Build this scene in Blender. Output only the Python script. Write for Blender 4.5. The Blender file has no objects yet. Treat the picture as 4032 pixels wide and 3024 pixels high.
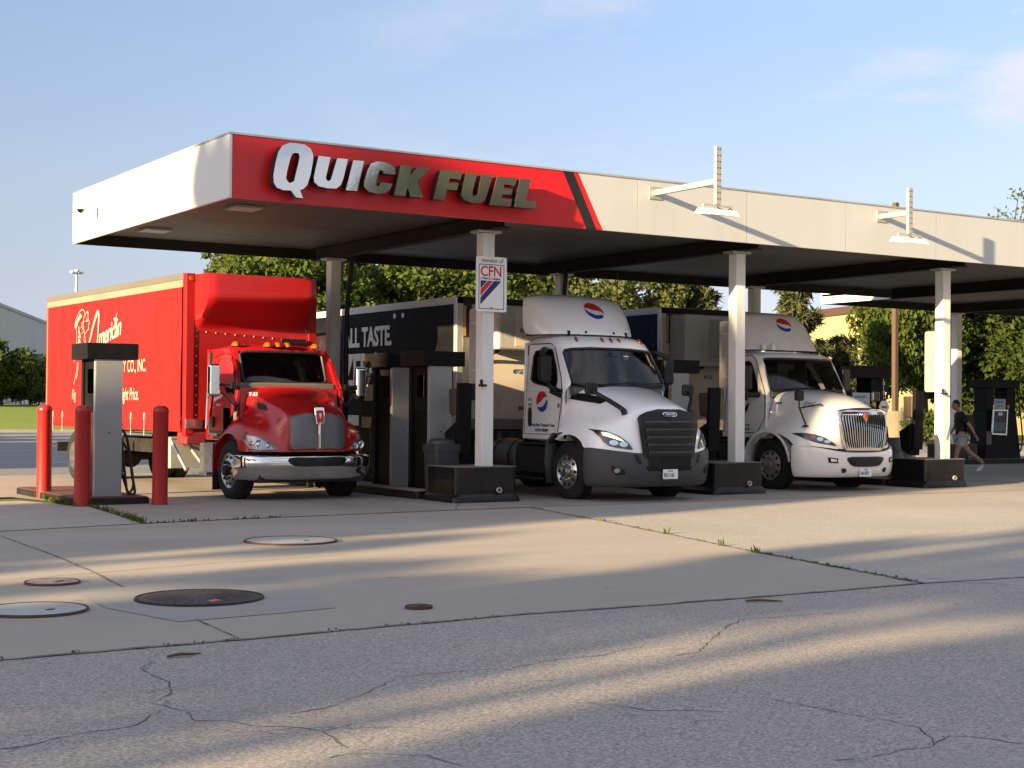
import bpy, bmesh, math, random
import numpy as np
from mathutils import Vector, Matrix
from mathutils.geometry import tessellate_polygon
from mathutils.bvhtree import BVHTree
R = math.radians
S = bpy.context.scene
COL = S.collection
random.seed(7)
rng = np.random.default_rng(7)

# ------------------------------------------------------------------ camera
CAM_H = 1.537
cam_data = bpy.data.cameras.new('camera')
cam = bpy.data.objects.new('camera', cam_data)
COL.objects.link(cam)
YAW, PITCH, ROLL = 0.56921, 0.015986, 0.008372
fw = Vector((math.sin(YAW)*math.cos(PITCH), math.cos(YAW)*math.cos(PITCH), math.sin(PITCH)))
r0 = Vector((math.cos(YAW), -math.sin(YAW), 0)); u0 = r0.cross(fw)
rr = r0*math.cos(ROLL) + u0*math.sin(ROLL)
uu = u0*math.cos(ROLL) - r0*math.sin(ROLL)
m = Matrix.Identity(4)
for i in range(3):
    m[i][0] = rr[i]; m[i][1] = uu[i]; m[i][2] = -fw[i]
m[2][3] = CAM_H
cam.matrix_world = m
cam_data.sensor_width = 36.0
cam_data.lens = 36.0*5920/4032
cam_data.clip_start = 0.1
cam_data.clip_end = 3000
S.camera = cam

# ------------------------------------------------------------------ sky, sun, exposure
SUN_DIR = Vector((4.3, 1.0, -0.98)).normalized()      # the way the light travels
SUN_EL = math.asin(-SUN_DIR.z)
w = bpy.data.worlds.new('World'); S.world = w
w.use_nodes = True
nt = w.node_tree; nt.nodes.clear()
def WN(t, **k):
    n = nt.nodes.new(t)
    for a, b in k.items(): setattr(n, a, b)
    return n
sky = WN('ShaderNodeTexSky', sky_type='NISHITA', sun_disc=False)
sky.sun_elevation = SUN_EL
sky.sun_rotation = math.atan2(-SUN_DIR.x, -SUN_DIR.y)
sky.altitude = 200; sky.air_density = 1.0; sky.dust_density = 0.6; sky.ozone_density = 2.0
tc = WN('ShaderNodeTexCoord')
mp = WN('ShaderNodeMapping'); mp.inputs['Scale'].default_value = (1.0, 1.0, 3.4)
n1 = WN('ShaderNodeTexNoise'); n1.inputs['Scale'].default_value = 7.5; n1.inputs['Detail'].default_value = 9; n1.inputs['Roughness'].default_value = .6
n2 = WN('ShaderNodeTexNoise'); n2.inputs['Scale'].default_value = 2.1; n2.inputs['Detail'].default_value = 3
mul = WN('ShaderNodeMath', operation='MULTIPLY')
rampc = WN('ShaderNodeMapRange'); rampc.inputs['From Min'].default_value = .19; rampc.inputs['From Max'].default_value = .31
rampc.inputs['To Max'].default_value = .95
sepz = WN('ShaderNodeSeparateXYZ')
up = WN('ShaderNodeMapRange'); up.inputs['From Min'].default_value = .06; up.inputs['From Max'].default_value = .2
mul2 = WN('ShaderNodeMath', operation='MULTIPLY')
dotr = WN('ShaderNodeVectorMath', operation='DOT_PRODUCT'); dotr.inputs[1].default_value = (rr.x, rr.y, 0)
side = WN('ShaderNodeMapRange'); side.inputs['From Min'].default_value = -.16; side.inputs['From Max'].default_value = .30
side.inputs['To Min'].default_value = 0.0
mul3 = WN('ShaderNodeMath', operation='MULTIPLY')
mixc = WN('ShaderNodeMix', data_type='RGBA'); mixc.inputs['B'].default_value = (4.0, 3.7, 3.9, 1)
tint = WN('ShaderNodeMix', data_type='RGBA', blend_type='MULTIPLY'); tint.inputs['Factor'].default_value = 1.0
haze_r = WN('ShaderNodeValToRGB')
RAMP = ((0.0,(.68,.83,1.52,1)),(.044,(.63,.59,.89,1)),(.08,(.72,.60,.73,1)),(.15,(.91,.73,.75,1)),(.25,(1.02,.87,.87,1)),(.5,(2.1,1.55,1.25,1)),(1.0,(3.1,2.2,1.55,1)))
haze_r.color_ramp.elements[0].color = RAMP[0][1]; haze_r.color_ramp.elements[1].color = RAMP[-1][1]
for p_, c_ in RAMP[1:-1]: haze_r.color_ramp.elements.new(p_).color = c_
bg = WN('ShaderNodeBackground'); bg.inputs['Strength'].default_value = 0.06
out = WN('ShaderNodeOutputWorld')
L = nt.links.new
L(tc.outputs['Generated'], mp.inputs['Vector']); L(mp.outputs[0], n1.inputs['Vector']); L(mp.outputs[0], n2.inputs['Vector'])
L(n1.outputs[0], mul.inputs[0]); L(n2.outputs[0], mul.inputs[1]); L(mul.outputs[0], rampc.inputs[0])
L(tc.outputs['Generated'], sepz.inputs[0]); L(sepz.outputs['Z'], up.inputs[0])
L(rampc.outputs[0], mul2.inputs[0]); L(up.outputs[0], mul2.inputs[1])
L(tc.outputs['Generated'], dotr.inputs[0]); L(dotr.outputs['Value'], side.inputs[0])
L(mul2.outputs[0], mul3.inputs[0]); L(side.outputs[0], mul3.inputs[1])
L(sepz.outputs['Z'], haze_r.inputs[0]); L(haze_r.outputs[0], tint.inputs['B']); L(sky.outputs[0], tint.inputs['A']); L(tint.outputs['Result'], mixc.inputs['A']); L(mul3.outputs[0], mixc.inputs['Factor'])
L(mixc.outputs['Result'], bg.inputs[0]); L(bg.outputs[0], out.inputs[0])

sun_data = bpy.data.lights.new('sun', 'SUN')
sun_data.energy = 4.8; sun_data.angle = R(0.53); sun_data.color = (1.0, .74, .42)
sun = bpy.data.objects.new('sun', sun_data); COL.objects.link(sun)
sun.rotation_euler = SUN_DIR.to_track_quat('-Z', 'Y').to_euler()
sun.location = (-40, 0, 40)

S.view_settings.view_transform = 'Standard'; S.view_settings.look = 'None'
S.view_settings.exposure = 2.0; S.view_settings.gamma = 1.0
S.cycles.max_bounces = 8; S.cycles.transparent_max_bounces = 12
S.cycles.use_denoising = True
S.cycles.sample_clamp_indirect = 6
# ------------------------------------------------------------------ materials
MATS = {}
def node_mat(name):
    mt = bpy.data.materials.new(name); mt.use_nodes = True
    t = mt.node_tree; b = t.nodes['Principled BSDF']
    return mt, t, b
def M(name, col, rough=.5, metal=0.0, var=.08, scale=6.0, bump=0.0, bscale=60.0, coat=0.0, dirt=None, dirt_amt=.5, dirt_scale=1.5, spec=.5, stretch=(1,1,1)):
    """paint / plastic / metal: base colour with soft variation, optional dirt patches and bump"""
    if name in MATS: return MATS[name]
    mt, t, b = node_mat(name)
    N, L = t.nodes, t.links.new
    tcd = N.new('ShaderNodeTexCoord'); mpp = N.new('ShaderNodeMapping'); mpp.inputs['Scale'].default_value = stretch
    L(tcd.outputs['Object'], mpp.inputs[0])
    no = N.new('ShaderNodeTexNoise'); no.inputs['Scale'].default_value = scale; no.inputs['Detail'].default_value = 6
    L(mpp.outputs[0], no.inputs['Vector'])
    mx = N.new('ShaderNodeMix'); mx.data_type = 'RGBA'
    c = Vector(col[:3])
    mx.inputs['A'].default_value = (*(c*(1-var)), 1); mx.inputs['B'].default_value = (*(c*(1+var)), 1)
    L(no.outputs[0], mx.inputs['Factor'])
    last = mx.outputs['Result']
    if dirt is not None:
        d = N.new('ShaderNodeTexNoise'); d.inputs['Scale'].default_value = dirt_scale; d.inputs['Detail'].default_value = 8; d.inputs['Roughness'].default_value = .65
        L(mpp.outputs[0], d.inputs['Vector'])
        mr = N.new('ShaderNodeMapRange'); mr.inputs['From Min'].default_value = .48; mr.inputs['From Max'].default_value = .72; mr.inputs['To Max'].default_value = dirt_amt
        L(d.outputs[0], mr.inputs[0])
        mx2 = N.new('ShaderNodeMix'); mx2.data_type = 'RGBA'; mx2.inputs['B'].default_value = (*dirt, 1)
        L(last, mx2.inputs['A']); L(mr.outputs[0], mx2.inputs['Factor']); last = mx2.outputs['Result']
    L(last, b.inputs['Base Color'])
    b.inputs['Metallic'].default_value = metal
    rg = N.new('ShaderNodeMapRange'); rg.inputs['To Min'].default_value = max(.02, rough*.85); rg.inputs['To Max'].default_value = min(1, rough*1.15)
    L(no.outputs[0], rg.inputs[0]); L(rg.outputs[0], b.inputs['Roughness'])
    b.inputs['Coat Weight'].default_value = coat; b.inputs['Coat Roughness'].default_value = .06
    b.inputs['Specular IOR Level'].default_value = spec
    if bump:
        bn = N.new('ShaderNodeTexNoise'); bn.inputs['Scale'].default_value = bscale; bn.inputs['Detail'].default_value = 4
        L(mpp.outputs[0], bn.inputs['Vector'])
        bp = N.new('ShaderNodeBump'); bp.inputs['Strength'].default_value = bump; bp.inputs['Distance'].default_value = .02
        L(bn.outputs[0], bp.inputs['Height']); L(bp.outputs[0], b.inputs['Normal'])
    MATS[name] = mt
    return mt
def glass(name, tint=(.35, .4, .4), ior=1.5, rough=.0, add=.03):
    if name in MATS: return MATS[name]
    mt = bpy.data.materials.new(name); mt.use_nodes = True; t = mt.node_tree; N = t.nodes; N.clear(); L = t.links.new
    tr = N.new('ShaderNodeBsdfTransparent'); tr.inputs[0].default_value = (*tint, 1)
    gl = N.new('ShaderNodeBsdfGlossy'); gl.inputs['Roughness'].default_value = rough
    fr = N.new('ShaderNodeFresnel'); fr.inputs[0].default_value = ior
    ad = N.new('ShaderNodeMath'); ad.inputs[1].default_value = add
    mx = N.new('ShaderNodeMixShader'); o = N.new('ShaderNodeOutputMaterial')
    L(fr.outputs[0], ad.inputs[0]); L(ad.outputs[0], mx.inputs[0]); L(tr.outputs[0], mx.inputs[1]); L(gl.outputs[0], mx.inputs[2]); L(mx.outputs[0], o.inputs[0])
    MATS[name] = mt; return mt
def leaf_mat(name, c1, c2, trans=.35):
    mt = bpy.data.materials.new(name); mt.use_nodes = True; t = mt.node_tree; N = t.nodes; N.clear(); L = t.links.new
    g = N.new('ShaderNodeTexCoord'); no = N.new('ShaderNodeTexNoise'); no.inputs['Scale'].default_value = 1.7; no.inputs['Detail'].default_value = 5
    L(g.outputs['Object'], no.inputs['Vector'])
    mr = N.new('ShaderNodeMapRange'); mr.inputs['From Min'].default_value = .3; mr.inputs['From Max'].default_value = .7; L(no.outputs[0], mr.inputs[0])
    mx = N.new('ShaderNodeMix'); mx.data_type = 'RGBA'; mx.inputs['A'].default_value = (*c1, 1); mx.inputs['B'].default_value = (*c2, 1); L(mr.outputs[0], mx.inputs['Factor'])
    d = N.new('ShaderNodeBsdfDiffuse'); tl = N.new('ShaderNodeBsdfTranslucent'); ms = N.new('ShaderNodeMixShader'); ms.inputs[0].default_value = trans
    o = N.new('ShaderNodeOutputMaterial')
    L(mx.outputs['Result'], d.inputs[0]); L(mx.outputs['Result'], tl.inputs[0]); L(d.outputs[0], ms.inputs[1]); L(tl.outputs[0], ms.inputs[2]); L(ms.outputs[0], o.inputs[0])
    return mt
def ground_mat(name, base, dark, light, speck=.5, speck_scale=90, stain=(.2,.19,.18), stain_amt=.45, crack=0.0, crack_scale=.35, streak=(1,1,1), bump=.3, rough=.92):
    mt, t, b = node_mat(name); N, L = t.nodes, t.links.new
    tcd = N.new('ShaderNodeTexCoord'); P = tcd.outputs['Object']
    def noise(sc, det, ro=.55, vec=None):
        n = N.new('ShaderNodeTexNoise'); n.inputs['Scale'].default_value = sc; n.inputs['Detail'].default_value = det; n.inputs['Roughness'].default_value = ro
        L(vec or P, n.inputs['Vector']); return n.outputs[0]
    def mix(a, bcol, fac):
        x = N.new('ShaderNodeMix'); x.data_type = 'RGBA'
        if isinstance(a, tuple): x.inputs['A'].default_value = (*a, 1)
        else: L(a, x.inputs['A'])
        if isinstance(bcol, tuple): x.inputs['B'].default_value = (*bcol, 1)
        else: L(bcol, x.inputs['B'])
        if isinstance(fac, float): x.inputs['Factor'].default_value = fac
        else: L(fac, x.inputs['Factor'])
        return x.outputs['Result']
    def rng_(v, a, bb, lo=0., hi=1.):
        x = N.new('ShaderNodeMapRange'); x.inputs['From Min'].default_value = a; x.inputs['From Max'].default_value = bb; x.inputs['To Min'].default_value = lo; x.inputs['To Max'].default_value = hi
        L(v, x.inputs[0]); return x.outputs[0]
    vor = N.new('ShaderNodeTexVoronoi'); vor.inputs['Scale'].default_value = speck_scale*1.25; L(P, vor.inputs['Vector'])
    sepc = N.new('ShaderNodeSeparateColor'); L(vor.outputs['Color'], sepc.inputs[0])
    fine = noise(speck_scale, 3, .7)
    coarse = noise(speck_scale*.32, 4, .7)
    col = mix(dark, light, rng_(fine, .5-.22*(1.2-speck), .5+.22*(1.2-speck)))
    col = mix(col, mix(dark, light, sepc.outputs[0]), .6)
    col = mix(col, base, 1-speck if isinstance(1-speck, float) else .5)
    col = mix(col, tuple(x*.72 for x in base), rng_(coarse, .5, .75, 0, .55*speck))
    mp2 = N.new('ShaderNodeMapping'); mp2.inputs['Scale'].default_value = streak; L(P, mp2.inputs[0])
    big = noise(.45, 7, .62, mp2.outputs[0])
    col = mix(col, stain, rng_(big, .47, .72, 0, stain_amt))
    big2 = noise(.21, 5, .6, mp2.outputs[0])
    col = mix(col, tuple(min(1, x*1.22) for x in base), rng_(big2, .48, .7, 0, .55))
    spots = noise(3.2, 3, .5)
    col = mix(col, tuple(x*.6 for x in stain), rng_(spots, .68, .76, 0, .5))
    h = fine
    if crack:
        wv = noise(1.1, 4, .6)
        wv3 = N.new('ShaderNodeTexNoise'); wv3.inputs['Scale'].default_value = .9; wv3.inputs['Detail'].default_value = 5; L(P, wv3.inputs['Vector'])
        va = N.new('ShaderNodeVectorMath'); va.operation = 'MULTIPLY_ADD'; va.inputs[1].default_value = (1.5, 1.5, 0); L(wv3.outputs['Color'], va.inputs[0]); L(P, va.inputs[2])
        vo = N.new('ShaderNodeTexVoronoi'); vo.feature = 'DISTANCE_TO_EDGE'; vo.inputs['Scale'].default_value = crack_scale; L(va.outputs[0], vo.inputs['Vector'])
        cm = rng_(vo.outputs['Distance'], .0, .0035, 1, 0)
        gate = rng_(noise(.35, 3), .46, .56, 0, crack)
        mm = N.new('ShaderNodeMath'); mm.operation = 'MULTIPLY'; L(cm, mm.inputs[0]); L(gate, mm.inputs[1])
        col = mix(col, tuple(x*.35 for x in dark), mm.outputs[0])
    L(col, b.inputs['Base Color']); b.inputs['Roughness'].default_value = rough; b.inputs['Specular IOR Level'].default_value = .25
    bp = N.new('ShaderNodeBump'); bp.inputs['Strength'].default_value = bump; bp.inputs['Distance'].default_value = .012
    L(coarse, bp.inputs['Height']); L(bp.outputs[0], b.inputs['Normal'])
    MATS[name] = mt; return mt

RED = M('truck red paint', (.42, .008, .010), .3, coat=.5, var=.04, dirt=(.33,.010,.011), dirt_amt=.2, dirt_scale=1.2)
RED_BOX = M('red body panel', (.30, .008, .009), .45, var=.08, scale=3, spec=.3, dirt=(.15,.012,.012), dirt_amt=.5, dirt_scale=1.2)
CURTAIN = M('red vinyl curtain', (.215, .010, .009), .5, var=.10, scale=2, bump=.25, bscale=3, spec=.25, dirt=(.085,.010,.010), dirt_amt=.6, dirt_scale=.9, stretch=(1,2.2,.55))
WHITE = M('white truck paint', (.90, .90, .90), .28, coat=1.0, var=.015, scale=1.2)
WHITE_OLD = M('off white truck paint', (.80, .78, .74), .32, coat=.7, var=.04, dirt=(.60,.55,.48), dirt_amt=.35, dirt_scale=1.6)
CHROME = M('chrome', (.78, .78, .78), .1, 1.0, var=.03, dirt=(.4,.38,.36), dirt_amt=.3, dirt_scale=4)
ALU = M('brushed aluminium', (.62, .62, .61), .32, 1.0, var=.1, dirt=(.22,.21,.2), dirt_amt=.6, dirt_scale=9)
STEELD = M('dark chassis steel', (.014, .0135, .013), .65, var=.2, spec=.3, dirt=(.05,.042,.035), dirt_amt=.6, dirt_scale=5)
BLACKP = M('black plastic', (.009, .009, .0095), .45, var=.15, dirt=(.03,.028,.025), dirt_amt=.4, spec=.35, dirt_scale=5)
GREYP = M('dark grey bumper plastic', (.045, .046, .049), .55, var=.08, dirt=(.085,.08,.072), dirt_amt=.4, dirt_scale=3, bump=.08, bscale=200)
RUBBER = M('tyre rubber', (.014, .0135, .013), .8, var=.25, scale=14, dirt=(.05,.045,.038), dirt_amt=.6, spec=.3, dirt_scale=5)
GLASS = glass('cab glass', (.42, .47, .46))
GLASSD = glass('dark tinted glass', (.10, .11, .11), add=.02)
LENS = glass('headlight lens', (.85, .87, .87), add=.04)
INTER = M('cab interior', (.03, .03, .03), .8, var=.2)
INTERG = M('grey dashboard', (.13, .125, .115), .75, var=.15)
AMBER = M('amber lens', (.26, .07, .006), .2, coat=.5)
ORANGE = M('orange reflector', (.32, .05, .01), .25, coat=.5)
REFL = M('lamp reflector', (.85, .85, .86), .12, 1.0)
BEIGE = M('weathered panel', (.50, .49, .46), .5, var=.06, dirt=(.30,.29,.27), dirt_amt=.6, dirt_scale=1.6, stretch=(1,1,.4))
TRIM = M('aluminium trim', (.55, .55, .54), .4, .6, var=.08, dirt=(.25,.24,.22), dirt_amt=.5)
LETW = M('white vinyl lettering', (.78, .77, .74), .5, var=.03)
LETD = M('dark blue lettering', (.03, .05, .10), .5, var=.05)
LBLACK = M('black lettering', (.02, .02, .022), .5)
LOGORED = M('logo red', (.55, .015, .02), .35, coat=.3)
LOGOBLUE = M('logo blue', (.008, .05, .28), .35, coat=.3)
LOGOWHITE = M('logo white', (.78, .78, .78), .35, coat=.3)

# ------------------------------------------------------------------ mesh helpers
class MB:
    def __init__(s): s.v = []; s.f = []; s.mi = []; s.cur = 0
    def add(s, vs, fs):
        o = len(s.v); s.v += [tuple(p) for p in vs]; s.f += [tuple(i+o for i in f) for f in fs]; s.mi += [s.cur]*len(fs); return s
    def box(s, x0, x1, y0, y1, z0, z1):
        vs = [(x,y,z) for x in (x0,x1) for y in (y0,y1) for z in (z0,z1)]
        return s.add(vs, [(0,1,3,2),(4,6,7,5),(0,4,5,1),(2,3,7,6),(0,2,6,4),(1,5,7,3)])
    def cyl(s, p0, p1, r0, r1=None, n=16, caps=True):
        r1 = r0 if r1 is None else r1
        p0, p1 = Vector(p0), Vector(p1); d = (p1-p0).normalized()
        a = d.orthogonal().normalized(); b = d.cross(a)
        vs = []
        for p, r in ((p0,r0),(p1,r1)):
            for i in range(n):
                t = 2*math.pi*i/n; vs.append(p + a*(r*math.cos(t)) + b*(r*math.sin(t)))
        fs = [(i,(i+1)%n,n+(i+1)%n,n+i) for i in range(n)]
        if caps: fs += [tuple(range(n-1,-1,-1)), tuple(range(n,2*n))]
        return s.add(vs, fs)
    def tube(s, pts, r, n=8):
        pts = [Vector(p) for p in pts]; vs = []; fs = []
        a = None
        for i, p in enumerate(pts):
            d = (pts[min(i+1,len(pts)-1)] - pts[max(i-1,0)]).normalized()
            if a is None: a = d.orthogonal().normalized()
            else: a = (a - d*a.dot(d)).normalized()
            b = d.cross(a)
            ri = r[i] if isinstance(r, (list, tuple)) else r
            for k in range(n):
                t = 2*math.pi*k/n; vs.append(p + a*(ri*math.cos(t)) + b*(ri*math.sin(t)))
        for i in range(len(pts)-1):
            for k in range(n):
                fs.append((i*n+k, i*n+(k+1)%n, (i+1)*n+(k+1)%n, (i+1)*n+k))
        fs.append(tuple(range(n-1,-1,-1))); fs.append(tuple(range((len(pts)-1)*n, len(pts)*n)))
        return s.add(vs, fs)
    def lathe(s, prof, c, axis='z', n=32):
        """prof: list of (r, h) along the axis"""
        vs = []; fs = []
        for r, h in prof:
            for k in range(n):
                t = 2*math.pi*k/n; a, b = r*math.cos(t), r*math.sin(t)
                p = {'z': (a,b,h), 'x': (h,a,b), 'y': (b,h,a)}[axis]
                vs.append((c[0]+p[0], c[1]+p[1], c[2]+p[2]))
        for i in range(len(prof)-1):
            for k in range(n):
                fs.append((i*n+k, i*n+(k+1)%n, (i+1)*n+(k+1)%n, (i+1)*n+k))
        return s.add(vs, fs)
    def grid(s, rows, flip=False):
        n = len(rows[0]); vs = [p for r in rows for p in r]; fs = []
        for i in range(len(rows)-1):
            for j in range(n-1):
                q = (i*n+j, i*n+j+1, (i+1)*n+j+1, (i+1)*n+j); fs.append(q[::-1] if flip else q)
        return s.add(vs, fs)
    def prism(s, poly, holes, fn, d0, d1):
        """2-D polygon with holes; fn(u, v, d) -> 3-D point; caps at d0 and d1, walls between"""
        loops = [list(poly)] + [list(h) for h in holes]
        tris = tessellate_polygon([[Vector((u, v, 0)) for u, v in l] for l in loops])
        flat = [p for l in loops for p in l]; n = len(flat)
        vs = [fn(u, v, d0) for u, v in flat] + [fn(u, v, d1) for u, v in flat]
        fs = [tuple(t) for t in tris] + [tuple(i+n for i in reversed(t)) for t in tris]
        o = 0
        for l in loops:
            k = len(l)
            for i in range(k): fs.append((o+i, o+(i+1)%k, n+o+(i+1)%k, n+o+i))
            o += k
        return s.add(vs, fs)
    def mesh(s, name, mats):
        me = bpy.data.meshes.new(name); me.from_pydata(s.v, [], s.f)
        for mt in (mats if isinstance(mats, (list, tuple)) else [mats]): me.materials.append(mt)
        if any(s.mi): me.polygons.foreach_set('material_index', s.mi)
        bm = bmesh.new(); bm.from_mesh(me); bmesh.ops.recalc_face_normals(bm, faces=bm.faces); bm.to_mesh(me); bm.free()
        return me
    def build(s, name, mats, parent=None, bevel=0, smooth=False, sub=0, angle=40, solid=0, seg=2):
        me = s.mesh(name, mats); o = bpy.data.objects.new(name, me); COL.objects.link(o)
        if parent is not None: o.parent = parent
        finish(o, bevel, smooth, sub, angle, solid, seg)
        return o
def finish(o, bevel=0, smooth=False, sub=0, angle=40, solid=0, seg=2):
    if solid:
        md = o.modifiers.new('solid', 'SOLIDIFY'); md.thickness = solid; md.offset = 1
    if bevel:
        md = o.modifiers.new('bevel', 'BEVEL'); md.width = bevel; md.segments = seg; md.limit_method = 'ANGLE'; md.angle_limit = R(35)
        md.harden_normals = False
    if sub:
        md = o.modifiers.new('sub', 'SUBSURF'); md.levels = sub; md.render_levels = sub
    if smooth or sub:
        o.data.polygons.foreach_set('use_smooth', [True]*len(o.data.polygons))
        if not sub:
            try: o.data.set_sharp_from_angle(angle=R(angle))
            except Exception: pass
def mir(rows):
    """half rows (x >= 0, first point on x = 0) -> full rows"""
    return [[(-x, y, z) for x, y, z in reversed(r[1:])] + list(r) for r in rows]
def tag(o, label=None, cat=None, group=None, kind=None):
    if label: o['label'] = label
    if cat: o['category'] = cat
    if group: o['group'] = group
    if kind: o['kind'] = kind
    return o
def thing(name, loc, rz, label, cat, group=None):
    o = bpy.data.objects.new(name, None); COL.objects.link(o); o.location = loc; o.rotation_euler = (0, 0, rz)
    o.empty_display_size = .2
    return tag(o, label, cat, group)
def dup(root, loc=None, rz=None, label=None):
    c = root.copy(); COL.objects.link(c)
    if loc is not None: c.location = loc
    if rz is not None: c.rotation_euler = (0, 0, rz)
    if label: c['label'] = label
    for ch in list(root.children):
        k = ch.copy(); COL.objects.link(k); k.parent = c
        for g in list(ch.children):
            q = g.copy(); COL.objects.link(q); q.parent = k
    return c
def frame(o, r, u):
    r, u = Vector(r).normalized(), Vector(u).normalized(); n = r.cross(u)
    mm = Matrix.Identity(4)
    for i in range(3): mm[i][0] = r[i]; mm[i][1] = u[i]; mm[i][2] = n[i]; mm[i][3] = o[i]
    return mm
def text(body, size, fr, mat_, parent=None, name='lettering', bold=0.0, shear=0.0, sx=1.0, ext=.002, align='LEFT', space=1.0):
    cu = bpy.data.curves.new(name, 'FONT'); cu.body = body; cu.size = size; cu.offset = bold; cu.shear = shear; cu.extrude = ext
    cu.align_x = align; cu.space_character = space; cu.resolution_u = 3
    o = bpy.data.objects.new(name, cu); COL.objects.link(o)
    bpy.context.view_layer.update()
    me = bpy.data.meshes.new_from_object(o.evaluated_get(bpy.context.evaluated_depsgraph_get()))
    bpy.data.objects.remove(o); bpy.data.curves.remove(cu)
    me.transform(Matrix.Diagonal((sx, 1, 1, 1))); me.transform(fr)
    me.materials.clear(); me.materials.append(mat_)
    q = bpy.data.objects.new(name, me); COL.objects.link(q)
    if parent is not None: q.parent = parent
    return q
def bvh(o):
    bpy.context.view_layer.update()
    return BVHTree.FromObject(o, bpy.context.evaluated_depsgraph_get())
def drape(o, tree, d, off, back=2.0):
    """lay the mesh of o on the surface of the tree, looking along d"""
    d = Vector(d).normalized()
    last = None
    for v in o.data.vertices:
        hit = tree.ray_cast(v.co - d*back, d)
        if hit[0] is not None: v.co = hit[0] - d*off
    return o
def patch(name, poly, fr, mat_, parent, cuts=3, holes=()):
    """a flat outlined patch in a frame, subdivided so that it can be draped"""
    bm = bmesh.new()
    loops = [list(poly)] + [list(h) for h in holes]
    tris = tessellate_polygon([[Vector((u, v, 0)) for u, v in l] for l in loops])
    vs = [bm.verts.new(fr @ Vector((u, v, 0))) for l in loops for u, v in l]
    for t in tris:
        try: bm.faces.new([vs[i] for i in t])
        except ValueError: pass
    if cuts: bmesh.ops.subdivide_edges(bm, edges=bm.edges, cuts=cuts, use_grid_fill=True)
    bmesh.ops.recalc_face_normals(bm, faces=bm.faces)
    me = bpy.data.meshes.new(name); bm.to_mesh(me); bm.free(); me.materials.append(mat_)
    o = bpy.data.objects.new(name, me); COL.objects.link(o)
    if parent is not None: o.parent = parent
    return o
def smoothpoly(pts, n=4):
    """closed Catmull-Rom through 2-D points"""
    out = []; k = len(pts)
    for i in range(k):
        p0, p1, p2, p3 = (Vector(pts[(i+j-1) % k]) for j in range(4))
        for s in range(n):
            t = s/n
            q = .5*((2*p1) + (p2-p0)*t + (2*p0-5*p1+4*p2-p3)*t*t + (3*p1-p0-3*p2+p3)*t**3)
            out.append(tuple(q))
    return out
def spline(pts, n=6):
    pts = [Vector(p) for p in pts]; out = []
    for i in range(len(pts)-1):
        p0 = pts[max(i-1,0)]; p1 = pts[i]; p2 = pts[i+1]; p3 = pts[min(i+2,len(pts)-1)]
        for s in range(n):
            t = s/n
            out.append(.5*((2*p1) + (p2-p0)*t + (2*p0-5*p1+4*p2-p3)*t*t + (3*p1-p0-3*p2+p3)*t**3))
    out.append(pts[-1]); return out
def ribbon(mb, pts, w, fn):
    """flat stroke of varying width along a 2-D polyline; fn(u, v) -> 3-D"""
    pts = [Vector(p).to_2d() for p in pts]; a = []; b = []
    for i, p in enumerate(pts):
        d = (pts[min(i+1,len(pts)-1)] - pts[max(i-1,0)]); d = d.normalized() if d.length else Vector((1,0))
        nn = Vector((-d.y, d.x)); wi = (w[i] if isinstance(w, (list, tuple)) else w)/2
        a.append(fn(*(p+nn*wi))); b.append(fn(*(p-nn*wi)))
    mb.grid([a, b])
# ------------------------------------------------------------------ ground
ASPH = ground_mat('aged asphalt', (.325,.295,.265), (.12,.11,.098), (.55,.50,.455), speck=.8, speck_scale=55, stain=(.2,.197,.19), stain_amt=.35, crack=.5, crack_scale=.22, bump=.2)
APRON = ground_mat('coarse concrete apron', (.36,.335,.30), (.22,.205,.185), (.49,.46,.415), speck=.6, speck_scale=34, stain=(.27,.25,.225), stain_amt=.4, bump=.45)
CONC = ground_mat('smooth concrete', (.345,.312,.27), (.30,.27,.232), (.39,.355,.31), speck=.2, speck_scale=60, stain=(.25,.225,.195), stain_amt=.45, streak=(.35,1.6,1), bump=.12)
CONC2 = ground_mat('oil stained concrete', (.33,.30,.26), (.27,.245,.21), (.39,.355,.305), speck=.25, speck_scale=50, stain=(.16,.145,.13), stain_amt=.6, streak=(1.2,.5,1), bump=.15)
PATCH = ground_mat('grey concrete patch', (.295,.285,.265), (.25,.24,.225), (.34,.33,.31), speck=.2, speck_scale=60, stain=(.24,.235,.22), stain_amt=.4, bump=.12)
ROAD = ground_mat('worn blue grey asphalt', (.20,.205,.215), (.13,.13,.135), (.28,.285,.295), speck=.5, speck_scale=30, stain=(.16,.16,.165), stain_amt=.4, crack=.3, streak=(.2,1.6,1), bump=.3)
GRASS = ground_mat('mown grass', (.16,.22,.035), (.09,.14,.02), (.24,.29,.06), speck=.6, speck_scale=8, stain=(.15,.17,.03), stain_amt=.5, bump=.8)
GRASSD = ground_mat('field grass', (.11,.155,.03), (.07,.10,.02), (.16,.2,.045), speck=.6, speck_scale=5, stain=(.13,.14,.03), stain_amt=.5, bump=.8)
JOINT = M('joint dirt', (.075,.07,.058), .95, var=.4, scale=9)

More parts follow.
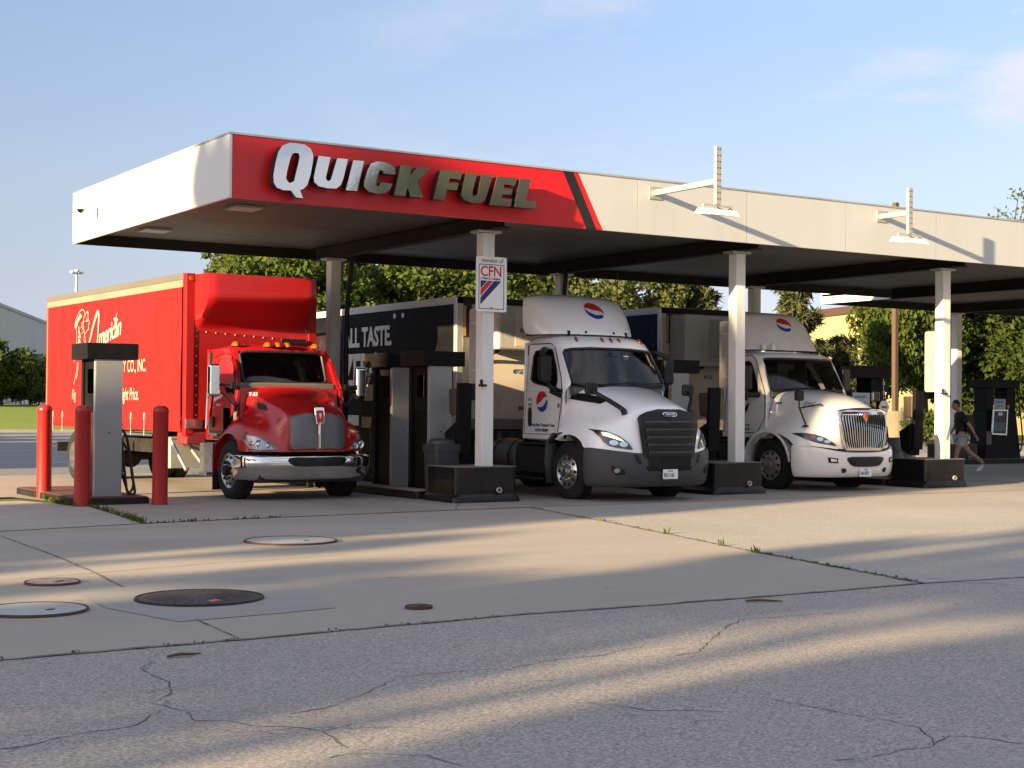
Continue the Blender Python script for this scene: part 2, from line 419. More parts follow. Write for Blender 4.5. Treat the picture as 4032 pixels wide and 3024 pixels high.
def sheet(name, poly, z, mt):
    mb = MB(); vs = [(x, y, z) for x, y in poly]
    tr = tessellate_polygon([[Vector(v) for v in vs]]); mb.add(vs, [tuple(t) for t in tr])
    return tag(mb.build(name, mt), kind='structure')
sheet('ground', [(-700,-700),(900,-700),(900,900),(-700,900)], -.02, GRASSD)
sheet('asphalt_pavement', [(-60,-60),(75,-60),(75,19.0),(-60,19.0)], 0, ASPH)
FRONT = [(-60,9.15),(2.29,9.24),(3.77,9.27),(6.02,9.39),(7.25,9.33),(9.1,9.31),(10.34,9.34)]
RIGHT = [(10.34,9.34),(11.05,12.53),(11.96,15.94),(12.78,19.45)]
sheet('concrete_pavement', FRONT + RIGHT[1:] + [(8.46,19.15),(6.42,18.9),(4.56,18.5),(-60,18.0)], .004, CONC)
sheet('concrete_apron', [(10.34,9.34),(12.5,9.15),(16,9.3),(75,11.0),(75,19.6),(12.78,19.45),(11.96,15.94),(11.05,12.53)], .004, APRON)
sheet('forecourt_slab', [(6.5,18.95),(8.46,19.154),(12.78,19.455),(75,19.606),(75,46),(24,33.5),(-30,31.0),(-30,25.2),(6.4,25.2),(6.9,22.6)], .008, CONC2)
sheet('coarse_pavement', [(-60,18.03),(4.56,18.53),(6.5,18.95),(6.85,22.6),(6.3,24.2),(-30,24.6),(-60,24.6)], .006, APRON)
sheet('road', [(-200,31.0),(-30,31.0),(24,33.5),(75,46),(120,62),(120,150),(-200,150)], .002, ROAD)
mb = MB(); mb.grid([[(x, y0 + (0 if x < 27 else (x-27)*.35), z) for x in np.linspace(-150,75,16)] for y0, z in ((83.4,.12),(87,.35),(92,.85),(98,1.35),(104,1.5),(125,1.5),(200,1.5))])
tag(mb.build('grass_verge', GRASS, smooth=True), kind='structure')
sheet('grass_bank', [(24.5,56),(46,56),(46,80),(27,84),(27,80)], .06, GRASSD)
mb = MB(); mb.box(-150,27,83.0,83.4,-.02,.15); tag(mb.build('kerb', CONC), kind='structure')
sheet('grass_field', [(46,52),(62,44),(140,30),(260,60),(200,220),(60,190),(46,80)], .05, GRASSD)
sheet('concrete_path', [(46.5,55),(60,47),(75,39),(76,41),(61,49.2),(47.5,57.2)], .056, APRON)
mb = MB()
for ys in ((50.0,.16),(61,.15),(39.6,.14),(68,.16)):
    mb.box(-30, 20, ys[0], ys[0]+ys[1], .0045, .0065)
PAINTW = M('worn road paint', (.5,.5,.47), .8, var=.3, scale=3)
tag(mb.build('road_marking', PAINTW), kind='structure')
sheet('concrete_patch', [(3.62,12.05),(3.95,12.3),(5.49,12.63),(5.42,11.9),(5.06,10.37),(4.6,10.3),(3.77,10.24),(3.55,11.2)], .008, PATCH)

CRACKS = [[(3.06,8.75),(2.94,8.59),(2.92,8.38),(2.91,8.09),(2.85,7.81),(2.7,7.6),(2.64,7.56),(2.71,7.25),(2.68,7.01),(2.81,6.93),(2.87,6.74),(3.01,6.66),(3.11,6.48),(3.29,6.56)],
[(1.71,6.88),(1.86,6.88),(1.99,6.97),(2.19,7.02),(2.39,7.05),(2.61,7.34)],[(3.11,6.48),(3.08,6.33),(3.04,6.16),(3.05,6.12)],
[(2.89,5.98),(3.02,6.01),(3.17,5.9),(3.29,5.8),(3.32,5.56)],[(3.13,6.94),(3.35,6.98),(3.66,7.19),(4.04,7.52),(4.26,7.57),(4.51,7.55),(4.7,7.53),(4.78,7.44)],
[(4.81,7.5),(5.2,7.62),(5.31,7.61),(5.56,7.59),(5.7,7.69),(5.97,7.75)],[(4.54,6.46),(4.67,6.31),(4.74,6.08),(4.89,6.03),(5.04,5.89)],
[(5.48,6.06),(5.53,5.81),(5.57,5.52),(5.62,5.26),(5.63,5.1),(5.54,4.97),(5.38,4.78),(5.21,4.8),(4.95,4.77),(4.78,4.81)],
[(5.38,4.78),(5.59,4.91),(5.7,4.82),(5.78,4.6)],[(5.92,7.36),(6.13,7.39),(7.07,8.19)],[(7.02,8.16),(7.41,8.4),(8.04,8.34),(8.42,8.27)]]
def jag(pts, step, amp):
    out = []
    for (x0,y0),(x1,y1) in zip(pts, pts[1:]):
        n = max(1, int(math.hypot(x1-x0, y1-y0)/step))
        for i in range(n):
            t = i/n; out.append((x0+(x1-x0)*t+random.uniform(-amp,amp), y0+(y1-y0)*t+random.uniform(-amp,amp)))
    out.append(pts[-1]); return out
mb = MB()
for c in CRACKS:
    p = jag(c, .06, .012)
    ribbon(mb, p, [random.uniform(.002,.010) for _ in p], lambda u, v: (u, v, .0025))
    for _ in range(max(1, len(c)//3)):
        q = random.choice(p[1:-1]); a = random.uniform(0, 6.3); l = random.uniform(.1,.35)
        b = jag([q, (q[0]+l*math.cos(a)*.5, q[1]+l*math.sin(a)*.5), (q[0]+l*math.cos(a+.4), q[1]+l*math.sin(a+.4))], .05, .012)
        ribbon(mb, b, [random.uniform(.001,.004) for _ in b], lambda u, v: (u, v, .0021))
tag(mb.build('pavement_crack', JOINT), kind='structure')
mb = MB()
for c, wd, am in ((FRONT,.03,.012),(RIGHT,.045,.015),([(-10,18.15),(4.56,18.52),(6.5,18.94),(8.46,19.15),(11.42,19.42),(12.78,19.45)],.04,.015),
        ([(3.31,13.39),(4.17,13.55),(5.32,13.85),(5.94,13.89),(6.96,14.01)],.016,.004),([(4.44,18.4),(4.33,15.39),(4.2,13.64),(4.08,12.41)],.018,.005),
        ([(-9,12.9),(0,13.2),(3.31,13.39)],.016,.004),([(3.92,10.29),(3.84,9.29)],.018,.005),([(6.5,18.95),(6.72,21.0),(6.88,22.6)],.03,.012),([(11.42,19.4),(12.2,20.6)],.02,.006),
        ([(10.34,9.34),(12.5,9.15),(16,9.3),(40,10)],.02,.012)):
    p = jag(c, .12, am)
    ribbon(mb, p, [random.uniform(.4,1.0)*wd for _ in p], lambda u, v: (u, v, .0105))
tag(mb.build('pavement_joint', JOINT), kind='structure')

RUST = M('rusty iron', (.075,.035,.022), .85, var=.4, scale=18, bump=.4, bscale=90)
MANW = M('pale worn cover paint', (.36,.37,.365), .7, var=.1, scale=9, dirt=(.22,.20,.17), dirt_amt=.6, dirt_scale=6)
MAND = M('dark iron cover', (.055,.045,.043), .7, var=.3, scale=24, bump=.7, bscale=60)
MANR = M('faded red cover paint', (.40,.30,.27), .7, var=.1, scale=9, dirt=(.16,.045,.03), dirt_amt=.9, dirt_scale=5)
def manhole(x, y, r, mt, rim, label, spokes=False, mark=None):
    t = thing('manhole_cover', (x, y, .008), .5, label, 'manhole cover')
    b = MB(); b.lathe([(r*.955,.0),(r*.955,.012),(r*.9,.016),(0.001,.02)], (0,0,0), n=48)
    if spokes:
        for k in range(28):
            a = math.pi*2*k/28; c, s_ = math.cos(a), math.sin(a)
            b.add([(c*r*.2-s_*.006, s_*r*.2+c*.006, .0195),(c*r*.2+s_*.006, s_*r*.2-c*.006, .0195),(c*r*.88+s_*.009, s_*r*.88-c*.009, .0205),(c*r*.88-s_*.009, s_*r*.88+c*.009, .0205)], [(0,1,2,3)])
    b.build('lid', mt, t, smooth=True)
    b = MB(); b.lathe([(r*.96,0),(r*.96,.016),(r,.018),(r*1.02,.0)], (0,0,0), n=48); b.build('rim', rim, t, smooth=True)
    b = MB(); b.box(-.035,.035,-r*.45,-r*.45+.03,.016,.0225); b.build('pick_slot', STEELD, t)
    if mark:
        b = MB(); b.box(-r*.42,-r*.22,-r*.62,-r*.5,.017,.0235); b.build('paint_mark', mark, t)
    return t
ORPAINT = M('orange paint dab', (.6,.16,.09), .7)
manhole(7.1,15.72,.52,MANW,RUST,'large pale grey manhole cover with rusty rim nearest the red truck')
manhole(4.36,11.38,.50,MAND,STEELD,'large dark iron manhole cover set in a grey concrete patch', True, ORPAINT)
manhole(3.05,11.3,.385,MANW,RUST,'pale whitish manhole cover cut by the left picture edge')
manhole(3.65,12.98,.23,MANR,RUST,'small faded red and white manhole cover behind the pale one')
manhole(5.61,10.06,.105,RUST,RUST,'tiny rusty brown valve cover alone near the asphalt edge')
BARK0 = M('dry twig', (.09,.06,.035), .9)
for (x, y, a, l), lab in (((3.29,8.83,.1,.22),'dry brown twig on the asphalt just in front of the concrete edge'),((8.2,9.05,-.5,.3),'dry brown stick on the asphalt right of the tiny valve cover')):
    b = MB(); c, s_ = math.cos(a), math.sin(a)
    b.tube([(x-c*l/2,y-s_*l/2,.014),(x-c*l*.1,y-s_*l*.1+.012,.018),(x+c*l*.2,y+s_*l*.2,.014),(x+c*l/2,y+s_*l/2,.012)],[.009,.011,.009,.005],6)
    tag(b.build('twig', BARK0), lab, 'twig')
# weeds in the joints: uncountable
WEED = leaf_mat('weed green', (.06,.09,.02), (.13,.15,.04), .3)
b = MB()
def tuft(x, y, h, n):
    for _ in range(n):
        a = random.uniform(0,6.3); hh = h*random.uniform(.4,1); l = hh*random.uniform(.2,.8); wd = random.uniform(.004,.011)
        px, py = x+random.uniform(-.05,.05), y+random.uniform(-.05,.05); c, s_ = math.cos(a), math.sin(a)
        b.add([(px-s_*wd,py+c*wd,.008),(px+s_*wd,py-c*wd,.008),(px+c*l*.5+s_*wd,py+s_*l*.5-c*wd,hh*.7),(px+c*l,py+s_*l,hh),(px+c*l*.5-s_*wd,py+s_*l*.5+c*wd,hh*.7)],[(0,1,2,4),(4,2,3)])
def along(pts, n, h, k=9):
    for _ in range(n):
        i = random.randrange(len(pts)-1); t = random.random()
        x = pts[i][0]*(1-t)+pts[i+1][0]*t; y = pts[i][1]*(1-t)+pts[i+1][1]*t
        tuft(x, y, h*random.uniform(.3,1), random.randint(3, k))
along([(6.5,18.95),(6.72,21.0),(6.88,22.6)], 60, .12)
along([(6.7,22.5),(6.62,23.2),(6.7,24.2)], 60, .14)
along([(6.5,18.95),(8.46,19.15)], 24, .07); along([(10.4,9.5),(11.05,12.53)], 110, .03, 6); along(RIGHT, 40, .05, 6); along(FRONT[1:4], 20, .03, 5)
for x, y in ((11.6,14.6),(11.15,13.0),(12.1,16.6),(10.95,12.2)): tuft(x, y, .10, 9)
tag(b.build('weeds', WEED), kind='stuff')

# ------------------------------------------------------------------ canopy
X0, Y0, ZB, ZT, Y1 = 8.11, 20.213, 4.505, 5.419, 27.82
XE = 46.0; XS, Y2 = 29.85, 30.65
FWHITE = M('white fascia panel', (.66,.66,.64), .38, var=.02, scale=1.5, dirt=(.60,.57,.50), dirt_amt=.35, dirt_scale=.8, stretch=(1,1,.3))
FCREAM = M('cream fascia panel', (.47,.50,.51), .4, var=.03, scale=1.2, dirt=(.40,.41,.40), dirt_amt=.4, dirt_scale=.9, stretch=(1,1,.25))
FRED = M('red fascia panel', (.56,.010,.014), .36, var=.05, scale=2, coat=.15, dirt=(.36,.015,.016), dirt_amt=.3, dirt_scale=1.4, stretch=(1,1,.3))
FBLACK = M('black fascia stripe', (.012,.012,.013), .35)
FGREY = M('silver fascia stripe', (.50,.50,.50), .4)
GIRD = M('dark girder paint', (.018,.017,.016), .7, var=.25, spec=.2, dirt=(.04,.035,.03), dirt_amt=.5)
COLP = M('white column paint', (.74,.73,.70), .5, var=.03, dirt=(.38,.35,.31), dirt_amt=.45, dirt_scale=2.2, stretch=(1,1,.35))
dk, dt, db = node_mat('corrugated deck')
_N, _L = dt.nodes, dt.links.new
_tc = _N.new('ShaderNodeTexCoord'); _wv = _N.new('ShaderNodeTexWave'); _wv.bands_direction = 'Y'; _wv.inputs['Scale'].default_value = 1.55; _wv.inputs['Distortion'].default_value = 0.0
_L(_tc.outputs['Object'], _wv.inputs[0])
_ns = _N.new('ShaderNodeTexNoise'); _ns.inputs['Scale'].default_value = 1.2; _ns.inputs['Detail'].default_value = 6
_mp = _N.new('ShaderNodeMapping'); _mp.inputs['Scale'].default_value = (.25, 2.5, 1); _L(_tc.outputs['Object'], _mp.inputs[0]); _L(_mp.outputs[0], _ns.inputs[0])
_cr = _N.new('ShaderNodeMapRange'); _cr.inputs['From Min'].default_value = .0; _cr.inputs['From Max'].default_value = .22; _L(_wv.outputs[0], _cr.inputs[0])
_m1 = _N.new('ShaderNodeMix'); _m1.data_type = 'RGBA'; _m1.inputs['A'].default_value = (.085,.078,.07,1); _m1.inputs['B'].default_value = (.16,.15,.135,1); _L(_ns.outputs[0], _m1.inputs['Factor'])
_m2 = _N.new('ShaderNodeMix'); _m2.data_type = 'RGBA'; _m2.inputs['A'].default_value = (.025,.023,.021,1); _L(_m1.outputs['Result'], _m2.inputs['B']); _L(_cr.outputs[0], _m2.inputs['Factor'])
_L(_m2.outputs['Result'], db.inputs['Base Color']); db.inputs['Roughness'].default_value = .6
_bp = _N.new('ShaderNodeBump'); _bp.inputs['Strength'].default_value = .5; _bp.inputs['Distance'].default_value = .03; _L(_cr.outputs[0], _bp.inputs['Height']); _L(_bp.outputs[0], db.inputs['Normal'])
DECK = dk

can = thing('fuel_canopy', (X0, Y0, 0), 0, 'long flat fuel station canopy with red and cream fascia over the trucks', 'canopy')
def cx(x): return x - X0
def cy(y): return y - Y0
T_ = .05
# fascia: the white left end, the red sign panel, the stripes, the cream panels
b = MB(); b.box(0, T_, .0, cy(Y1), ZB, ZT); b.build('end_fascia', FWHITE, can, bevel=.008)
def slanted(name, xa_t, xa_b, xb_t, xb_b, mt, y=0.0):
    b = MB()
    vs = [(cx(xa_b),y,ZB),(cx(xb_b),y,ZB),(cx(xb_t),y,ZT),(cx(xa_t),y,ZT)]
    vs += [(a, T_, z) for a, _, z in vs]
    b.add(vs, [(0,1,2,3),(7,6,5,4),(0,4,5,1),(1,5,6,2),(2,6,7,3),(3,7,4,0)])
    return b.build(name, mt, can)
slanted('red_fascia', X0+T_+.003, X0+T_+.003, 13.885, 14.365, FRED)
slanted('fascia_stripe', 13.888, 14.368, 14.095, 14.575, FBLACK)
slanted('fascia_stripe', 14.098, 14.578, 14.19, 14.70, FRED)
slanted('fascia_stripe', 14.193, 14.703, 14.235, 14.775, FGREY)
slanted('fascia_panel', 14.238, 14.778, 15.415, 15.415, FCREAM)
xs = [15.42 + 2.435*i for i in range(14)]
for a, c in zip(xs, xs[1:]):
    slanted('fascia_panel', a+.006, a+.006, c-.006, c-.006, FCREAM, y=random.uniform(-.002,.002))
b = MB(); b.box(cx(X0)-.012, cx(XE), -.014, .06, ZT+.001, ZT+.03); b.box(-.012, .06, .06, cy(Y1), ZT+.001, ZT+.03); b.build('fascia_trim', TRIM, can)
b = MB(); b.box(T_+.003, cx(XS), cy(Y1)-.05, cy(Y1), ZB, ZT); b.build('back_fascia', GIRD, can)  # shadow on its inner face is put into the dark colour
b = MB(); b.box(cx(XS)-.05, cx(XS), cy(Y1)+.003, cy(Y2), ZB, ZT); b.build('end_fascia', FWHITE, can, bevel=.006)
b = MB(); b.box(cx(XS)+.003, cx(XE), cy(Y2)-.05, cy(Y2), ZB, ZT); b.build('back_fascia', GIRD, can)  # dark colour again carries the shade of the inner face
b = MB(); b.box(T_+.003, cx(XS)-.053, T_+.003, cy(Y1)-.053, ZB+.2, ZB+.26); b.box(cx(XS)-.05, cx(XE), T_+.003, cy(Y2)-.053, ZB+.2, ZB+.26); b.build('ceiling_deck', DECK, can)
b = MB(); b.box(T_+.003, cx(XE), T_+.003, cy(Y1)-.06, ZT-.08, ZT-.02); b.build('roof_deck', GIRD, can)
CX = [12.92, 18.35, 23.85, 29.3]
for i, x in enumerate(CX):
    b = MB(); x_ = cx(x); zt = ZB+.197
    yb = cy(Y1)-.3
    b.box(x_-.10, x_+.10, .25, yb, zt-.018, zt); b.box(x_-.10, x_+.10, .25, yb, ZB-.06, ZB-.04); b.box(x_-.008, x_+.008, .25, yb, ZB-.04, zt-.018)
    b.build('girder', GIRD, can)
b = MB(); b.box(cx(34.9)-.1, cx(34.9)+.1, .25, cy(Y2)-.1, ZB-.06, ZB+.197); b.build('girder', GIRD, can)
for x, y in [(x, 21.03) for x in CX[:3]] + [(x, 26.72) for x in CX[:3]] + [(34.9, 30.25)]:
    b = MB(); x_, y_ = cx(x), cy(y); z0 = .57 if y < 25 or x > 30 else .15
    b.box(x_-.11, x_+.11, y_-.11, y_+.11, z0, ZB-.105)
    o = b.build('column', COLP, can, bevel=.012)
    b = MB(); b.box(x_-.22, x_+.22, y_-.14, y_+.14, ZB-.10, ZB-.062)
    for sx in (-1, 1): b.box(x_+sx*.15-.02, x_+sx*.15+.02, y_-.02, y_+.02, ZB-.13, ZB-.1)
    b.build('flange', TRIM, can, bevel=.003)
# recessed canopy lights
LAMPW = M('frosted canopy lamp', (.34,.33,.30), .35)
for x, y in ((9.12,26.2),(9.25,22.4),(13.9,22.9),(13.6,26.6),(18.75,22.95),(24.2,22.9),(24.2,26.2),(18.9,26.4),(29.9,22.9)):
    b = MB(); b.box(cx(x)-.24, cx(x)+.24, cy(y)-.24, cy(y)+.24, ZB+.15, ZB+.197); b.build('ceiling_lamp', LAMPW, can, bevel=.01)
# conduit pipe on the left back column
for x, y in ((13.1, 26.5),(18.2,26.5)):
    b = MB(); b.tube([(cx(x), cy(y), .15),(cx(x), cy(y), 3.2),(cx(x)+.03, cy(y), 3.7),(cx(x)+.12, cy(y), ZB+.05)], .05, 8); b.build('drain_pipe', BLACKP, can, smooth=True)

# ------------------------------------------------------------------ channel letter sign
GL = {'Q':[(8.927,5.335),(9.036,5.337),(9.166,5.332),(9.256,5.286),(9.302,5.198),(9.299,5.096),(9.261,4.899),(9.212,4.748),(9.153,4.688),(9.1,4.665),(9.145,4.553),(9.045,4.554),(8.959,4.647),(8.837,4.642),(8.738,4.67),(8.689,4.739),(8.682,4.847),(8.715,5.031),(8.752,5.18),(8.81,5.277)],
'U':[(9.388,5.192),(9.581,5.188),(9.507,4.885),(9.518,4.849),(9.555,4.833),(9.591,4.864),(9.69,5.186),(9.863,5.188),(9.79,4.892),(9.75,4.795),(9.678,4.737),(9.536,4.73),(9.393,4.749),(9.322,4.804),(9.315,4.877),(9.35,5.037)],
'I':[(9.952,5.181),(10.129,5.185),(10.019,4.73),(9.833,4.727)],
'C':[(10.35,5.201),(10.488,5.201),(10.596,5.163),(10.656,5.112),(10.655,5.03),(10.458,5.027),(10.447,5.073),(10.4,5.079),(10.373,5.038),(10.333,4.883),(10.339,4.837),(10.375,4.83),(10.417,4.891),(10.609,4.889),(10.578,4.81),(10.493,4.736),(10.345,4.718),(10.208,4.741),(10.133,4.809),(10.133,4.885),(10.183,5.04),(10.245,5.158)],
'K':[(10.746,5.183),(10.937,5.186),(10.91,5.049),(10.921,5.046),(11.039,5.18),(11.252,5.186),(11.031,4.954),(11.138,4.723),(10.924,4.721),(10.868,4.854),(10.827,4.72),(10.639,4.72)],
'F':[(11.448,5.176),(11.826,5.177),(11.791,5.055),(11.606,5.06),(11.584,4.997),(11.764,5.0),(11.732,4.889),(11.552,4.884),(11.509,4.721),(11.324,4.719)],
'V':[(11.892,5.172),(12.093,5.176),(12.005,4.873),(12.017,4.831),(12.062,4.823),(12.108,4.862),(12.174,5.168),(12.371,5.178),(12.281,4.877),(12.236,4.774),(12.155,4.723),(11.995,4.716),(11.869,4.754),(11.818,4.828),(11.833,4.918)],
'E':[(12.464,5.17),(12.83,5.173),(12.795,5.05),(12.594,5.053),(12.579,4.992),(12.755,4.997),(12.726,4.898),(12.561,4.891),(12.545,4.834),(12.743,4.836),(12.716,4.714),(12.334,4.713)],
'L':[(12.889,5.173),(13.093,5.183),(13.0,4.827),(13.204,4.833),(13.181,4.717),(12.787,4.713)]}
QH = [(9.008,5.197),(9.068,5.197),(9.088,5.15),(9.069,5.047),(9.031,4.897),(9.003,4.785),(8.934,4.751),(8.904,4.776),(8.878,4.81),(8.893,4.921),(8.94,5.108),(8.969,5.174)]
LFACE = M('mirror polished letter face', (.74,.75,.74), .07, .92, var=.02, bump=.05, bscale=3)
LSIDE = M('black letter return', (.012,.012,.012), .4)
sign = thing('lettered_sign', (X0, Y0, 0), 0, 'raised polished metal QUICK FUEL letters on the red fascia', 'sign')
for k, poly in GL.items():
    holes = [QH] if k == 'Q' else []
    f = lambda u, v, d: (u-X0, -d, v)
    b = MB(); b.prism(poly, holes, f, .10, .245); o = b.build('letter_shell', LSIDE, sign)
    tg = Vector((sum(p[0] for p in poly)/len(poly), sum(p[1] for p in poly)/len(poly)))
    b = MB(); b.prism(poly, holes, f, .247, .258); b.build('letter_face', LFACE, sign)
b = MB()
for x in np.arange(8.95, 13.1, .5): b.box(x-X0-.02, x-X0+.02, -.098, -.002, 4.85, 4.89)
b.build('mounting_bracket', STEELD, sign)

# ------------------------------------------------------------------ floodlights on arms
GALV = M('galvanised steel', (.50,.48,.44), .5, .5, var=.12, scale=12, dirt=(.33,.29,.24), dirt_amt=.5)
LWHITE = M('white lamp housing', (.74,.74,.72), .4)
def floodlight(x, z, a, post_b, post_t, label):
    t = thing('floodlight', (x, Y0, z), 0, label, 'floodlight', 'floodlights on the fascia')
    b = MB(); b.box(-.13,.13,-.018,-.002,-.11,.11); b.build('wall_plate', GALV, t, bevel=.004)
    b = MB(); b.box(-.04,.04,-a,-.02,-.045,.045); b.build('arm', GALV, t, bevel=.006)
    b = MB(); b.box(-.055,.055,-a-.06,-a-.0,post_b-z,post_t-z); 
    o = b.build('post', GALV, t, bevel=.006)
    b = MB()
    for q in np.arange(post_b-z+.08, post_t-z-.05, .1):
        for sx in (-.025,.025): b.box(sx-.009,sx+.009,-a-.063,-a-.0605,q,q+.02)
        b.box(-.058,-.0555,-a-.04,-a-.02,q,q+.02)
    b.build('slot', STEELD, t)
    # lamp head: open-backed tray hung in a U bracket
    zc = post_b-z; yc = -a-.03
    b = MB(); b.box(-.30,.30,yc-.02,yc+.02,zc-.03,zc-.005); b.box(-.305,-.285,yc-.02,yc+.02,zc-.16,zc-.005); b.box(.285,.305,yc-.02,yc+.02,zc-.16,zc-.005); b.build('lamp_bracket', GALV, t, bevel=.003)
    b = MB()
    b.add([(-.33,yc-.2,zc-.20),(.33,yc-.2,zc-.20),(.33,yc+.2,zc-.14),(-.33,yc+.2,zc-.14),(-.28,yc-.16,zc-.10),(.28,yc-.16,zc-.10),(.28,yc+.16,zc-.05),(-.28,yc+.16,zc-.05)],
          [(0,1,2,3),(7,6,5,4),(0,4,5,1),(1,5,6,2),(2,6,7,3),(3,7,4,0)]); b.build('lamp_head', LWHITE, t, bevel=.012)
    b = MB(); b.tube(spline([(0,yc,zc-.03),(-.01,yc-.06,zc-.07),(.1,yc-.1,zc-.1),(.2,yc-.08,zc-.06),(.28,yc-.03,zc-.07)],5), .01, 6); b.build('cable', BLACKP, t, smooth=True)
    return t
floodlight(15.79, 5.215, 1.6, 4.84, 5.78, 'floodlight on a long arm, left one of the two on the cream fascia')
floodlight(21.21, 5.225, .68, 4.83, 5.69, 'floodlight on a short arm, right one of the two on the cream fascia')
# security camera on the white end fascia
t = thing('security_camera', (X0, 26.1, 5.05), 0, 'white dome security camera on a curved arm on the white canopy end', 'camera')
b = MB(); b.tube(spline([(0,0,.12),(-.1,.05,.16),(-.25,.12,.17),(-.32,.15,.08),(-.32,.15,.0)],5), .022, 8); b.build('arm', COLP, t, smooth=True)
b = MB(); b.lathe([(.001,.02),(.06,.02),(.075,-.02),(.075,-.09),(.001,-.09)], (-.32,.15,-.0), n=20); b.build('housing', COLP, t, smooth=True)
b = MB(); b.lathe([(.065,-.092),(.06,-.12),(.035,-.15),(.001,-.16)], (-.32,.15,0), n=20); b.build('dome', GLASSD, t, smooth=True)

# ------------------------------------------------------------------ column signs
t = thing('membership_sign', (12.95, 20.9, 3.56), 0, 'white CFN membership sign with red and blue stripes on the first column', 'sign')
def rrect(w_, h_, r, n=5):
    out = []
    for cx_, cz_, a0 in ((w_-r,h_-r,0),(-w_+r,h_-r,90),(-w_+r,-h_+r,180),(w_-r,-h_+r,270)):
        for i in range(n+1):
            a = R(a0+90*i/n); out.append((cx_+r*math.cos(a), cz_+r*math.sin(a)))
    return out
SIGNW = M('white sign enamel', (.80,.80,.79), .35, coat=.2, var=.02)
fz = lambda u, v, d: (u, -d, v)
b = MB(); b.prism(rrect(.295,.45,.035), [], fz, .004, .012); b.build('sign_plate', SIGNW, t)
b = MB(); b.prism([(-.245,.325),(.245,.325),(.245,-.41),(-.245,-.41)], [[(-.232,.312),(.232,.312),(.232,-.397),(-.232,-.397)]], fz, .012, .0135); b.build('border', LOGOBLUE, t)
b = MB(); b.prism([(-.21,.055),(-.08,.055),(-.21,-.075)], [], fz, .012, .014); b.prism([(.19,.055),(.05,.055),(-.21,-.225),(-.21,-.34)], [], fz, .012, .014); b.build('blue_stripe', M('navy sign paint', (.012,.02,.13), .4), t)
b = MB(); b.prism([(-.065,.055),(.035,.055),(-.21,-.205),(-.21,-.09)], [], fz, .012, .014); b.build('red_stripe', LOGORED, t)
fr_ = lambda x, z, o=-.0137: frame((x, o, z), (1,0,0), (0,0,1))
text('member of', .095, fr_(-.2,.355), LBLACK, t, shear=.2, sx=.98)
text('CFN', .235, fr_(-.215,.13), LOGORED, t, bold=.004, sx=.90)
text('A FleetCor Company', .052, fr_(-.205,.075), LBLACK, t, bold=.001, sx=.82)
b = MB()
for z in (.29,-.385): b.cyl((0,-.012,z),(0,-.018,z),.012,n=10)
b.build('screw', STEELD, t)
PLATE = M('old off white sign back', (.28,.27,.255), .5, var=.05, dirt=(.40,.34,.27), dirt_amt=.7, dirt_scale=1.4)
for x, lab in ((12.90,'blank off white plate with scorch marks behind the CFN column'),(18.33,'blank off white plate behind the second front column'),(23.83,'blank off white plate behind the third front column')):
    t = thing('metal_plate', (x, 21.31, 2.56), 0, lab, 'plate', 'plates on the front columns')
    f = lambda u, v, d: (-d, u, v)
    b = MB(); b.prism(rrect(.165,.62,.05), [], f, -.012, .012); b.build('panel', PLATE, t)
    for z in (-.42,.37):
        b = MB(); b.box(-.02,.02,-.168,.1,z,z+.03); b.build('strap', GALV, t)
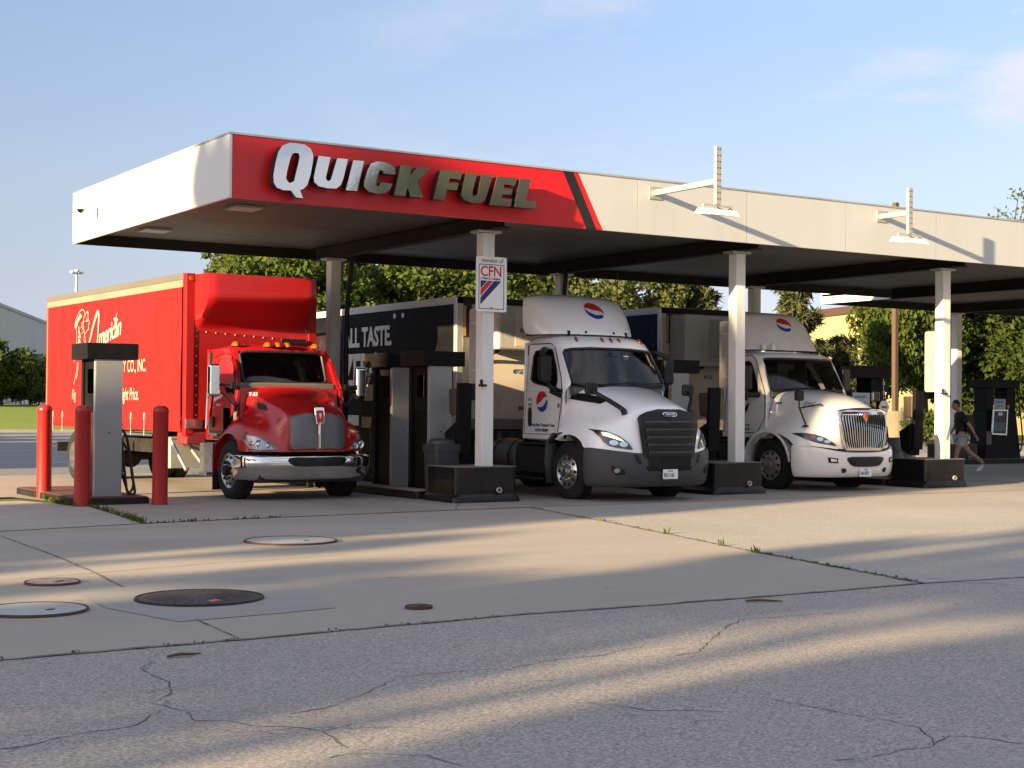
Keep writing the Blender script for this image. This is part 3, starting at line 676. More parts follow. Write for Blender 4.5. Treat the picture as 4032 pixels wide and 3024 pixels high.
# ------------------------------------------------------------------ vehicle building blocks
def wheel(parent, x, y, r, side, w_=.27, rim=ALU, dual=False, long_hub=False):
    """side: -1 outer face towards -x. The wheel is the tyre; rim and hub are its sub-parts"""
    s = side
    def face(mt): return mt
    b = MB()
    for off in ((0, .33) if dual else (0,)):
        xo = x - s*off
        W = w_
        prof = [(.292, 0.02),(.30,.0),(.36,-.012),(r-.09,-.012),(r-.03,.012),(r-.004,.04),(r,.06),(r,W-.06),(r-.004,W-.04),(r-.03,W-.012),(r-.09,W+.012),(.36,W+.012),(.30,W),(.292,W-.02)]
        b.lathe([(q, -s*h) for q, h in prof], (xo, y, r-.015), 'x', 48)
        # tread grooves as shallow blocks
        for k in range(44):
            a = 2*math.pi*k/44
            for lx in (.055,.125,.195):
                ca, sa = math.cos(a), math.sin(a)
                u = Vector((0, -sa, ca)); n = Vector((0, ca, sa)); c = Vector((xo - s*(lx+.012), y, r-.015)) + n*(r+.002)
                e = Vector((1,0,0))*.024; l = u*.025
                vs = [c-e-l-n*.02, c+e-l-n*.02, c+e+l-n*.02, c-e+l-n*.02, c-e-l+n*.006, c+e-l+n*.006, c+e+l+n*.006, c-e+l+n*.006]
                b.add(vs, [(4,5,6,7),(0,1,5,4),(1,2,6,5),(2,3,7,6),(3,0,4,7)])
    wh = b.build('wheel', RUBBER, parent, smooth=True, angle=30)
    b = MB(); c = (x, y, r-.015); dep = .11
    if not dual:
        b.lathe([(.293,-s*-.004),(.285,-s*.012),(.27,-s*.02),(.262,-s*.028),(.215,-s*.0),(.165,s*.02),(.145,s*.025),(.001,s*.025)], c, 'x', 40)
    else:
        b.lathe([(.293,-s*-.002),(.285,-s*.02),(.27,-s*.1),(.262,-s*.14),(.215,-s*.15),(.15,-s*.13),(.001,-s*.13)], c, 'x', 40)
    rm = b.build('rim', rim, wh, smooth=True, angle=35)
    b = MB()
    base = .012 if not dual else -.13
    for k in range(10):
        a = 2*math.pi*(k+.5)/10; py, pz = y+.225*math.sin(a), r-.015+.225*math.cos(a)
        xx = x + s*(.004 if not dual else -.145)
        b.cyl((xx-s*.004,py,pz),(xx+s*.0035,py,pz),.03,n=12)
    b.build('hand_hole', STEELD, wh)
    b = MB()
    hx = x + s*(.025 if not dual else -.13)
    hh = (.05 if long_hub else .02)
    b.lathe([(.088,0),(.088,s*hh),(.078,s*(hh+.02)),(.05,s*(hh+.03)),(.001,s*(hh+.03))], (hx, y, r-.015), 'x', 24)
    for k in range(10):
        a = 2*math.pi*k/10; py, pz = y+.142*math.sin(a), r-.015+.142*math.cos(a)
        b.cyl((hx-s*.01,py,pz),(hx+s*.035,py,pz),.019,.015,8)
    b.build('hub', STEELD if long_hub else rim, wh, smooth=True, angle=30)
    return wh
def planar_cab(p, yz, hole, xw, xr, z0, z1, th=.04, side=-1):
    """fn for prism: side panel in the y-z plane leaning inwards from z0 to z1"""
    def f(u, v, d):
        t = min(1, max(0, (v-z0)/(z1-z0))); return (side*(xw+(xr-xw)*t - d), u, v)
    return f
def globe(parent, fr, w_, h_, tree, d, off, tilt=0.0):
    """round red, white and blue emblem"""
    def P(pts): 
        c, s_ = math.cos(tilt), math.sin(tilt)
        return [((x*c-y*s_)*w_/2, (x*s_+y*c)*h_/2) for x, y in pts]
    circ = lambda a0, a1, n=18, r=1.0: [(r*math.cos(R(a0+(a1-a0)*i/n)), r*math.sin(R(a0+(a1-a0)*i/n))) for i in range(n+1)]
    parts = [('emblem_disc', circ(0,350,35,1.06), LOGOWHITE, 0),
             ('emblem_top', circ(8,188) + [(-.6,-.02),(-.2,.02),(.2,.18),(.6,.32)], LOGORED, .003),
             ('emblem_bottom', circ(197,352,16) + [(.75,-.05),(.45,-.35),(.05,-.5),(-.4,-.46)], LOGOBLUE, .003)]
    for nm, pts, mt, o in parts:
        q = patch(nm, P(pts), fr, mt, parent, 2)
        if tree: drape(q, tree, d, off+o)
def marker(parent, x, y, z, mt, w_=.035, h_=.07, d=.03, name='marker_light', tilt=0.0):
    b = MB(); b.lathe([(1,0),(.95,.4),(.7,.8),(.001,1)], (0,0,0), n=14)
    b.v = [(x+px*w_, y - pz*d + py*h_*math.sin(tilt), z+py*h_*math.cos(tilt)) for px, py, pz in b.v]
    return b.build(name, mt, parent, smooth=True)
def plate(parent, x, y, z, main, top):
    t = MB(); t.prism(rrect(.155,.08,.012), [], lambda u, v, d: (x+u, y-d, z+v), 0, .008)
    p_ = t.build('license_plate', SIGNW, parent)
    text(main, .088, frame((x-.135,y-.0095,z-.045),(1,0,0),(0,0,1)), LBLACK, p_, bold=.002, sx=.62, ext=.0008)
    text(top, .034, frame((x-.05,y-.0095,z+.04),(1,0,0),(0,0,1)), LETD, p_, bold=.001, ext=.0008)
    return p_
def seatset(parent, ys, xs=(-.5,.5), z=1.35, mt=None):
    for x in xs:
        b = MB(); b.box(x-.25,x+.25,ys-.25,ys+.2,z,z+.14); b.box(x-.25,x+.25,ys+.16,ys+.3,z+.1,z+.72); b.box(x-.14,x+.14,ys+.18,ys+.27,z+.74,z+.95)
        b.build('seat', mt or INTER, parent, bevel=.04)
def steering(parent, x, y, z):
    b = MB(); pts = [(x+.23*math.cos(a), y+.1*math.sin(a)*.6, z+.19*math.sin(a)) for a in np.linspace(0,2*math.pi,25)]
    b.tube(pts,.018,6); b.tube([(x-.2,y,z),(x+.2,y,z)],.018,6); b.tube([(x,y,z),(x,y-.3,z-.25)],.03,6)
    b.build('steering_wheel', BLACKP, parent, smooth=True)
def chassis(parent, y0, y1, z=.62, w_=.42):
    b = MB()
    for s in (-1,1): b.box(s*w_-.045, s*w_+.045, y0, y1, z, z+.26)
    for yy in np.arange(y0+.6, y1, 1.3): b.box(-w_+.046, w_-.046, yy, yy+.12, z+.03, z+.2)
    b.build('chassis', STEELD, parent)

DARKG = M('black side glass', (.004,.004,.004), .08)
# ================================================================== red box truck
K = thing('box_truck', (10.495, 23.335, 0), .036, 'red conventional box truck with curtain sides and chrome bumper parked by the left pump', 'truck')
rows = [
 [(0,-1.02,.80),(.25,-1.02,.80),(.5,-1.0,.80),(.57,-.97,.80),(.66,-.92,.80),(.84,-.84,.80),(1.0,-.72,.80),(1.09,-.56,.80),(1.13,-.46,.80)],
 [(0,-1.03,1.1),(.25,-1.03,1.1),(.51,-1.01,1.1),(.57,-.96,1.09),(.66,-.88,1.05),(.84,-.79,1.04),(1.0,-.66,1.03),(1.09,-.5,.99),(1.13,-.42,.9)],
 [(0,-1.01,1.43),(.25,-1.0,1.43),(.51,-.98,1.40),(.575,-.92,1.35),(.66,-.78,1.20),(.84,-.70,1.17),(1.0,-.58,1.15),(1.09,-.44,1.08),(1.13,-.37,.97)],
 [(0,-.93,1.53),(.25,-.92,1.52),(.52,-.88,1.47),(.585,-.83,1.40),(.68,-.64,1.28),(.84,-.57,1.26),(1.0,-.47,1.22),(1.09,-.34,1.13),(1.13,-.3,1.03)],
 [(0,-.55,1.67),(.3,-.54,1.66),(.60,-.5,1.60),(.655,-.47,1.50),(.73,-.37,1.33),(.87,-.32,1.32),(1.01,-.22,1.28),(1.09,-.13,1.19),(1.13,-.11,1.1)],
 [(0,-.2,1.79),(.35,-.2,1.78),(.69,-.16,1.72),(.75,-.13,1.60),(.80,-.05,1.38),(.90,.0,1.33),(1.02,.08,1.26),(1.09,.14,1.16),(1.13,.16,1.07)],
 [(0,.12,1.89),(.4,.12,1.885),(.77,.13,1.85),(.86,.13,1.66),(.90,.16,1.40),(.94,.25,1.27),(1.02,.33,1.13),(1.08,.40,1.0),(1.12,.42,.88)]]
rows = [r[:3] + [tuple(r[2][i]+(r[3][i]-r[2][i])*.2 for i in range(3))] + r[3:] for r in rows]
b = MB(); b.grid(mir(rows)); khood = b.build('hood', RED, K, sub=2)
KT = bvh(khood)
# fender trailing lips down to the mud flaps
for s in (-1,1):
    b = MB(); b.grid([[(s*.93,.27,1.22),(s*1.0,.34,1.12),(s*1.08,.42,1.0),(s*1.125,.43,.9)],[(s*.93,.42,.98),(s*1.0,.47,.92),(s*1.08,.52,.84),(s*1.125,.51,.78)],[(s*.93,.55,.62),(s*1.0,.57,.6),(s*1.08,.59,.58),(s*1.125,.56,.56)],[(s*.93,.58,.3),(s*1.0,.59,.3),(s*1.08,.6,.3),(s*1.125,.58,.3)]])
    b.build('fender_flare', RED, K, sub=1, solid=.02)
    b = MB(); b.box(s*.86-.02*s, s*.86, -.62,.62,.35,1.2); b.build('wheel_well', STEELD, K)  # dark sheet added to give the wheel well its shade
    b = MB(); b.box(min(s*.8,s*1.12), max(s*.8,s*1.12), .585,.605,.13,.62); b.build('mudflap', RUBBER, K)
# grille
kg, kgt, kgb = node_mat('chevron grille')
_N, _L = kgt.nodes, kgt.links.new
_tc = _N.new('ShaderNodeTexCoord'); _sx = _N.new('ShaderNodeSeparateXYZ'); _L(_tc.outputs['Object'], _sx.inputs[0])
_cb = _N.new('ShaderNodeCombineXYZ'); _ab = _N.new('ShaderNodeMath'); _ab.operation = 'PINGPONG'; _ab.inputs[1].default_value = .02
_L(_sx.outputs['X'], _ab.inputs[0]); _ad = _N.new('ShaderNodeMath'); _ad.operation = 'ADD'; _L(_sx.outputs['Z'], _ad.inputs[0]); _L(_ab.outputs[0], _ad.inputs[1])
_sn = _N.new('ShaderNodeMath'); _sn.operation = 'PINGPONG'; _sn.inputs[1].default_value = .011; _L(_ad.outputs[0], _sn.inputs[0])
_rg = _N.new('ShaderNodeMapRange'); _rg.inputs['From Min'].default_value = .003; _rg.inputs['From Max'].default_value = .0075; _L(_sn.outputs[0], _rg.inputs[0])
_mx = _N.new('ShaderNodeMix'); _mx.data_type = 'RGBA'; _mx.inputs['A'].default_value = (.025,.025,.026,1); _mx.inputs['B'].default_value = (.46,.465,.47,1); _L(_rg.outputs[0], _mx.inputs['Factor'])
_L(_mx.outputs['Result'], kgb.inputs['Base Color']); kgb.inputs['Roughness'].default_value = .45; kgb.inputs['Metallic'].default_value = .5
_bp = _N.new('ShaderNodeBump'); _bp.inputs['Distance'].default_value = .01; _L(_rg.outputs[0], _bp.inputs['Height']); _L(_bp.outputs[0], kgb.inputs['Normal'])
def gpatch(name, poly, mt, tree, parent, off, cuts=3, sol=.0, d=(0,1,0), o=(0,-3,0), r=(1,0,0), u=(0,0,1), mirror_=False, holes=()):
    q = patch(name, poly, frame(o, r, u), mt, parent, cuts, holes); drape(q, tree, d, off, 4.0)
    if sol: md = q.modifiers.new('solid','SOLIDIFY'); md.thickness = sol; md.offset = 0
    q.data.polygons.foreach_set('use_smooth', [True]*len(q.data.polygons)); return q
GO = smoothpoly([(-.50,.84),(-.51,1.15),(-.485,1.385),(-.25,1.44),(0,1.455),(.25,1.44),(.485,1.385),(.51,1.15),(.50,.84),(.25,.83),(0,.83),(-.25,.83)],3)
GI = smoothpoly([(-.475,.865),(-.485,1.15),(-.462,1.365),(-.25,1.415),(0,1.425),(.25,1.415),(.462,1.365),(.485,1.15),(.475,.865),(.25,.855),(0,.855),(-.25,.855)],3)
gpatch('grille_surround', GO, M('dark red paint edge',(.30,.010,.012),.35), KT, K, .006, 4, .012)
grl = gpatch('grille', GI, kg, KT, K, .022, 4, .012)
b = MB(); b.tube([(0,-1.055,.845),(0,-1.085,.87),(0,-1.09,1.1),(0,-1.085,1.3),(0,-1.07,1.42)],[.03,.034,.026,.034,.05],12); b.build('grille_bar', CHROME, K, smooth=True)
b = MB(); b.prism([(-.085,1.24),(-.11,1.40),(-.105,1.52),(-.06,1.56),(.06,1.56),(.105,1.52),(.11,1.40),(.085,1.24)], [], lambda u,v,d:(u*.8,-1.04-d-(1.56-v)*.08+max(0,v-1.5)*.9,v), 0,.05)
em = b.build('hood_emblem', CHROME, K, bevel=.012)
b = MB(); b.prism(smoothpoly([(-.05,1.29),(-.055,1.4),(-.05,1.47),(.05,1.47),(.055,1.4),(.05,1.29)],3), [], lambda u,v,d:(u,-1.095-d-(1.56-v)*.08,v), 0,.006); b.build('emblem_badge', LOGORED, em)
# headlights
HL = smoothpoly([(1.085,1.055),(.97,1.055),(.85,1.015),(.74,.935),(.655,.85),(.70,.833),(.85,.828),(1.0,.83),(1.06,.9)],3)
for s in (1,-1):
    pol = [(s*x,z) for x,z in HL]
    h = gpatch('headlight', pol, M('headlight housing',(.45,.45,.46),.25,.7), KT, K, .008, 3, .012)
    for cx_, rr_ in ((.92,.078),(.785,.058)):
        b = MB(); hit = KT.ray_cast(Vector((s*cx_,-4,.91)), Vector((0,1,0)))[0]
        b.lathe([(rr_,0),(rr_*.95,-.012),(rr_*.6,-.004),(rr_*.5,-.012),(.001,-.016)], (s*cx_,hit.y-.012,.905+(.01 if cx_>.9 else -.01)), 'y', 24); b.build('reflector_bowl', REFL, h, smooth=True)
    gpatch('turn_signal', [(s*1.085,1.035),(s*1.0,1.03),(s*.985,.85),(s*1.03,.845),(s*1.07,.91)], M('orange turn lens',(.45,.16,.10),.2,coat=.5), KT, h, .0165, 2)
    gpatch('lens', pol, LENS, KT, h, .034, 3)
    # chrome hood side vent
    hv = patch('hood_vent', [(.42,1.605),(.78,1.55),(.82,1.475),(.80,1.46),(.44,1.49)], frame((s*.8,0,0),(0,-1,0),(0,0,1)), BLACKP, K, 3)
    drape(hv, KT, (-s*.427,.904,0), .006, 2.0)
# bumper
def front_bumper(parent, name, secs, mt, sub=2):
    b = MB(); b.grid(mir(secs)); return b.build(name, mt, parent, sub=sub, solid=.02)
def bsec(z, dy, w_=1.18, ye=-.60, yc=-1.02):
    return [(0,yc+dy,z),(.3,yc+.01+dy,z),(.6,yc+.05+dy,z),(.85,yc+.12+dy,z),(1.02,yc+.21+dy,z),(w_*.95,yc+.32+dy,z),(w_,ye+dy,z),(w_+.005,ye+.25+dy,z)]
kb = front_bumper(K, 'bumper', [bsec(.735,.06),bsec(.73,-.01),bsec(.70,-.03),bsec(.56,-.03),bsec(.545,-.02),bsec(.50,.0,1.17),bsec(.40,.03,1.15),bsec(.36,.08,1.12),bsec(.35,.14,1.1)], CHROME)
BT = bvh(kb)
gpatch('bumper_slot', smoothpoly([(-.50,.705),(0,.71),(.50,.705),(.42,.575),(0,.565),(-.42,.575)],3), STEELD, BT, kb, .012, 4, .01)
gpatch('fog_light', [(.55,.70),(.72,.69),(.72,.62),(.55,.62)], REFL, BT, kb, .01, 2, .01)
b = MB(); b.box(-.95,.95,-.85,-.25,.30,.5); b.build('bumper_bracket', STEELD, K)
# cab
KW0, KW1, KZ0, KZ1 = 1.0, .90, 1.5, 2.55
so = [(-.05,1.80),(.02,1.85),(.20,1.92),(.36,2.40),(.46,2.50),(1.19,2.50),(1.19,.98),(.45,.98),(.30,1.1),(-.02,1.42)]
win = [(.86,2.34),(.33,2.33),(.22,2.25),(.10,1.98),(.06,1.86),(.07,1.74),(.37,1.74),(.45,1.84),(.54,1.87),(.86,1.87)]
cabo = None
b = MB()
for s in (-1,1):
    b.prism(so, [win], planar_cab(None,0,0,KW0,KW1,KZ0,KZ1,side=s), 0, .05)
b.box(-.98,.98,1.15,1.19,.98,2.49); b.box(-.95,.95,-.0,1.14,.98,1.02); b.box(-.9,.9,.02,.06,1.02,1.84)
# black cowl under the glass
b2 = MB(); b2.grid(mir([[(0,.09,1.885),(.5,.095,1.885),(.80,.15,1.88)],[(0,.14,1.93),(.5,.15,1.93),(.78,.195,1.94)]])); b2.build('cowl', LBLACK, K, smooth=True)
# A pillars between glass and side panel
for s in (-1,1):
    b.grid([[(s*.985,-.03,1.80),(s*.96,.10,1.90),(s*.955,.20,1.94)],[(s*.945,.20,1.92),(s*.90,.20,1.96),(s*.80,.20,1.93)],[(s*.915,.36,2.40),(s*.86,.35,2.42),(s*.78,.37,2.44)],[(s*.905,.46,2.50),(s*.86,.40,2.49),(s*.76,.375,2.47)]])
kcab = b.build('cab', RED, K, bevel=.012, smooth=True)
b = MB(); b.grid(mir([[(0,.33,2.45),(.4,.335,2.45),(.74,.37,2.44),(.83,.39,2.44)],[(0,.34,2.50),(.4,.35,2.50),(.76,.38,2.49),(.88,.45,2.46)],[(0,.44,2.57),(.4,.46,2.57),(.76,.48,2.55),(.885,.52,2.48)],[(0,.75,2.60),(.4,.75,2.60),(.76,.75,2.57),(.885,.75,2.49)],[(0,1.12,2.59),(.4,1.12,2.59),(.76,1.12,2.56),(.885,1.12,2.49)],[(0,1.20,2.5),(.4,1.2,2.5),(.76,1.2,2.49),(.885,1.2,2.46)]]))
b.build('roof', RED, K, sub=2)
def windshield(parent, bot, top, mt=GLASS, n=8):
    """bot/top: half rows of (x, y, z), bowed; the glass and its black gasket"""
    def lerp(a, c, t): return tuple(a[i]+(c[i]-a[i])*t for i in range(3))
    rows_ = [[lerp(p, q, t) for p, q in zip(bot, top)] for t in np.linspace(0,1,5)]
    b = MB(); b.grid(mir(rows_)); ws = b.build('windshield', mt, parent, smooth=True)
    B, Tp = mir([bot])[0], mir([top])[0]
    loop = [Vector(p) for p in B] + [Vector(p) for p in reversed(Tp)]; loop = loop + [loop[0]]
    b = MB(); b.tube([p+Vector((0,-.012,0)) for p in loop], .022, 6); b.build('windshield_gasket', LBLACK, ws, smooth=True)
    return ws
kws = windshield(K, [(0,.145,1.925),(.4,.15,1.925),(.68,.175,1.93),(.745,.19,1.955),(.77,.20,1.99)], [(0,.315,2.455),(.4,.32,2.455),(.66,.345,2.45),(.73,.355,2.43),(.765,.355,2.40)])
b = MB(); b.box(-.02,.02,.30,.32,2.28,2.36); b.box(-.13,.13,.28,.3,2.24,2.3); b.build('rear_view_mirror', BLACKP, K)
b = MB(); b.box(-.9,.9,.09,.34,1.75,1.93); b.build('dashboard', INTERG, K, bevel=.03)
b = MB(); b.box(-.97,.97,1.1,1.145,1.03,2.44); b.box(-.88,.88,.5,1.1,2.43,2.46); b.build('cab_lining', INTER, K)
seatset(K, .72, z=1.3); steering(K, .42, .40, 1.98)
for s in (-1,1):
    dr = MB(); door = [(.92,2.43),(.42,2.43),(.34,2.37),(.02,1.90),(-.02,1.80),(-.02,1.50),(.12,1.36),(.42,1.12),(.96,1.12)]
    dr.prism(door, [win], planar_cab(None,0,0,KW0+.008,KW1+.008,KZ0,KZ1,side=s), 0, .006)
    d_ = dr.build('door', RED, K, bevel=.004)
    g_ = MB(); g_.prism(win, [], planar_cab(None,0,0,KW0-.01,KW1-.01,KZ0,KZ1,side=s), 0, .006); g_.build('window', DARKG, d_)
    b = MB(); f = planar_cab(None,0,0,KW0+.012,KW1+.012,KZ0,KZ1,side=s)
    inner = [(.84,2.32),(.34,2.31),(.24,2.24),(.12,1.98),(.08,1.86),(.09,1.76),(.36,1.76),(.44,1.86),(.54,1.89),(.84,1.89)]
    b.prism(win, [inner], f, -.004, .004); b.build('window_frame', RUBBER, d_)
    b = MB(); b.prism([(.80,1.36),(.87,1.36),(.87,1.17),(.80,1.17)], [], f, -.025, 0); b.build('handle', BLACKP, d_, bevel=.01)
    b = MB(); b.prism([(.42,1.50),(.22,1.50),(.16,1.43),(.16,1.30),(.38,1.12),(.42,1.12)], [], f, -.004, .002); b.build('lower_window', GLASSD, d_)
    b = MB(); b.tube([f(.98,2.37,-.01), f(.60,2.43,-.03), f(.40,2.40,-.02)],.018,6); b.build('rain_visor', RED, d_, smooth=True)
    b = MB(); b.tube([f(1.02,1.75,-.05),f(1.02,1.15,-.05)],.016,8); b.build('grab_handle', CHROME, K, smooth=True)
    # mirrors: chrome shells on black arms
    mx = s*1.36
    mb_ = MB(); mb_.box(mx-.10,mx+.10,-.03,.10,1.68,2.22); mo = mb_.build('mirror', CHROME, K, bevel=.05, seg=4)
    b = MB(); b.tube([(mx,.04,1.90),(s*1.02,-.03,1.87)],.016,8); b.tube([(mx,.04,1.86),(s*1.2,.0,1.72),(s*1.02,-.08,1.52)],.013,8); b.box(s*1.05-.04,s*1.05+.04,-.08,.02,1.82,1.92); b.prism([(-.14,1.56),(.02,1.62),(.0,1.42)], [], lambda u,v,d:(s*(.99+d),u,v), 0,.03); b.build('mirror_arm', BLACKP, mo, smooth=True)
    wheel(K, s*1.09, 0, .49, s, long_hub=True)
for x, y in ((-.77,.50),(-.23,.40),(-.05,.395),(.13,.40),(.70,.48)):
    b = MB(); b.lathe([(.07,-.02),(.065,.015),(.045,.045),(.02,.06),(.001,.062)], (0,0,0), n=16); b.v = [(x+px, y+py*1.5, 2.565+pz) for px,py,pz in b.v]
    b.build('marker_light', AMBER, K, smooth=True)
text('T-55', .085, frame((-.80,-.10,1.70),(.8,-1,0),(0,0,1)), LETW, K, shear=.15, bold=.002); 
q = K.children[-1]
drape(q, KT, (1,.4,0), .006, 2.0)
fd = frame((-1.012,.95,1.56),(0,-1,0),(.0,0,1))
text('American', .115, frame((-1.006,.84,1.60),(0,-1,.22),(0,.22,1)), LETW, K, shear=.35, sx=.8, bold=.002)
text('SUPPLY CO.', .045, frame((-1.010,.72,1.535),(0,-1,0),(0,0,1)), LETW, K, sx=.8)
text('GVW 26,000', .062, frame((-1.004,.98,1.03),(0,-1,0),(0,0,1)), LETW, K, bold=.001, sx=.8)
b = MB(); b.box(-1.008,-1.0,-.085,.03,1.30,1.44); b.build('permit_sticker', M('cream sticker',(.66,.60,.48),.5), K)
# steps, tank, battery box, chassis
b = MB(); b.box(-1.12,-.72,.62,1.14,.42,.90); 
for z in np.arange(.46,.88,.045): b.box(-1.127,-1.12,.63,1.13,z,z+.028)
b.box(-1.22,-.80,.62,1.3,.37,.42); b.build('step_box', ALU, K, bevel=.008)
b = MB(); b.prism([(.62,.9),(.62,.30),(.95,.42),(1.1,.85)], [], lambda u,v,d:(-1.0+d,u-.12,v), 0,.03); b.build('step_bracket', STEELD, K)
b = MB(); b.box(-1.16,-.60,2.35,3.05,.42,.94); b.box(-1.165,-.6,2.33,3.07,.94,.97); b.build('tool_box', TRIM, K, bevel=.01)
b = MB(); b.tube([(-1.17,2.3,.92),(-1.17,1.6,.42)],.03,6); b.tube([(-.9,1.5,.5),(-.9,2.3,.9)],.03,6); b.build('box_strut', TRIM, K)
chassis(K, -.7, 8.9)
b = MB(); b.cyl((-.75,0,.47),(.75,0,.47),.06,n=10); b.box(-.4,.4,-.3,1.2,.46,1.4); b.build('axle', STEELD, K)
b = MB(); b.cyl((-.75,7.4,.48),(.75,7.4,.48),.09,n=10); b.lathe([(.001,-.2),(.2,-.12),(.25,0),(.2,.12),(.001,.2)],(0,7.4,.48),'y',16); b.build('axle', STEELD, K)
for s in (-1,1): wheel(K, s*1.17, 7.45, .51, s, dual=True, rim=ALU)
b = MB(); b.box(-1.15,1.15,8.6,8.66,.55,.75); b.box(-1.1,-.7,5.9,5.92,.2,.9); b.build('rear_bar', STEELD, K)
# cargo box
BX, BY0, BY1, BZ0, BZ1 = 1.25, 1.5, 9.1, 1.10, 3.815
b = MB(); b.box(-BX+.03,BX-.03,BY0+.06,BY1-.04,BZ0+.02,BZ1-.03); b.box(-BX+.02,BX-.02,BY0,BY0+.055,.98,BZ1-.02); box_ = b.build('cargo_box', RED_BOX, K, bevel=.006)
for s in (-1,1):
    b = MB(); b.box(min(s*(BX-.16),s*(BX+.002)),max(s*(BX-.16),s*(BX+.002)),BY0-.02,BY0+.13,.98 if s>0 else 1.0,BZ1); b.build('corner_post', RED_BOX, box_, bevel=.015)
b = MB(); b.box(-BX-.002,-BX+.12,BY1-.1,BY1+.03,BZ0-.02,BZ1-.01); b.build('corner_post', RED_BOX, box_, bevel=.015)
CRM = M('weathered cream rail', (.22,.195,.15), .6, var=.06, spec=.2, dirt=(.14,.125,.095), dirt_amt=.6, dirt_scale=1.5, stretch=(1,.5,2))
b = MB(); b.box(-BX-.004,-BX+.06,BY0+.135,BY1-.01,BZ1-.105,BZ1+.01); b.build('top_rail', M('grey top rail',(.11,.105,.095),.6,dirt=(.07,.065,.06),dirt_amt=.6,stretch=(1,.4,2)), box_, bevel=.006)
b = MB(); b.box(-BX-.012,-BX+.02,BY0+.135,BY1-.03,BZ1-.235,BZ1-.108); b.build('rail_cover', CRM, box_, bevel=.008)
b = MB(); b.box(-BX,BX,BY0+.14,BY1,BZ1-.012,BZ1+.002); b.build('box_roof', TRIM, box_)
b = MB(); b.box(-BX-.03,-BX-.006,BY1-.16,BY1-.12,1.25,BZ1-.24); b.build('rear_seal', CRM, box_)
# curtain: slightly wavy vinyl sheet hanging on the side
ny, nz = 90, 14; rows_ = []
for i in range(nz):
    z = 1.30 + (BZ1-.236-1.30)*i/(nz-1); row = []
    for j in range(ny):
        y = BY0+.15+(BY1-.17-BY0-.15)*j/(ny-1)
        wv = .007*math.sin(y*9.5)+.004*math.sin(y*23+z)+.006*math.sin(z*3+y*1.3)
        row.append((-BX-.010-max(0,wv+.004), y, z))
    rows_.append(row)
b = MB(); b.grid(rows_); cur = b.build('side_curtain', CURTAIN, box_, smooth=True)
rows_ = [[(-BX-.014-.006*math.sin(j*1.9)-(.018 if i==1 else 0), BY0+.13+(BY1-.15-BY0-.13)*j/60, z) for j in range(61)] for i, z in enumerate((1.31,1.25,1.08))]
b = MB(); b.grid(rows_); b.build('curtain_skirt', CURTAIN, box_, smooth=True)
for y in (2.5,3.3,3.97,4.7,5.5,6.2,6.9,7.9,8.5,8.9):
    b = MB(); b.box(-BX-.045,-BX-.02,y-.02,y+.02,1.27,1.38); b.tube([(-BX-.035,y,1.37),(-BX-.045,y-.03,1.40),(-BX-.035,y-.05,1.35)],.008,6); b.box(-BX-.04,-BX-.03,y-.012,y+.012,.98,1.27); b.build('curtain_buckle', GALV, box_)
b = MB()
for z in np.arange(1.2,3.75,.17): b.lathe([(.016,0),(.012,-.008),(.001,-.010)],(-BX+.2,BY0+.0,z),'y',8)
for i in range(13): b.lathe([(.016,0),(.012,-.008),(.001,-.010)],(-1.05+i*.18,BY0,2.82-.01*i),'y',8)
for z in np.arange(2.3,3.75,.2): b.lathe([(.016,0),(.012,-.008),(.001,-.010)],(BX-.2,BY0,z),'y',8)
b.build('rivet', TRIM, box_)
# wind deflector: hollow nose bulging from the box front
ny, nz = 30, 22; rows_ = []
for i in range(nz):
    tz = i/(nz-1); z = 2.78+(3.80-2.78)*tz; row = []
    for j in range(ny):
        x = -1.10+2.2*j/(ny-1); ex = max(0, 1-abs(x/1.10)**24)
        zz = z + (1-tz)*(.30*(1-abs(x/1.1)**1.6)*0 - .05*x)
        lift = min(1, max(0, (tz-.06*(1+x))/.62)); lift = lift*lift*(3-2*lift)
        row.append((x, BY0-.004-.46*lift*ex**.4, zz))
    rows_.append(row)
rows_.append([(x, BY0-.004, 3.805) for x, _, _ in rows_[-1]])
b = MB(); b.grid(rows_); b.build('wind_deflector', RED, box_, smooth=True, angle=50)
b = MB(); b.box(.55,1.02,BY0-.05,BY0-.02,2.66,2.74); b.build('maker_badge', BLACKP, box_)
b = MB(); b.lathe([(.05,0),(.045,-.015),(.001,-.02)],(-BX+.09,BY0-.022,3.73),'y',16); b.build('clearance_light', AMBER, box_, smooth=True)
b = MB(); b.box(-BX-.005,-.95,BY0-.06,BY0-.005,1.14,1.30)
b.build('reflector_rail', ALU, box_, bevel=.006)
b = MB(); b.box(-BX+.02,-.85,BY0-.02,BY0+.4,.86,1.08); b.build('corner_block', M('dark red steel',(.17,.012,.014),.6,dirt=(.06,.03,.03),dirt_amt=.5), box_, bevel=.03)
# lettering on the curtain
LETL = M('faded cream vinyl lettering', (.36,.31,.25), .55, var=.08)
XC = -BX-.026
fc = lambda y, z, r=(0,-1,0), u=(0,0,1): frame((XC,y,z), r, u)
text('Y CO., INC.', .33, fc(4.42,2.15), LETL, box_, sx=.70, bold=.003)
text('ight Price.', .33, fc(4.46,1.63), LETL, box_, sx=.64, shear=.22, bold=.003)
text('Rig', .30, fc(7.34,1.64), LETL, box_, sx=.62, shear=.22)
rv = Vector((0,-1,.17)).normalized()
text('merican', .50, frame((XC,5.80,2.66), rv, (0,.17,1)), LETL, box_, sx=.86, shear=.42, bold=.010, space=.90)
b = MB(); fn = lambda u, v: (XC, u, v)
A_ = spline([(6.55,2.45,0),(6.34,2.75,0),(6.12,3.08,0),(5.93,3.30,0),(5.84,3.34,0),(5.80,3.24,0),(5.83,2.95,0),(5.90,2.55,0)],6)
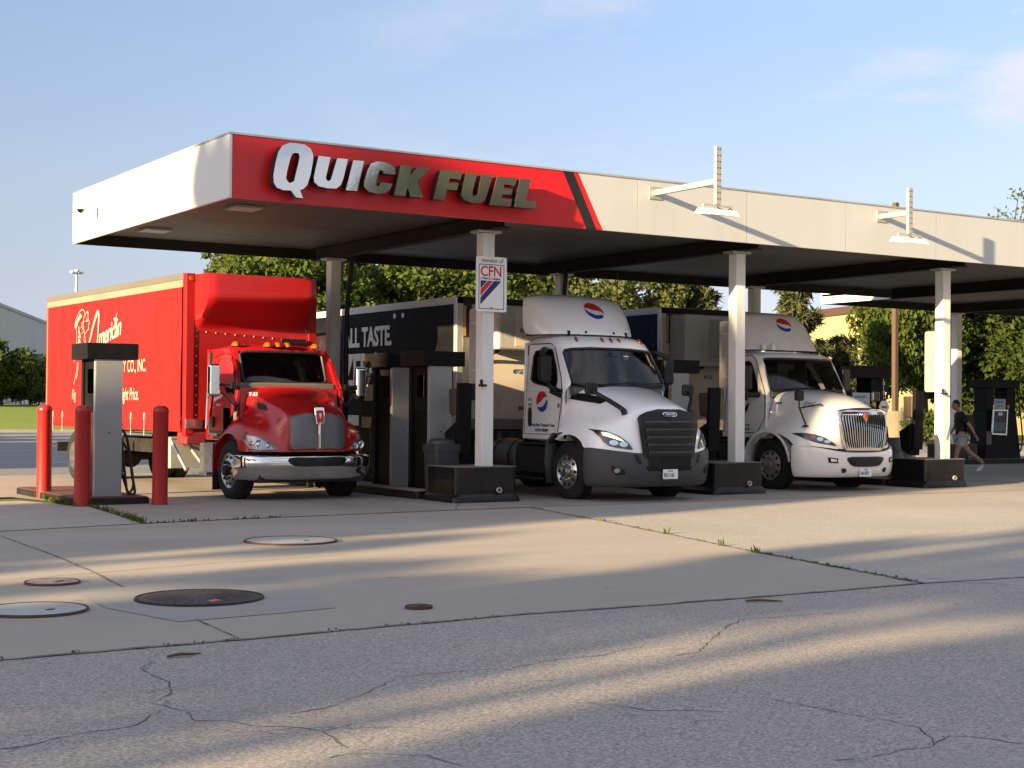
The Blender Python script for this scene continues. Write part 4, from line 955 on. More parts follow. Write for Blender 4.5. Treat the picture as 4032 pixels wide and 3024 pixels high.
ribbon(b, [(p.x,p.y) for p in A_], [.04+.05*math.sin(math.pi*i/(len(A_)-1)) for i in range(len(A_))], fn)
ribbon(b, [(6.42,2.62),(6.1,2.66),(5.85,2.62)], .04, fn)
st = [(4.78,3.33),(4.86,3.18),(4.98,3.20),(4.90,3.10),(4.96,2.97),(4.87,3.04),(4.80,2.97),(4.81,3.09),(4.72,3.16),(4.82,3.18)]
b.prism(st, [], lambda u,v,d:(XC-d,u,v), 0,.001)
b.build('script_lettering', LETL, box_)
b = MB()
def stroke(pts, w_=.022): 
    sp = spline([(u,v,0) for u,v in pts],5); ribbon(b, [(p.x,p.y) for p in sp], w_, fn)
# feather headdress profile drawn in line: crown arc, feathers, face, braids
stroke([(7.24,3.10),(7.12,3.28),(6.92,3.41),(6.74,3.44),(6.64,3.38),(6.60,3.28)])
for k in range(5):
    t_ = k/4; stroke([(7.24-.10*t_,3.10-.04*t_),(7.06-.10*t_,3.26-.03*t_),(6.86-.07*t_,3.36-.05*t_)], .016)
stroke([(6.60,3.30),(6.52,3.38),(6.42,3.37),(6.40,3.28),(6.46,3.20),(6.56,3.20)]); stroke([(6.46,3.36),(6.47,3.28),(6.53,3.22)],.014)
stroke([(6.40,3.24),(6.34,3.16),(6.40,3.10),(6.36,3.04),(6.44,3.02),(6.52,2.98)]); stroke([(6.66,3.30),(6.70,3.16),(6.66,3.04),(6.60,2.90),(6.56,2.78),(6.48,2.72)])
stroke([(7.12,3.05),(7.08,2.92),(7.10,2.80),(7.0,2.72),(6.92,2.66)]); stroke([(6.98,3.1),(6.94,2.95),(6.97,2.83),(6.86,2.74),(6.84,2.66)])
for i in range(16):
    u_, v_ = 7.04-.13*random.random(), 2.76+.34*random.random(); stroke([(u_,v_),(u_-.05,v_+.02),(u_-.07,v_-.03)], .02)
for i in range(10):
    u_, v_ = 6.86-.18*random.random(), 2.95+.22*random.random(); stroke([(u_,v_),(u_-.04,v_+.04)], .022)
stroke([(6.52,2.98),(6.62,2.92),(6.66,2.84),(6.58,2.76)],.014); stroke([(7.02,2.40),(7.06,2.24),(7.13,2.10),(7.24,1.94)]); stroke([(6.98,2.38),(7.0,2.20),(7.08,2.06)]); stroke([(7.12,2.72),(7.18,2.6),(7.16,2.48),(7.24,2.40)],.016)
b.build('emblem_drawing', LETL, box_)
# ================================================================== white tractor with black grille
F = thing('semi_tractor', (15.6, 20.9, 0), 0, 'white day cab semi tractor with black louvred grille and dark grey bumper', 'truck')
rows = [
 [(0,-1.33,.80),(.3,-1.33,.80),(.55,-1.32,.81),(.72,-1.25,.83),(.92,-1.14,.85),(1.08,-1.01,.86),(1.19,-.83,.88),(1.22,-.62,.885)],
 [(0,-1.33,1.05),(.3,-1.33,1.05),(.58,-1.30,1.05),(.73,-1.22,1.05),(.92,-1.10,1.05),(1.08,-.97,1.04),(1.185,-.78,1.01),(1.22,-.6,.94)],
 [(0,-1.30,1.40),(.3,-1.30,1.39),(.61,-1.26,1.37),(.74,-1.14,1.31),(.92,-1.0,1.25),(1.07,-.87,1.22),(1.175,-.69,1.14),(1.22,-.56,.99)],
 [(0,-1.27,1.57),(.3,-1.25,1.565),(.61,-1.19,1.50),(.76,-.98,1.40),(.93,-.84,1.33),(1.07,-.73,1.29),(1.175,-.55,1.19),(1.22,-.48,1.04)],
 [(0,-1.07,1.665),(.3,-1.05,1.66),(.60,-.97,1.60),(.78,-.72,1.48),(.94,-.61,1.38),(1.08,-.5,1.34),(1.175,-.38,1.22),(1.22,-.35,1.09)],
 [(0,-.6,1.80),(.3,-.6,1.795),(.62,-.55,1.74),(.82,-.42,1.59),(.96,-.35,1.44),(1.09,-.28,1.37),(1.175,-.2,1.23),(1.22,-.17,1.11)],
 [(0,-.2,1.90),(.35,-.2,1.89),(.72,-.18,1.85),(.92,-.12,1.70),(1.02,-.1,1.50),(1.09,-.05,1.37),(1.16,.0,1.22),(1.20,.02,1.08)],
 [(0,.03,1.945),(.4,.05,1.94),(.83,.1,1.89),(1.0,.16,1.72),(1.06,.2,1.5),(1.09,.235,1.32),(1.11,.27,1.15),(1.12,.30,.98)]]
b = MB(); b.grid(mir(rows)); fhood = b.build('hood', WHITE, F, sub=2)
FT = bvh(fhood)
def fbs(z, dy, w_=1.22, k=0):
    return [(0,-1.36+dy,z),(.3,-1.36+dy,z),(.56,-1.345+dy,z),(.75,-1.28+dy,z+k*.2),(.95,-1.165+dy,z+k*.5),(1.1,-1.03+dy,z+k*.8),(w_*.98,-.87+dy*.6,z+k),(w_+.02,-.66,z+k*1.05)]
fbump = front_bumper(F, 'bumper', [fbs(.80,.03,1.20,.085),fbs(.79,.0,1.22,.085),fbs(.70,-.01,1.235,.04),fbs(.52,-.005,1.23,.01),fbs(.36,.05,1.21),fbs(.29,.09,1.18),fbs(.265,.16,1.15)], GREYP)
FBT = bvh(fbump)
# grille: black shield with louvres that overlaps the bumper
GRO = [(-.62,1.40),(-.45,1.50),(-.2,1.53),(.2,1.53),(.45,1.50),(.62,1.40),(.60,1.2),(.53,.80),(.50,.60),(.44,.53),(-.44,.53),(-.50,.60),(-.53,.80),(-.60,1.2)]
def fgrill_y(x, z): return -1.372 - .0 + .16*abs(x)**2.2 + max(0, z-1.3)*.30
b = MB()
zz = np.linspace(.53, 1.53, 22); 
def half_w(z): return np.interp(z, [.53,.60,.80,1.2,1.40,1.47,1.53], [.44,.50,.53,.60,.62,.52,.22])
b.grid([[(t*half_w(z), fgrill_y(t*half_w(z), z), z) for t in np.linspace(-1,1,17)] for z in zz])
fgr = b.build('grille', BLACKP, F, smooth=True, solid=.03)
b = MB()
for z in (1.325,1.20,1.075,.95,.825):
    w0 = half_w(z)-.085
    f_ = [(t*w0, fgrill_y(t*w0, z)) for t in np.linspace(-1,1,13)]
    b.grid([[(x,y-.050,z+.02) for x,y in f_],[(x,y-.062,z+.0) for x,y in f_],[(x,y-.03,z-.035) for x,y in f_],[(x,y-.01,z-.05) for x,y in f_]])
b.build('louvre', GREYP, fgr, smooth=True, solid=.008)
b = MB()
for z in np.arange(.58,.76,.03):
    w0 = half_w(z)-.05; f_ = [(t*w0, fgrill_y(t*w0, z)) for t in np.linspace(-1,1,9)]
    b.grid([[(x,y-.036,z+.006) for x,y in f_],[(x,y-.042,z) for x,y in f_],[(x,y-.036,z-.006) for x,y in f_]])
for x in np.arange(-.42,.43,.06): b.box(x-.004,x+.004,fgrill_y(x,.7)-.04,fgrill_y(x,.7)-.03,.56,.76)
b.build('mesh_insert', STEELD, fgr)
pts = lambda w0, h0, n=24: [(math.copysign(abs(math.cos(a))**.6, math.cos(a))*w0, 1.455+math.copysign(abs(math.sin(a))**.8, math.sin(a))*h0) for a in np.linspace(0,2*math.pi,n,endpoint=False)]
b = MB(); b.prism(pts(.15,.042), [], lambda u,v,d:(u, fgrill_y(u,v)-.035-d, v), 0,.012); b.build('badge', CHROME, fgr, bevel=.003)
b = MB(); b.prism(pts(.135,.028), [], lambda u,v,d:(u, fgrill_y(u,v)-.047-d, v), 0,.003); b.build('badge_field', LOGOBLUE, fgr)
text('FREIGHTLINER', .04, frame((-.118,-1.40-.012,1.441),(1,0,0),(0,0,1)), LOGOWHITE, fgr, bold=.001, sx=.70, ext=.003)
# headlights
FH = [(1.14,1.205),(1.0,1.17),(.86,1.09),(.74,.98),(.685,.875),(.75,.88),(.92,.905),(1.02,.94),(1.07,1.0),(1.10,1.1)]
HOUS = M('dark headlight housing', (.05,.05,.055), .3, .3)
DRL = M('lit running light', (.8,.78,.55), .2); _b = DRL.node_tree.nodes['Principled BSDF']; _b.inputs['Emission Color'].default_value = (.9,.95,.55,1); _b.inputs['Emission Strength'].default_value = .45
for s in (-1,1):
    pol = [(s*x,z) for x,z in FH]
    h = gpatch('headlight', pol, HOUS, FT, F, .012, 3, .015)
    gpatch('daytime_light', [(s*x,z) for x,z in [(1.07,1.165),(.98,1.14),(.86,1.06),(.80,1.0),(.86,1.02),(1.0,1.075),(1.06,1.10)]], DRL if s<0 else REFL, FT, h, .026, 2)
    gpatch('turn_signal', [(s*x,z) for x,z in [(1.135,1.195),(1.085,1.17),(1.055,1.05),(1.0,.95),(1.02,.945),(1.075,1.01),(1.115,1.11)]], AMBER, FT, h, .028, 2)
    for cx_, cz_ in ((.95,.985),(.82,.96)):
        gpatch('reflector_bowl', [(s*cx_+.055*math.cos(a)*1.1, cz_+.045*math.sin(a)) for a in np.linspace(0,6.28,13)[:-1]], REFL, FT, h, .027, 1)
    gpatch('lens', pol, LENS, FT, h, .036, 3)
    gpatch('fog_light', [(s*1.03,.62),(s*.85,.56),(s*.83,.47),(s*.95,.46),(s*1.01,.52)], STEELD, FBT, F, .012, 2, .01)
    gpatch('fog_lens', [(s*.95+.04*math.cos(a), .53+.04*math.sin(a)) for a in np.linspace(0,6.28,13)[:-1]], REFL, FBT, F, .024, 1)
    gpatch('tow_slot', [(s*.70,.80),(s*.64,.79),(s*.575,.66),(s*.60,.64),(s*.66,.68)], STEELD, FBT, F, .01, 2, .006)
    v_ = patch('hood_vent', [(-.12,1.83),(.60,1.70),(.48,1.62),(-.12,1.70)], frame((s*3,0,0),(0,-1,0),(0,0,1)), BLACKP, F, 3); drape(v_, FT, (-s,0,0), .008, 4.0)
    # hood mirror on its bent stalk
    foot = FT.ray_cast(Vector((s*3,-1.06,1.42)), Vector((-s,0,0)))[0]; mid = FT.ray_cast(Vector((s*3,-.80,1.58)), Vector((-s,0,0)))[0]
    b = MB(); b.tube(spline([foot+Vector((0,0,.03)), foot+Vector((s*.01,.06,.12)), Vector((s*.93,-.80,1.72)), Vector((s*1.0,-.66,1.80)), Vector((s*1.02,-.58,1.86))],4), [.05]*4+[.04]*4+[.035]*9, 8)
    b.build('mirror_stalk', BLACKP, F, smooth=True)
    b = MB(); b.box(s*1.03-.12,s*1.03+.12,-.62,-.52,1.77,1.97); b.build('hood_mirror', BLACKP, F, bevel=.045, seg=4)
# cab side panels, doors
def cabshell(T, mt, roof_rows, prm):
    W0, W1, Z0, Z1 = 1.08, .98, 1.9, 2.72
    b = MB()
    for s in (-1,1): b.prism(prm['outer'], [prm['win']], planar_cab(None,0,0,W0,W1,Z0,Z1,side=s), 0, .05)
    yb = prm['back']; b.box(-1.05,1.05,yb-.04,yb,1.0,2.70); b.box(-1.0,1.0,.2,yb-.045,.98,1.02); b.box(-1.0,1.0,.17,.2,1.02,1.93)
    for s in (-1,1): b.grid([[(s*p[0],p[1],p[2]) for p in r] for r in prm['pillar']])
    cab_ = b.build('cab', mt, T, bevel=.012, smooth=True)
    b = MB(); b.grid(mir(roof_rows)); b.build('roof', mt, T, sub=2)
    for s in (-1,1):
        f = planar_cab(None,0,0,W0+.006,W1+.006,Z0,Z1,side=s)
        b = MB(); b.prism(prm['door'], [prm['win']], f, 0, .006); d_ = b.build('door', mt, T, bevel=.004)
        b = MB(); b.prism(prm['win'], [], planar_cab(None,0,0,W0-.012,W1-.012,Z0,Z1,side=s), 0, .005); b.build('window', prm['glass'] if s<0 else GLASS, d_)
        cxw = sum(p[0] for p in prm['win'])/len(prm['win']); czw = sum(p[1] for p in prm['win'])/len(prm['win'])
        inner = [(cxw+(y-cxw)*.94, czw+(z-czw)*.94) for y,z in prm['win']]
        b = MB(); b.prism([(cxw+(y-cxw)*1.04, czw+(z-czw)*1.04) for y,z in prm['win']], [inner], f, -.006, .002); b.build('window_frame', RUBBER, d_)
        b = MB(); b.prism(smoothpoly([(1.14,1.52),(1.22,1.52),(1.22,1.25),(1.14,1.25)],3), [], f, -.02, .0); b.build('handle', BLACKP, d_)
        if s < 0: prm['f'] = f; prm['d'] = d_
    # dark gap round the door
    for s in (-1,1):
        b = MB(); f = planar_cab(None,0,0,W0+.002,W1+.002,Z0,Z1,side=s); dd = prm['door'] + [prm['door'][0]]
        b.tube([f(u,v,0) for u,v in dd], .009, 5); b.build('door_seal', RUBBER, cab_)

    return cab_
prmF = dict(back=1.44,
  outer=[(.20,1.0),(.17,1.55),(.16,1.86),(.21,1.98),(.40,2.35),(.60,2.68),(1.44,2.68),(1.44,1.0)],
  door=[(1.36,2.66),(.70,2.66),(.56,2.62),(.26,2.06),(.215,1.90),(.22,1.66),(.27,1.40),(.34,1.09),(1.38,1.09)],
  win=[(1.19,2.06),(1.18,2.44),(1.13,2.53),(.86,2.57),(.64,2.55),(.58,2.50),(.43,2.22),(.37,2.02),(.39,1.90),(.67,1.92),(1.02,1.97),(1.12,2.0)],
  pillar=[[(1.06,.12,1.84),(1.04,.08,1.90),(1.01,.055,1.94)],[(1.08,.16,1.88),(1.04,.10,1.96),(1.0,.06,1.99)],[(1.065,.24,2.04),(1.02,.18,2.12),(.985,.15,2.15)],[(1.02,.42,2.40),(.98,.36,2.46),(.955,.34,2.47)],[(.99,.60,2.68),(.96,.48,2.62),(.94,.40,2.56)]],
  glass=glass('clear side glass', (.72,.76,.74)))
roofF = [[(0,.335,2.585),(.5,.345,2.58),(.90,.385,2.55),(1.0,.47,2.53)],[(0,.345,2.64),(.5,.36,2.64),(.91,.40,2.62),(1.005,.52,2.58)],[(0,.42,2.755),(.5,.44,2.755),(.91,.48,2.735),(1.005,.60,2.65)],[(0,.60,2.83),(.5,.62,2.83),(.91,.66,2.79),(1.005,.72,2.68)],[(0,1.0,2.85),(.5,1.0,2.85),(.9,1.0,2.81),(1.005,1.0,2.68)],[(0,1.42,2.85),(.5,1.42,2.85),(.9,1.42,2.81),(1.005,1.42,2.68)],[(0,1.46,2.70),(.5,1.46,2.70),(.9,1.46,2.70),(1.0,1.45,2.67)]]
cabshell(F, WHITE, roofF, prmF)
fws = windshield(F, [(0,-.03,1.935),(.4,-.02,1.935),(.80,.02,1.945),(.95,.05,1.97),(.985,.075,2.02)], [(0,.33,2.585),(.4,.335,2.585),(.78,.36,2.565),(.91,.385,2.545),(.945,.39,2.50)])
b = MB(); b.grid(mir([[(0,-.075,1.90),(.5,-.06,1.90),(.95,.02,1.905)],[(0,-.035,1.945),(.5,-.025,1.945),(.97,.055,1.965)]])); b.build('cowl', BLACKP, F, smooth=True)
b = MB(); b.tube([(-.5,-.07,1.95),(.2,-.06,1.985),(.36,-.055,1.99)],.012,6); b.tube([(.15,-.07,1.95),(.7,-.04,1.985),(.86,-.02,1.99)],.012,6); b.build('wiper', BLACKP, F, smooth=True)
b = MB(); b.box(-.95,.95,.03,.36,1.76,1.93); b.box(-.2,.3,.02,.3,1.93,1.97); b.build('dashboard', INTERG, F, bevel=.03)
b = MB(); b.box(-1.0,1.0,1.36,1.395,1.03,2.66); b.box(-.94,.94,.62,1.36,2.66,2.69); b.box(-.5,.5,1.345,1.36,2.1,2.5); b.build('cab_lining', INTER, F)
seatset(F, 1.14, z=1.42); steering(F, .5, .45, 2.02)
b = MB(); b.box(-.03,.03,.27,.29,2.40,2.52); b.box(-.12,.12,.25,.28,2.36,2.46); b.box(.22,.33,.315,.32,2.45,2.53); b.build('dash_camera', BLACKP, F)
b = MB(); b.box(.26,.37,.262,.268,2.40,2.47); b.build('toll_tag', SIGNW, F)
for x in (-.62,-.09,.10,.28,.77):
    marker(F, x, .425+.06*abs(x), 2.735, ORANGE, .032, .062, .03, tilt=.5)
b = MB(); b.grid(mir([
 [(0,.58,2.825),(.45,.61,2.825),(.82,.76,2.825),(.99,1.02,2.825),(1.02,1.52,2.825)],[(0,.66,3.0),(.45,.69,3.0),(.82,.83,3.0),(1.0,1.06,3.0),(1.03,1.54,3.0)],
 [(0,.88,3.28),(.43,.90,3.28),(.80,1.01,3.27),(.985,1.18,3.27),(1.03,1.56,3.27)],[(0,1.12,3.49),(.41,1.14,3.485),(.77,1.22,3.47),(.94,1.33,3.46),(1.0,1.58,3.44)],
 [(0,1.36,3.575),(.38,1.37,3.57),(.72,1.41,3.56),(.89,1.46,3.53),(.96,1.62,3.49)],[(0,1.66,3.58),(.38,1.66,3.575),(.70,1.66,3.565),(.88,1.66,3.54),(.95,1.66,3.49)]]))
ffair = b.build('roof_fairing', WHITE, F, sub=2, solid=.015)
FFT = bvh(ffair)
globe(F, frame((.06,-2,3.28),(1,0,0),(0,0,1)), .40, .30, FFT, (0,1,0), .006, -.5)
b = MB()
for x in (-.62,-.3,.3,.62): b.box(x-.02,x+.02,.62+.2*x*x-.03,.62+.2*x*x+.03,2.80,2.90)
b.tube([(-1.0,1.45,2.83),(-.965,1.06,2.83),(-.80,.80,2.83),(-.45,.635,2.83),(0,.61,2.83),(.45,.635,2.83),(.80,.80,2.83),(.965,1.06,2.83),(1.0,1.45,2.83)],.014,6)
b.build('fairing_seal', RUBBER, F)
fD = lambda y, z: frame((-1.094,y,z),(0,-1,0),(0,0,1))
dgl = prmF['d']
globe(F, fD(.80,1.655), .345, .36, None, None, 0, .25)
for nm in ('emblem_top','emblem_bottom'):
    for o in F.children:
        if o.name.startswith(nm) and o.data.vertices[0].co.x < -1.05 and abs(o.data.vertices[0].co.y-.8) < .3:
            for v in o.data.vertices: v.co.x -= .003
text('New Bern Transport Corp.', .075, frame((-1.0945,1.13,1.225),(0,-1,0),(0,0,1)), LETD, dgl, bold=.001, sx=.86)
text('US DOT 892047', .072, frame((-1.0945,1.02,1.135),(0,-1,0),(0,0,1)), LETD, dgl, bold=.001, sx=.84)
text('4172', .085, frame((-1.0945,1.245,1.66),(0,-1,0),(0,0,1)), LETD, dgl, sx=.75); text('4114', .085, frame((-1.0945,1.245,1.57),(0,-1,0),(0,0,1)), LETD, dgl, sx=.75)
b = MB(); b.box(-1.093,-1.088,.27,.33,1.55,1.62); b.build('green_sticker', M('green sticker',(.03,.25,.08),.5), F)
for s in (-1,1):
    # big side mirror on a low arm
    b = MB(); b.box(s*1.33-.11,s*1.33+.11,.30,.44,1.98,2.44); mo = b.build('mirror', BLACKP, F, bevel=.05, seg=4)
    b = MB(); b.prism([(.22,1.72),(.18,1.86),(.5,1.93),(.52,1.80)], [], lambda u,v,d:(s*(1.08+d),u,v), 0,.05); b.tube([(s*1.1,.33,1.80),(s*1.25,.38,1.94),(s*1.33,.38,2.02)],.04,8); b.tube([(s*1.02,.9,2.56),(s*1.2,.55,2.55),(s*1.36,.42,2.48),(s*1.34,.37,2.4)],.045,8); b.build('mirror_arm', BLACKP, mo, smooth=True)
    wheel(F, s*1.11, 0, .49, s)
    b = MB(); b.box(min(s*.82,s*.84),max(s*.82,s*.84),-.6,.62,.3,1.15); b.build('wheel_well', STEELD, F)  # added dark sheet, stands in for shade behind the wheel
    prof = [(math.cos(a),math.sin(a)) for a in np.linspace(R(10),R(175),12)]
    b = MB(); b.grid([[(s*.84,.02+.60*c+.05,.52+.60*q) for c,q in prof],[(s*1.16,.02+.60*c+.05,.52+.60*q) for c,q in prof]]); b.build('wheel_arch', STEELD, F, smooth=True, solid=.02)
    b = MB(); b.grid([[(s*.86,.36,1.1),(s*1.16,.36,1.1)],[(s*.86,.50,.95),(s*1.19,.50,.95)],[(s*.86,.56,.6),(s*1.18,.56,.6)],[(s*.86,.54,.25),(s*1.15,.54,.25)]]); b.build('splash_guard', GREYP, F, smooth=True, solid=.03)
plate(F, -.02, -1.415, .47, 'R51-1165', 'TEXAS')
def tractor_rear(T):
    chassis(T, -.9, 4.3)
    b = MB(); b.box(-1.12,-.5,.62,1.5,.42,.88); b.box(-1.15,-.55,.6,1.5,.90,.94); b.box(-1.18,-.6,.62,1.55,.30,.345); b.build('step_box', BLACKP, T, bevel=.01)
    b = MB(); b.cyl((.82,1.62,.66),(.82,2.5,.66),.33,n=24); b.build('fuel_tank', STEELD, T, smooth=True, bevel=.02)
    b = MB(); b.cyl((-.82,1.62,.66),(-.82,2.5,.66),.33,n=24)
    tk = b.build('fuel_tank', M('dusty tank',(.10,.09,.08),.5,.4,dirt=(.19,.165,.14),dirt_amt=.7,dirt_scale=4), T, smooth=True, bevel=.02)
    b = MB()
    for yy in (1.8,2.3):
        b.lathe([(.335,-.03),(.34,0),(.335,.03)], (-.82,yy,.66), 'y', 24)
    b.build('tank_strap', STEELD, tk)
    b = MB(); b.cyl((-.75,0,.46),(.75,0,.46),.06,n=10); b.box(-.5,.5,-.9,.2,.45,1.3); b.build('axle', STEELD, T)
    b = MB(); b.cyl((-.75,3.7,.5),(.75,3.7,.5),.12,n=10); b.build('axle', STEELD, T)
    b = MB(); b.box(-.6,.6,2.9,4.2,.9,1.1); b.build('fifth_wheel', STEELD, T)
    for s in (-1,1): wheel(T, s*1.17, 3.75, .51, s, dual=True)
    b = MB(); b.box(-1.05,1.05,1.44,1.6,.98,1.12); b.build('cab_mount', STEELD, T)
tractor_rear(F)
b = MB(); b.tube([(.93,1.36,2.9),(.93,1.36,4.05)],.008,6); b.build('antenna', BLACKP, F)

# ================================================================== white tractor with chrome grille
P = thing('semi_tractor', (21.1, 21.93, 0), 0, 'white day cab semi tractor with chrome vertical bar grille and white bumper', 'truck')
rows = [
 [(0,-1.38,.80),(.3,-1.38,.80),(.58,-1.36,.80),(.75,-1.29,.83),(.93,-1.16,.855),(1.08,-1.02,.87),(1.18,-.87,.88),(1.215,-.74,.89)],
 [(0,-1.40,1.05),(.32,-1.40,1.05),(.62,-1.36,1.05),(.78,-1.25,1.05),(.94,-1.10,1.04),(1.08,-.96,1.03),(1.175,-.81,1.0),(1.215,-.71,.95)],
 [(0,-1.37,1.44),(.33,-1.36,1.43),(.66,-1.31,1.40),(.78,-1.15,1.32),(.92,-.98,1.24),(1.06,-.85,1.19),(1.165,-.7,1.11),(1.215,-.61,1.0)],
 [(0,-1.29,1.61),(.32,-1.27,1.60),(.63,-1.18,1.53),(.76,-1.0,1.43),(.9,-.82,1.32),(1.05,-.7,1.25),(1.165,-.55,1.16),(1.215,-.46,1.06)],
 [(0,-1.0,1.77),(.32,-.98,1.755),(.63,-.9,1.68),(.78,-.75,1.55),(.9,-.6,1.41),(1.04,-.48,1.30),(1.155,-.36,1.20),(1.215,-.3,1.11)],
 [(0,-.6,1.88),(.34,-.6,1.865),(.68,-.55,1.79),(.81,-.45,1.62),(.9,-.36,1.44),(1.03,-.26,1.31),(1.15,-.18,1.21),(1.215,-.12,1.11)],
 [(0,-.2,1.93),(.38,-.2,1.915),(.76,-.16,1.85),(.89,-.12,1.64),(.94,-.08,1.42),(1.03,.0,1.28),(1.14,.12,1.13),(1.205,.2,1.0)],
 [(0,.06,1.955),(.42,.07,1.945),(.85,.1,1.88),(.97,.1,1.64),(1.0,.12,1.42),(1.03,.2,1.22),(1.13,.36,1.0),(1.19,.42,.80)]]
b = MB(); b.grid(mir(rows)); phood = b.build('hood', WHITE_OLD, P, sub=2)
PT = bvh(phood)
def pbs(z, dy, w_=1.22, k=0):
    return [(0,-1.42+dy,z),(.3,-1.42+dy,z),(.6,-1.40+dy,z+k*.1),(.8,-1.32+dy,z+k*.4),(.98,-1.18+dy,z+k*.7),(1.12,-1.03+dy,z+k*.9),(w_,-.87+dy*.6,z+k),(w_+.015,-.74,z+k*1.05)]
pb = front_bumper(P, 'bumper', [pbs(.74,.04,1.19,.13),pbs(.735,.0,1.21,.13),pbs(.68,-.02,1.225,.10),pbs(.50,-.02,1.225,.02),pbs(.46,-.005,1.22,.01),pbs(.40,.0,1.21),pbs(.32,.04,1.18),pbs(.285,.10,1.15)], WHITE_OLD)
PBT = bvh(pb)
# grille: chrome shell, dark recess and vertical bars
def pg_y(x, z): return -1.405 + .13*abs(x)**2.2 + max(0, z-1.25)*.16
def pg_w(z): return float(np.interp(z, [.77,.82,.95,1.3,1.44,1.52,1.56], [.44,.52,.575,.645,.655,.60,.45]))
b = MB(); b.grid([[(t*pg_w(z), pg_y(t*pg_w(z), z)-.015, z) for t in np.linspace(-1,1,17)] for z in np.linspace(.77,1.56,18)])
pgr = b.build('grille', CHROME, P, smooth=True, solid=.03)
b = MB(); b.grid([[(t*(pg_w(z)-.07), pg_y(t*(pg_w(z)-.07), z)-.049, z) for t in np.linspace(-1,1,17)] for z in np.linspace(.85,1.46,14)])
b.build('grille_recess', STEELD, pgr, smooth=True)
b = MB()
for i in range(19):
    t = (i-9)/9.6; pts = []
    for z in np.linspace(.83,1.475,9):
        x = t*(pg_w(z)-.055); pts.append((x, pg_y(x,z)-.062, z))
    b.tube(pts, .0145, 6)
b.build('grille_bar', CHROME, pgr, smooth=True)
b = MB(); b.grid([[(t*.60, pg_y(t*.60,1.6)-.0-.0*t, 1.585-.045*abs(t)**2+dz) for t in np.linspace(-1,1,13)] for dz in (-.02,.015)]); b.build('grille_gap_strip', M('dark red gap trim',(.06,.015,.015),.4), pgr, smooth=True, solid=.02)  # dark red strip along the top edge of the grille
b = MB(); b.prism([(0,1.54),(.075,1.44),(0,1.30),(-.075,1.44)], [], lambda u,v,d:(u,-1.455-d+max(0,v-1.35)*.16,v), 0,.018); b.build('badge', CHROME, pgr, bevel=.006)
b = MB(); b.prism([(0,1.505),(.048,1.44),(0,1.36),(-.048,1.44)], [], lambda u,v,d:(u,-1.474-d+max(0,v-1.35)*.16,v), 0,.006); b.build('badge_field', M('orange red badge',(.5,.06,.03),.35), pgr)
b = MB(); b.prism([(0,1.47),(.03,1.44),(0,1.40),(-.03,1.44)], [[(0,1.458),(.018,1.44),(0,1.415),(-.018,1.44)]], lambda u,v,d:(u,-1.481-d+max(0,v-1.35)*.16,v), 0,.004); b.build('badge_mark', CHROME, pgr)
PH = smoothpoly([(1.165,1.105),(1.0,1.10),(.85,1.04),(.73,.95),(.655,.875),(.75,.885),(.95,.93),(1.08,1.0)],3)
for s in (-1,1):
    pol = [(s*x,z) for x,z in PH]
    h = gpatch('headlight', pol, HOUS, PT, P, .012, 3, .015)
    gpatch('reflector_bowl', [(s*.90+.045*math.cos(a), 1.0+.038*math.sin(a)) for a in np.linspace(0,6.28,13)[:-1]], REFL, PT, h, .024, 1)
    gpatch('reflector_bowl', [(s*.80+.05*math.cos(a), .955+.03*math.sin(a)) for a in np.linspace(0,6.28,13)[:-1]], REFL, PT, h, .024, 1)
    gpatch('turn_signal', [(s*1.02,1.09),(s*.95,1.075),(s*.95,1.0),(s*1.02,1.02)], ORANGE, PT, h, .024, 1)
    gpatch('lens', pol, LENS, PT, h, .034, 3)
    fl = gpatch('fog_light', [(s*.86,.66),(s*.68,.64),(s*.68,.55),(s*.84,.56)], STEELD, PBT, P, .012, 2, .01)
    gpatch('fog_lens', [(s*.82,.635),(s*.71,.62),(s*.71,.575),(s*.81,.58)], REFL, PBT, fl, .024, 1)
    gpatch('tow_slot', [(s*.60,.45),(s*.50,.45),(s*.47,.40),(s*.52,.36),(s*.57,.37)], STEELD, PBT, P, .008, 2, .006)
    # hood mirror on a two-leg stand
    f1 = PT.ray_cast(Vector((s*3,-.86,1.23)), Vector((-s,0,0)))[0]; f2 = PT.ray_cast(Vector((s*.62,-.95,4)), Vector((0,0,-1)))[0]
    hd = Vector((s*1.02,-.72,1.80))
    b = MB(); b.tube([f1, f1+Vector((s*.02,-.02,.05)), hd+Vector((0,0,-.2)), hd],.016,8); b.tube([f2+Vector((0,0,.0)), f2+Vector((s*.05,.0,.04)), hd+Vector((0,0,-.22))],.014,8); b.lathe([(.07,0),(.06,.02),(.02,.035)],(f1.x,f1.y,f1.z),'z',12); b.build('mirror_stand', BLACKP, P, smooth=True)
    b = MB(); b.box(hd.x-.10,hd.x+.10,hd.y-.05,hd.y+.05,hd.z-.08,hd.z+.12); b.build('hood_mirror', BLACKP, P, bevel=.04, seg=4)
gpatch('bumper_intake', smoothpoly([(-.46,.655),(0,.665),(.46,.655),(.40,.53),(.28,.485),(0,.48),(-.28,.485),(-.40,.53)],3), BLACKP, PBT, P, .012, 4, .01)
b = MB(); b.grid([[(x,-1.40+.15*abs(x)**2+dy,z+.07*abs(x)**2) for x in np.linspace(-.62,.62,13)] for dy,z in ((.0,.795),(.03,.745))]); b.build('bumper_gap', STEELD, P, smooth=True, solid=.02)
plate(P, 0, -1.455, .37, 'R64-2973', 'TEXAS')
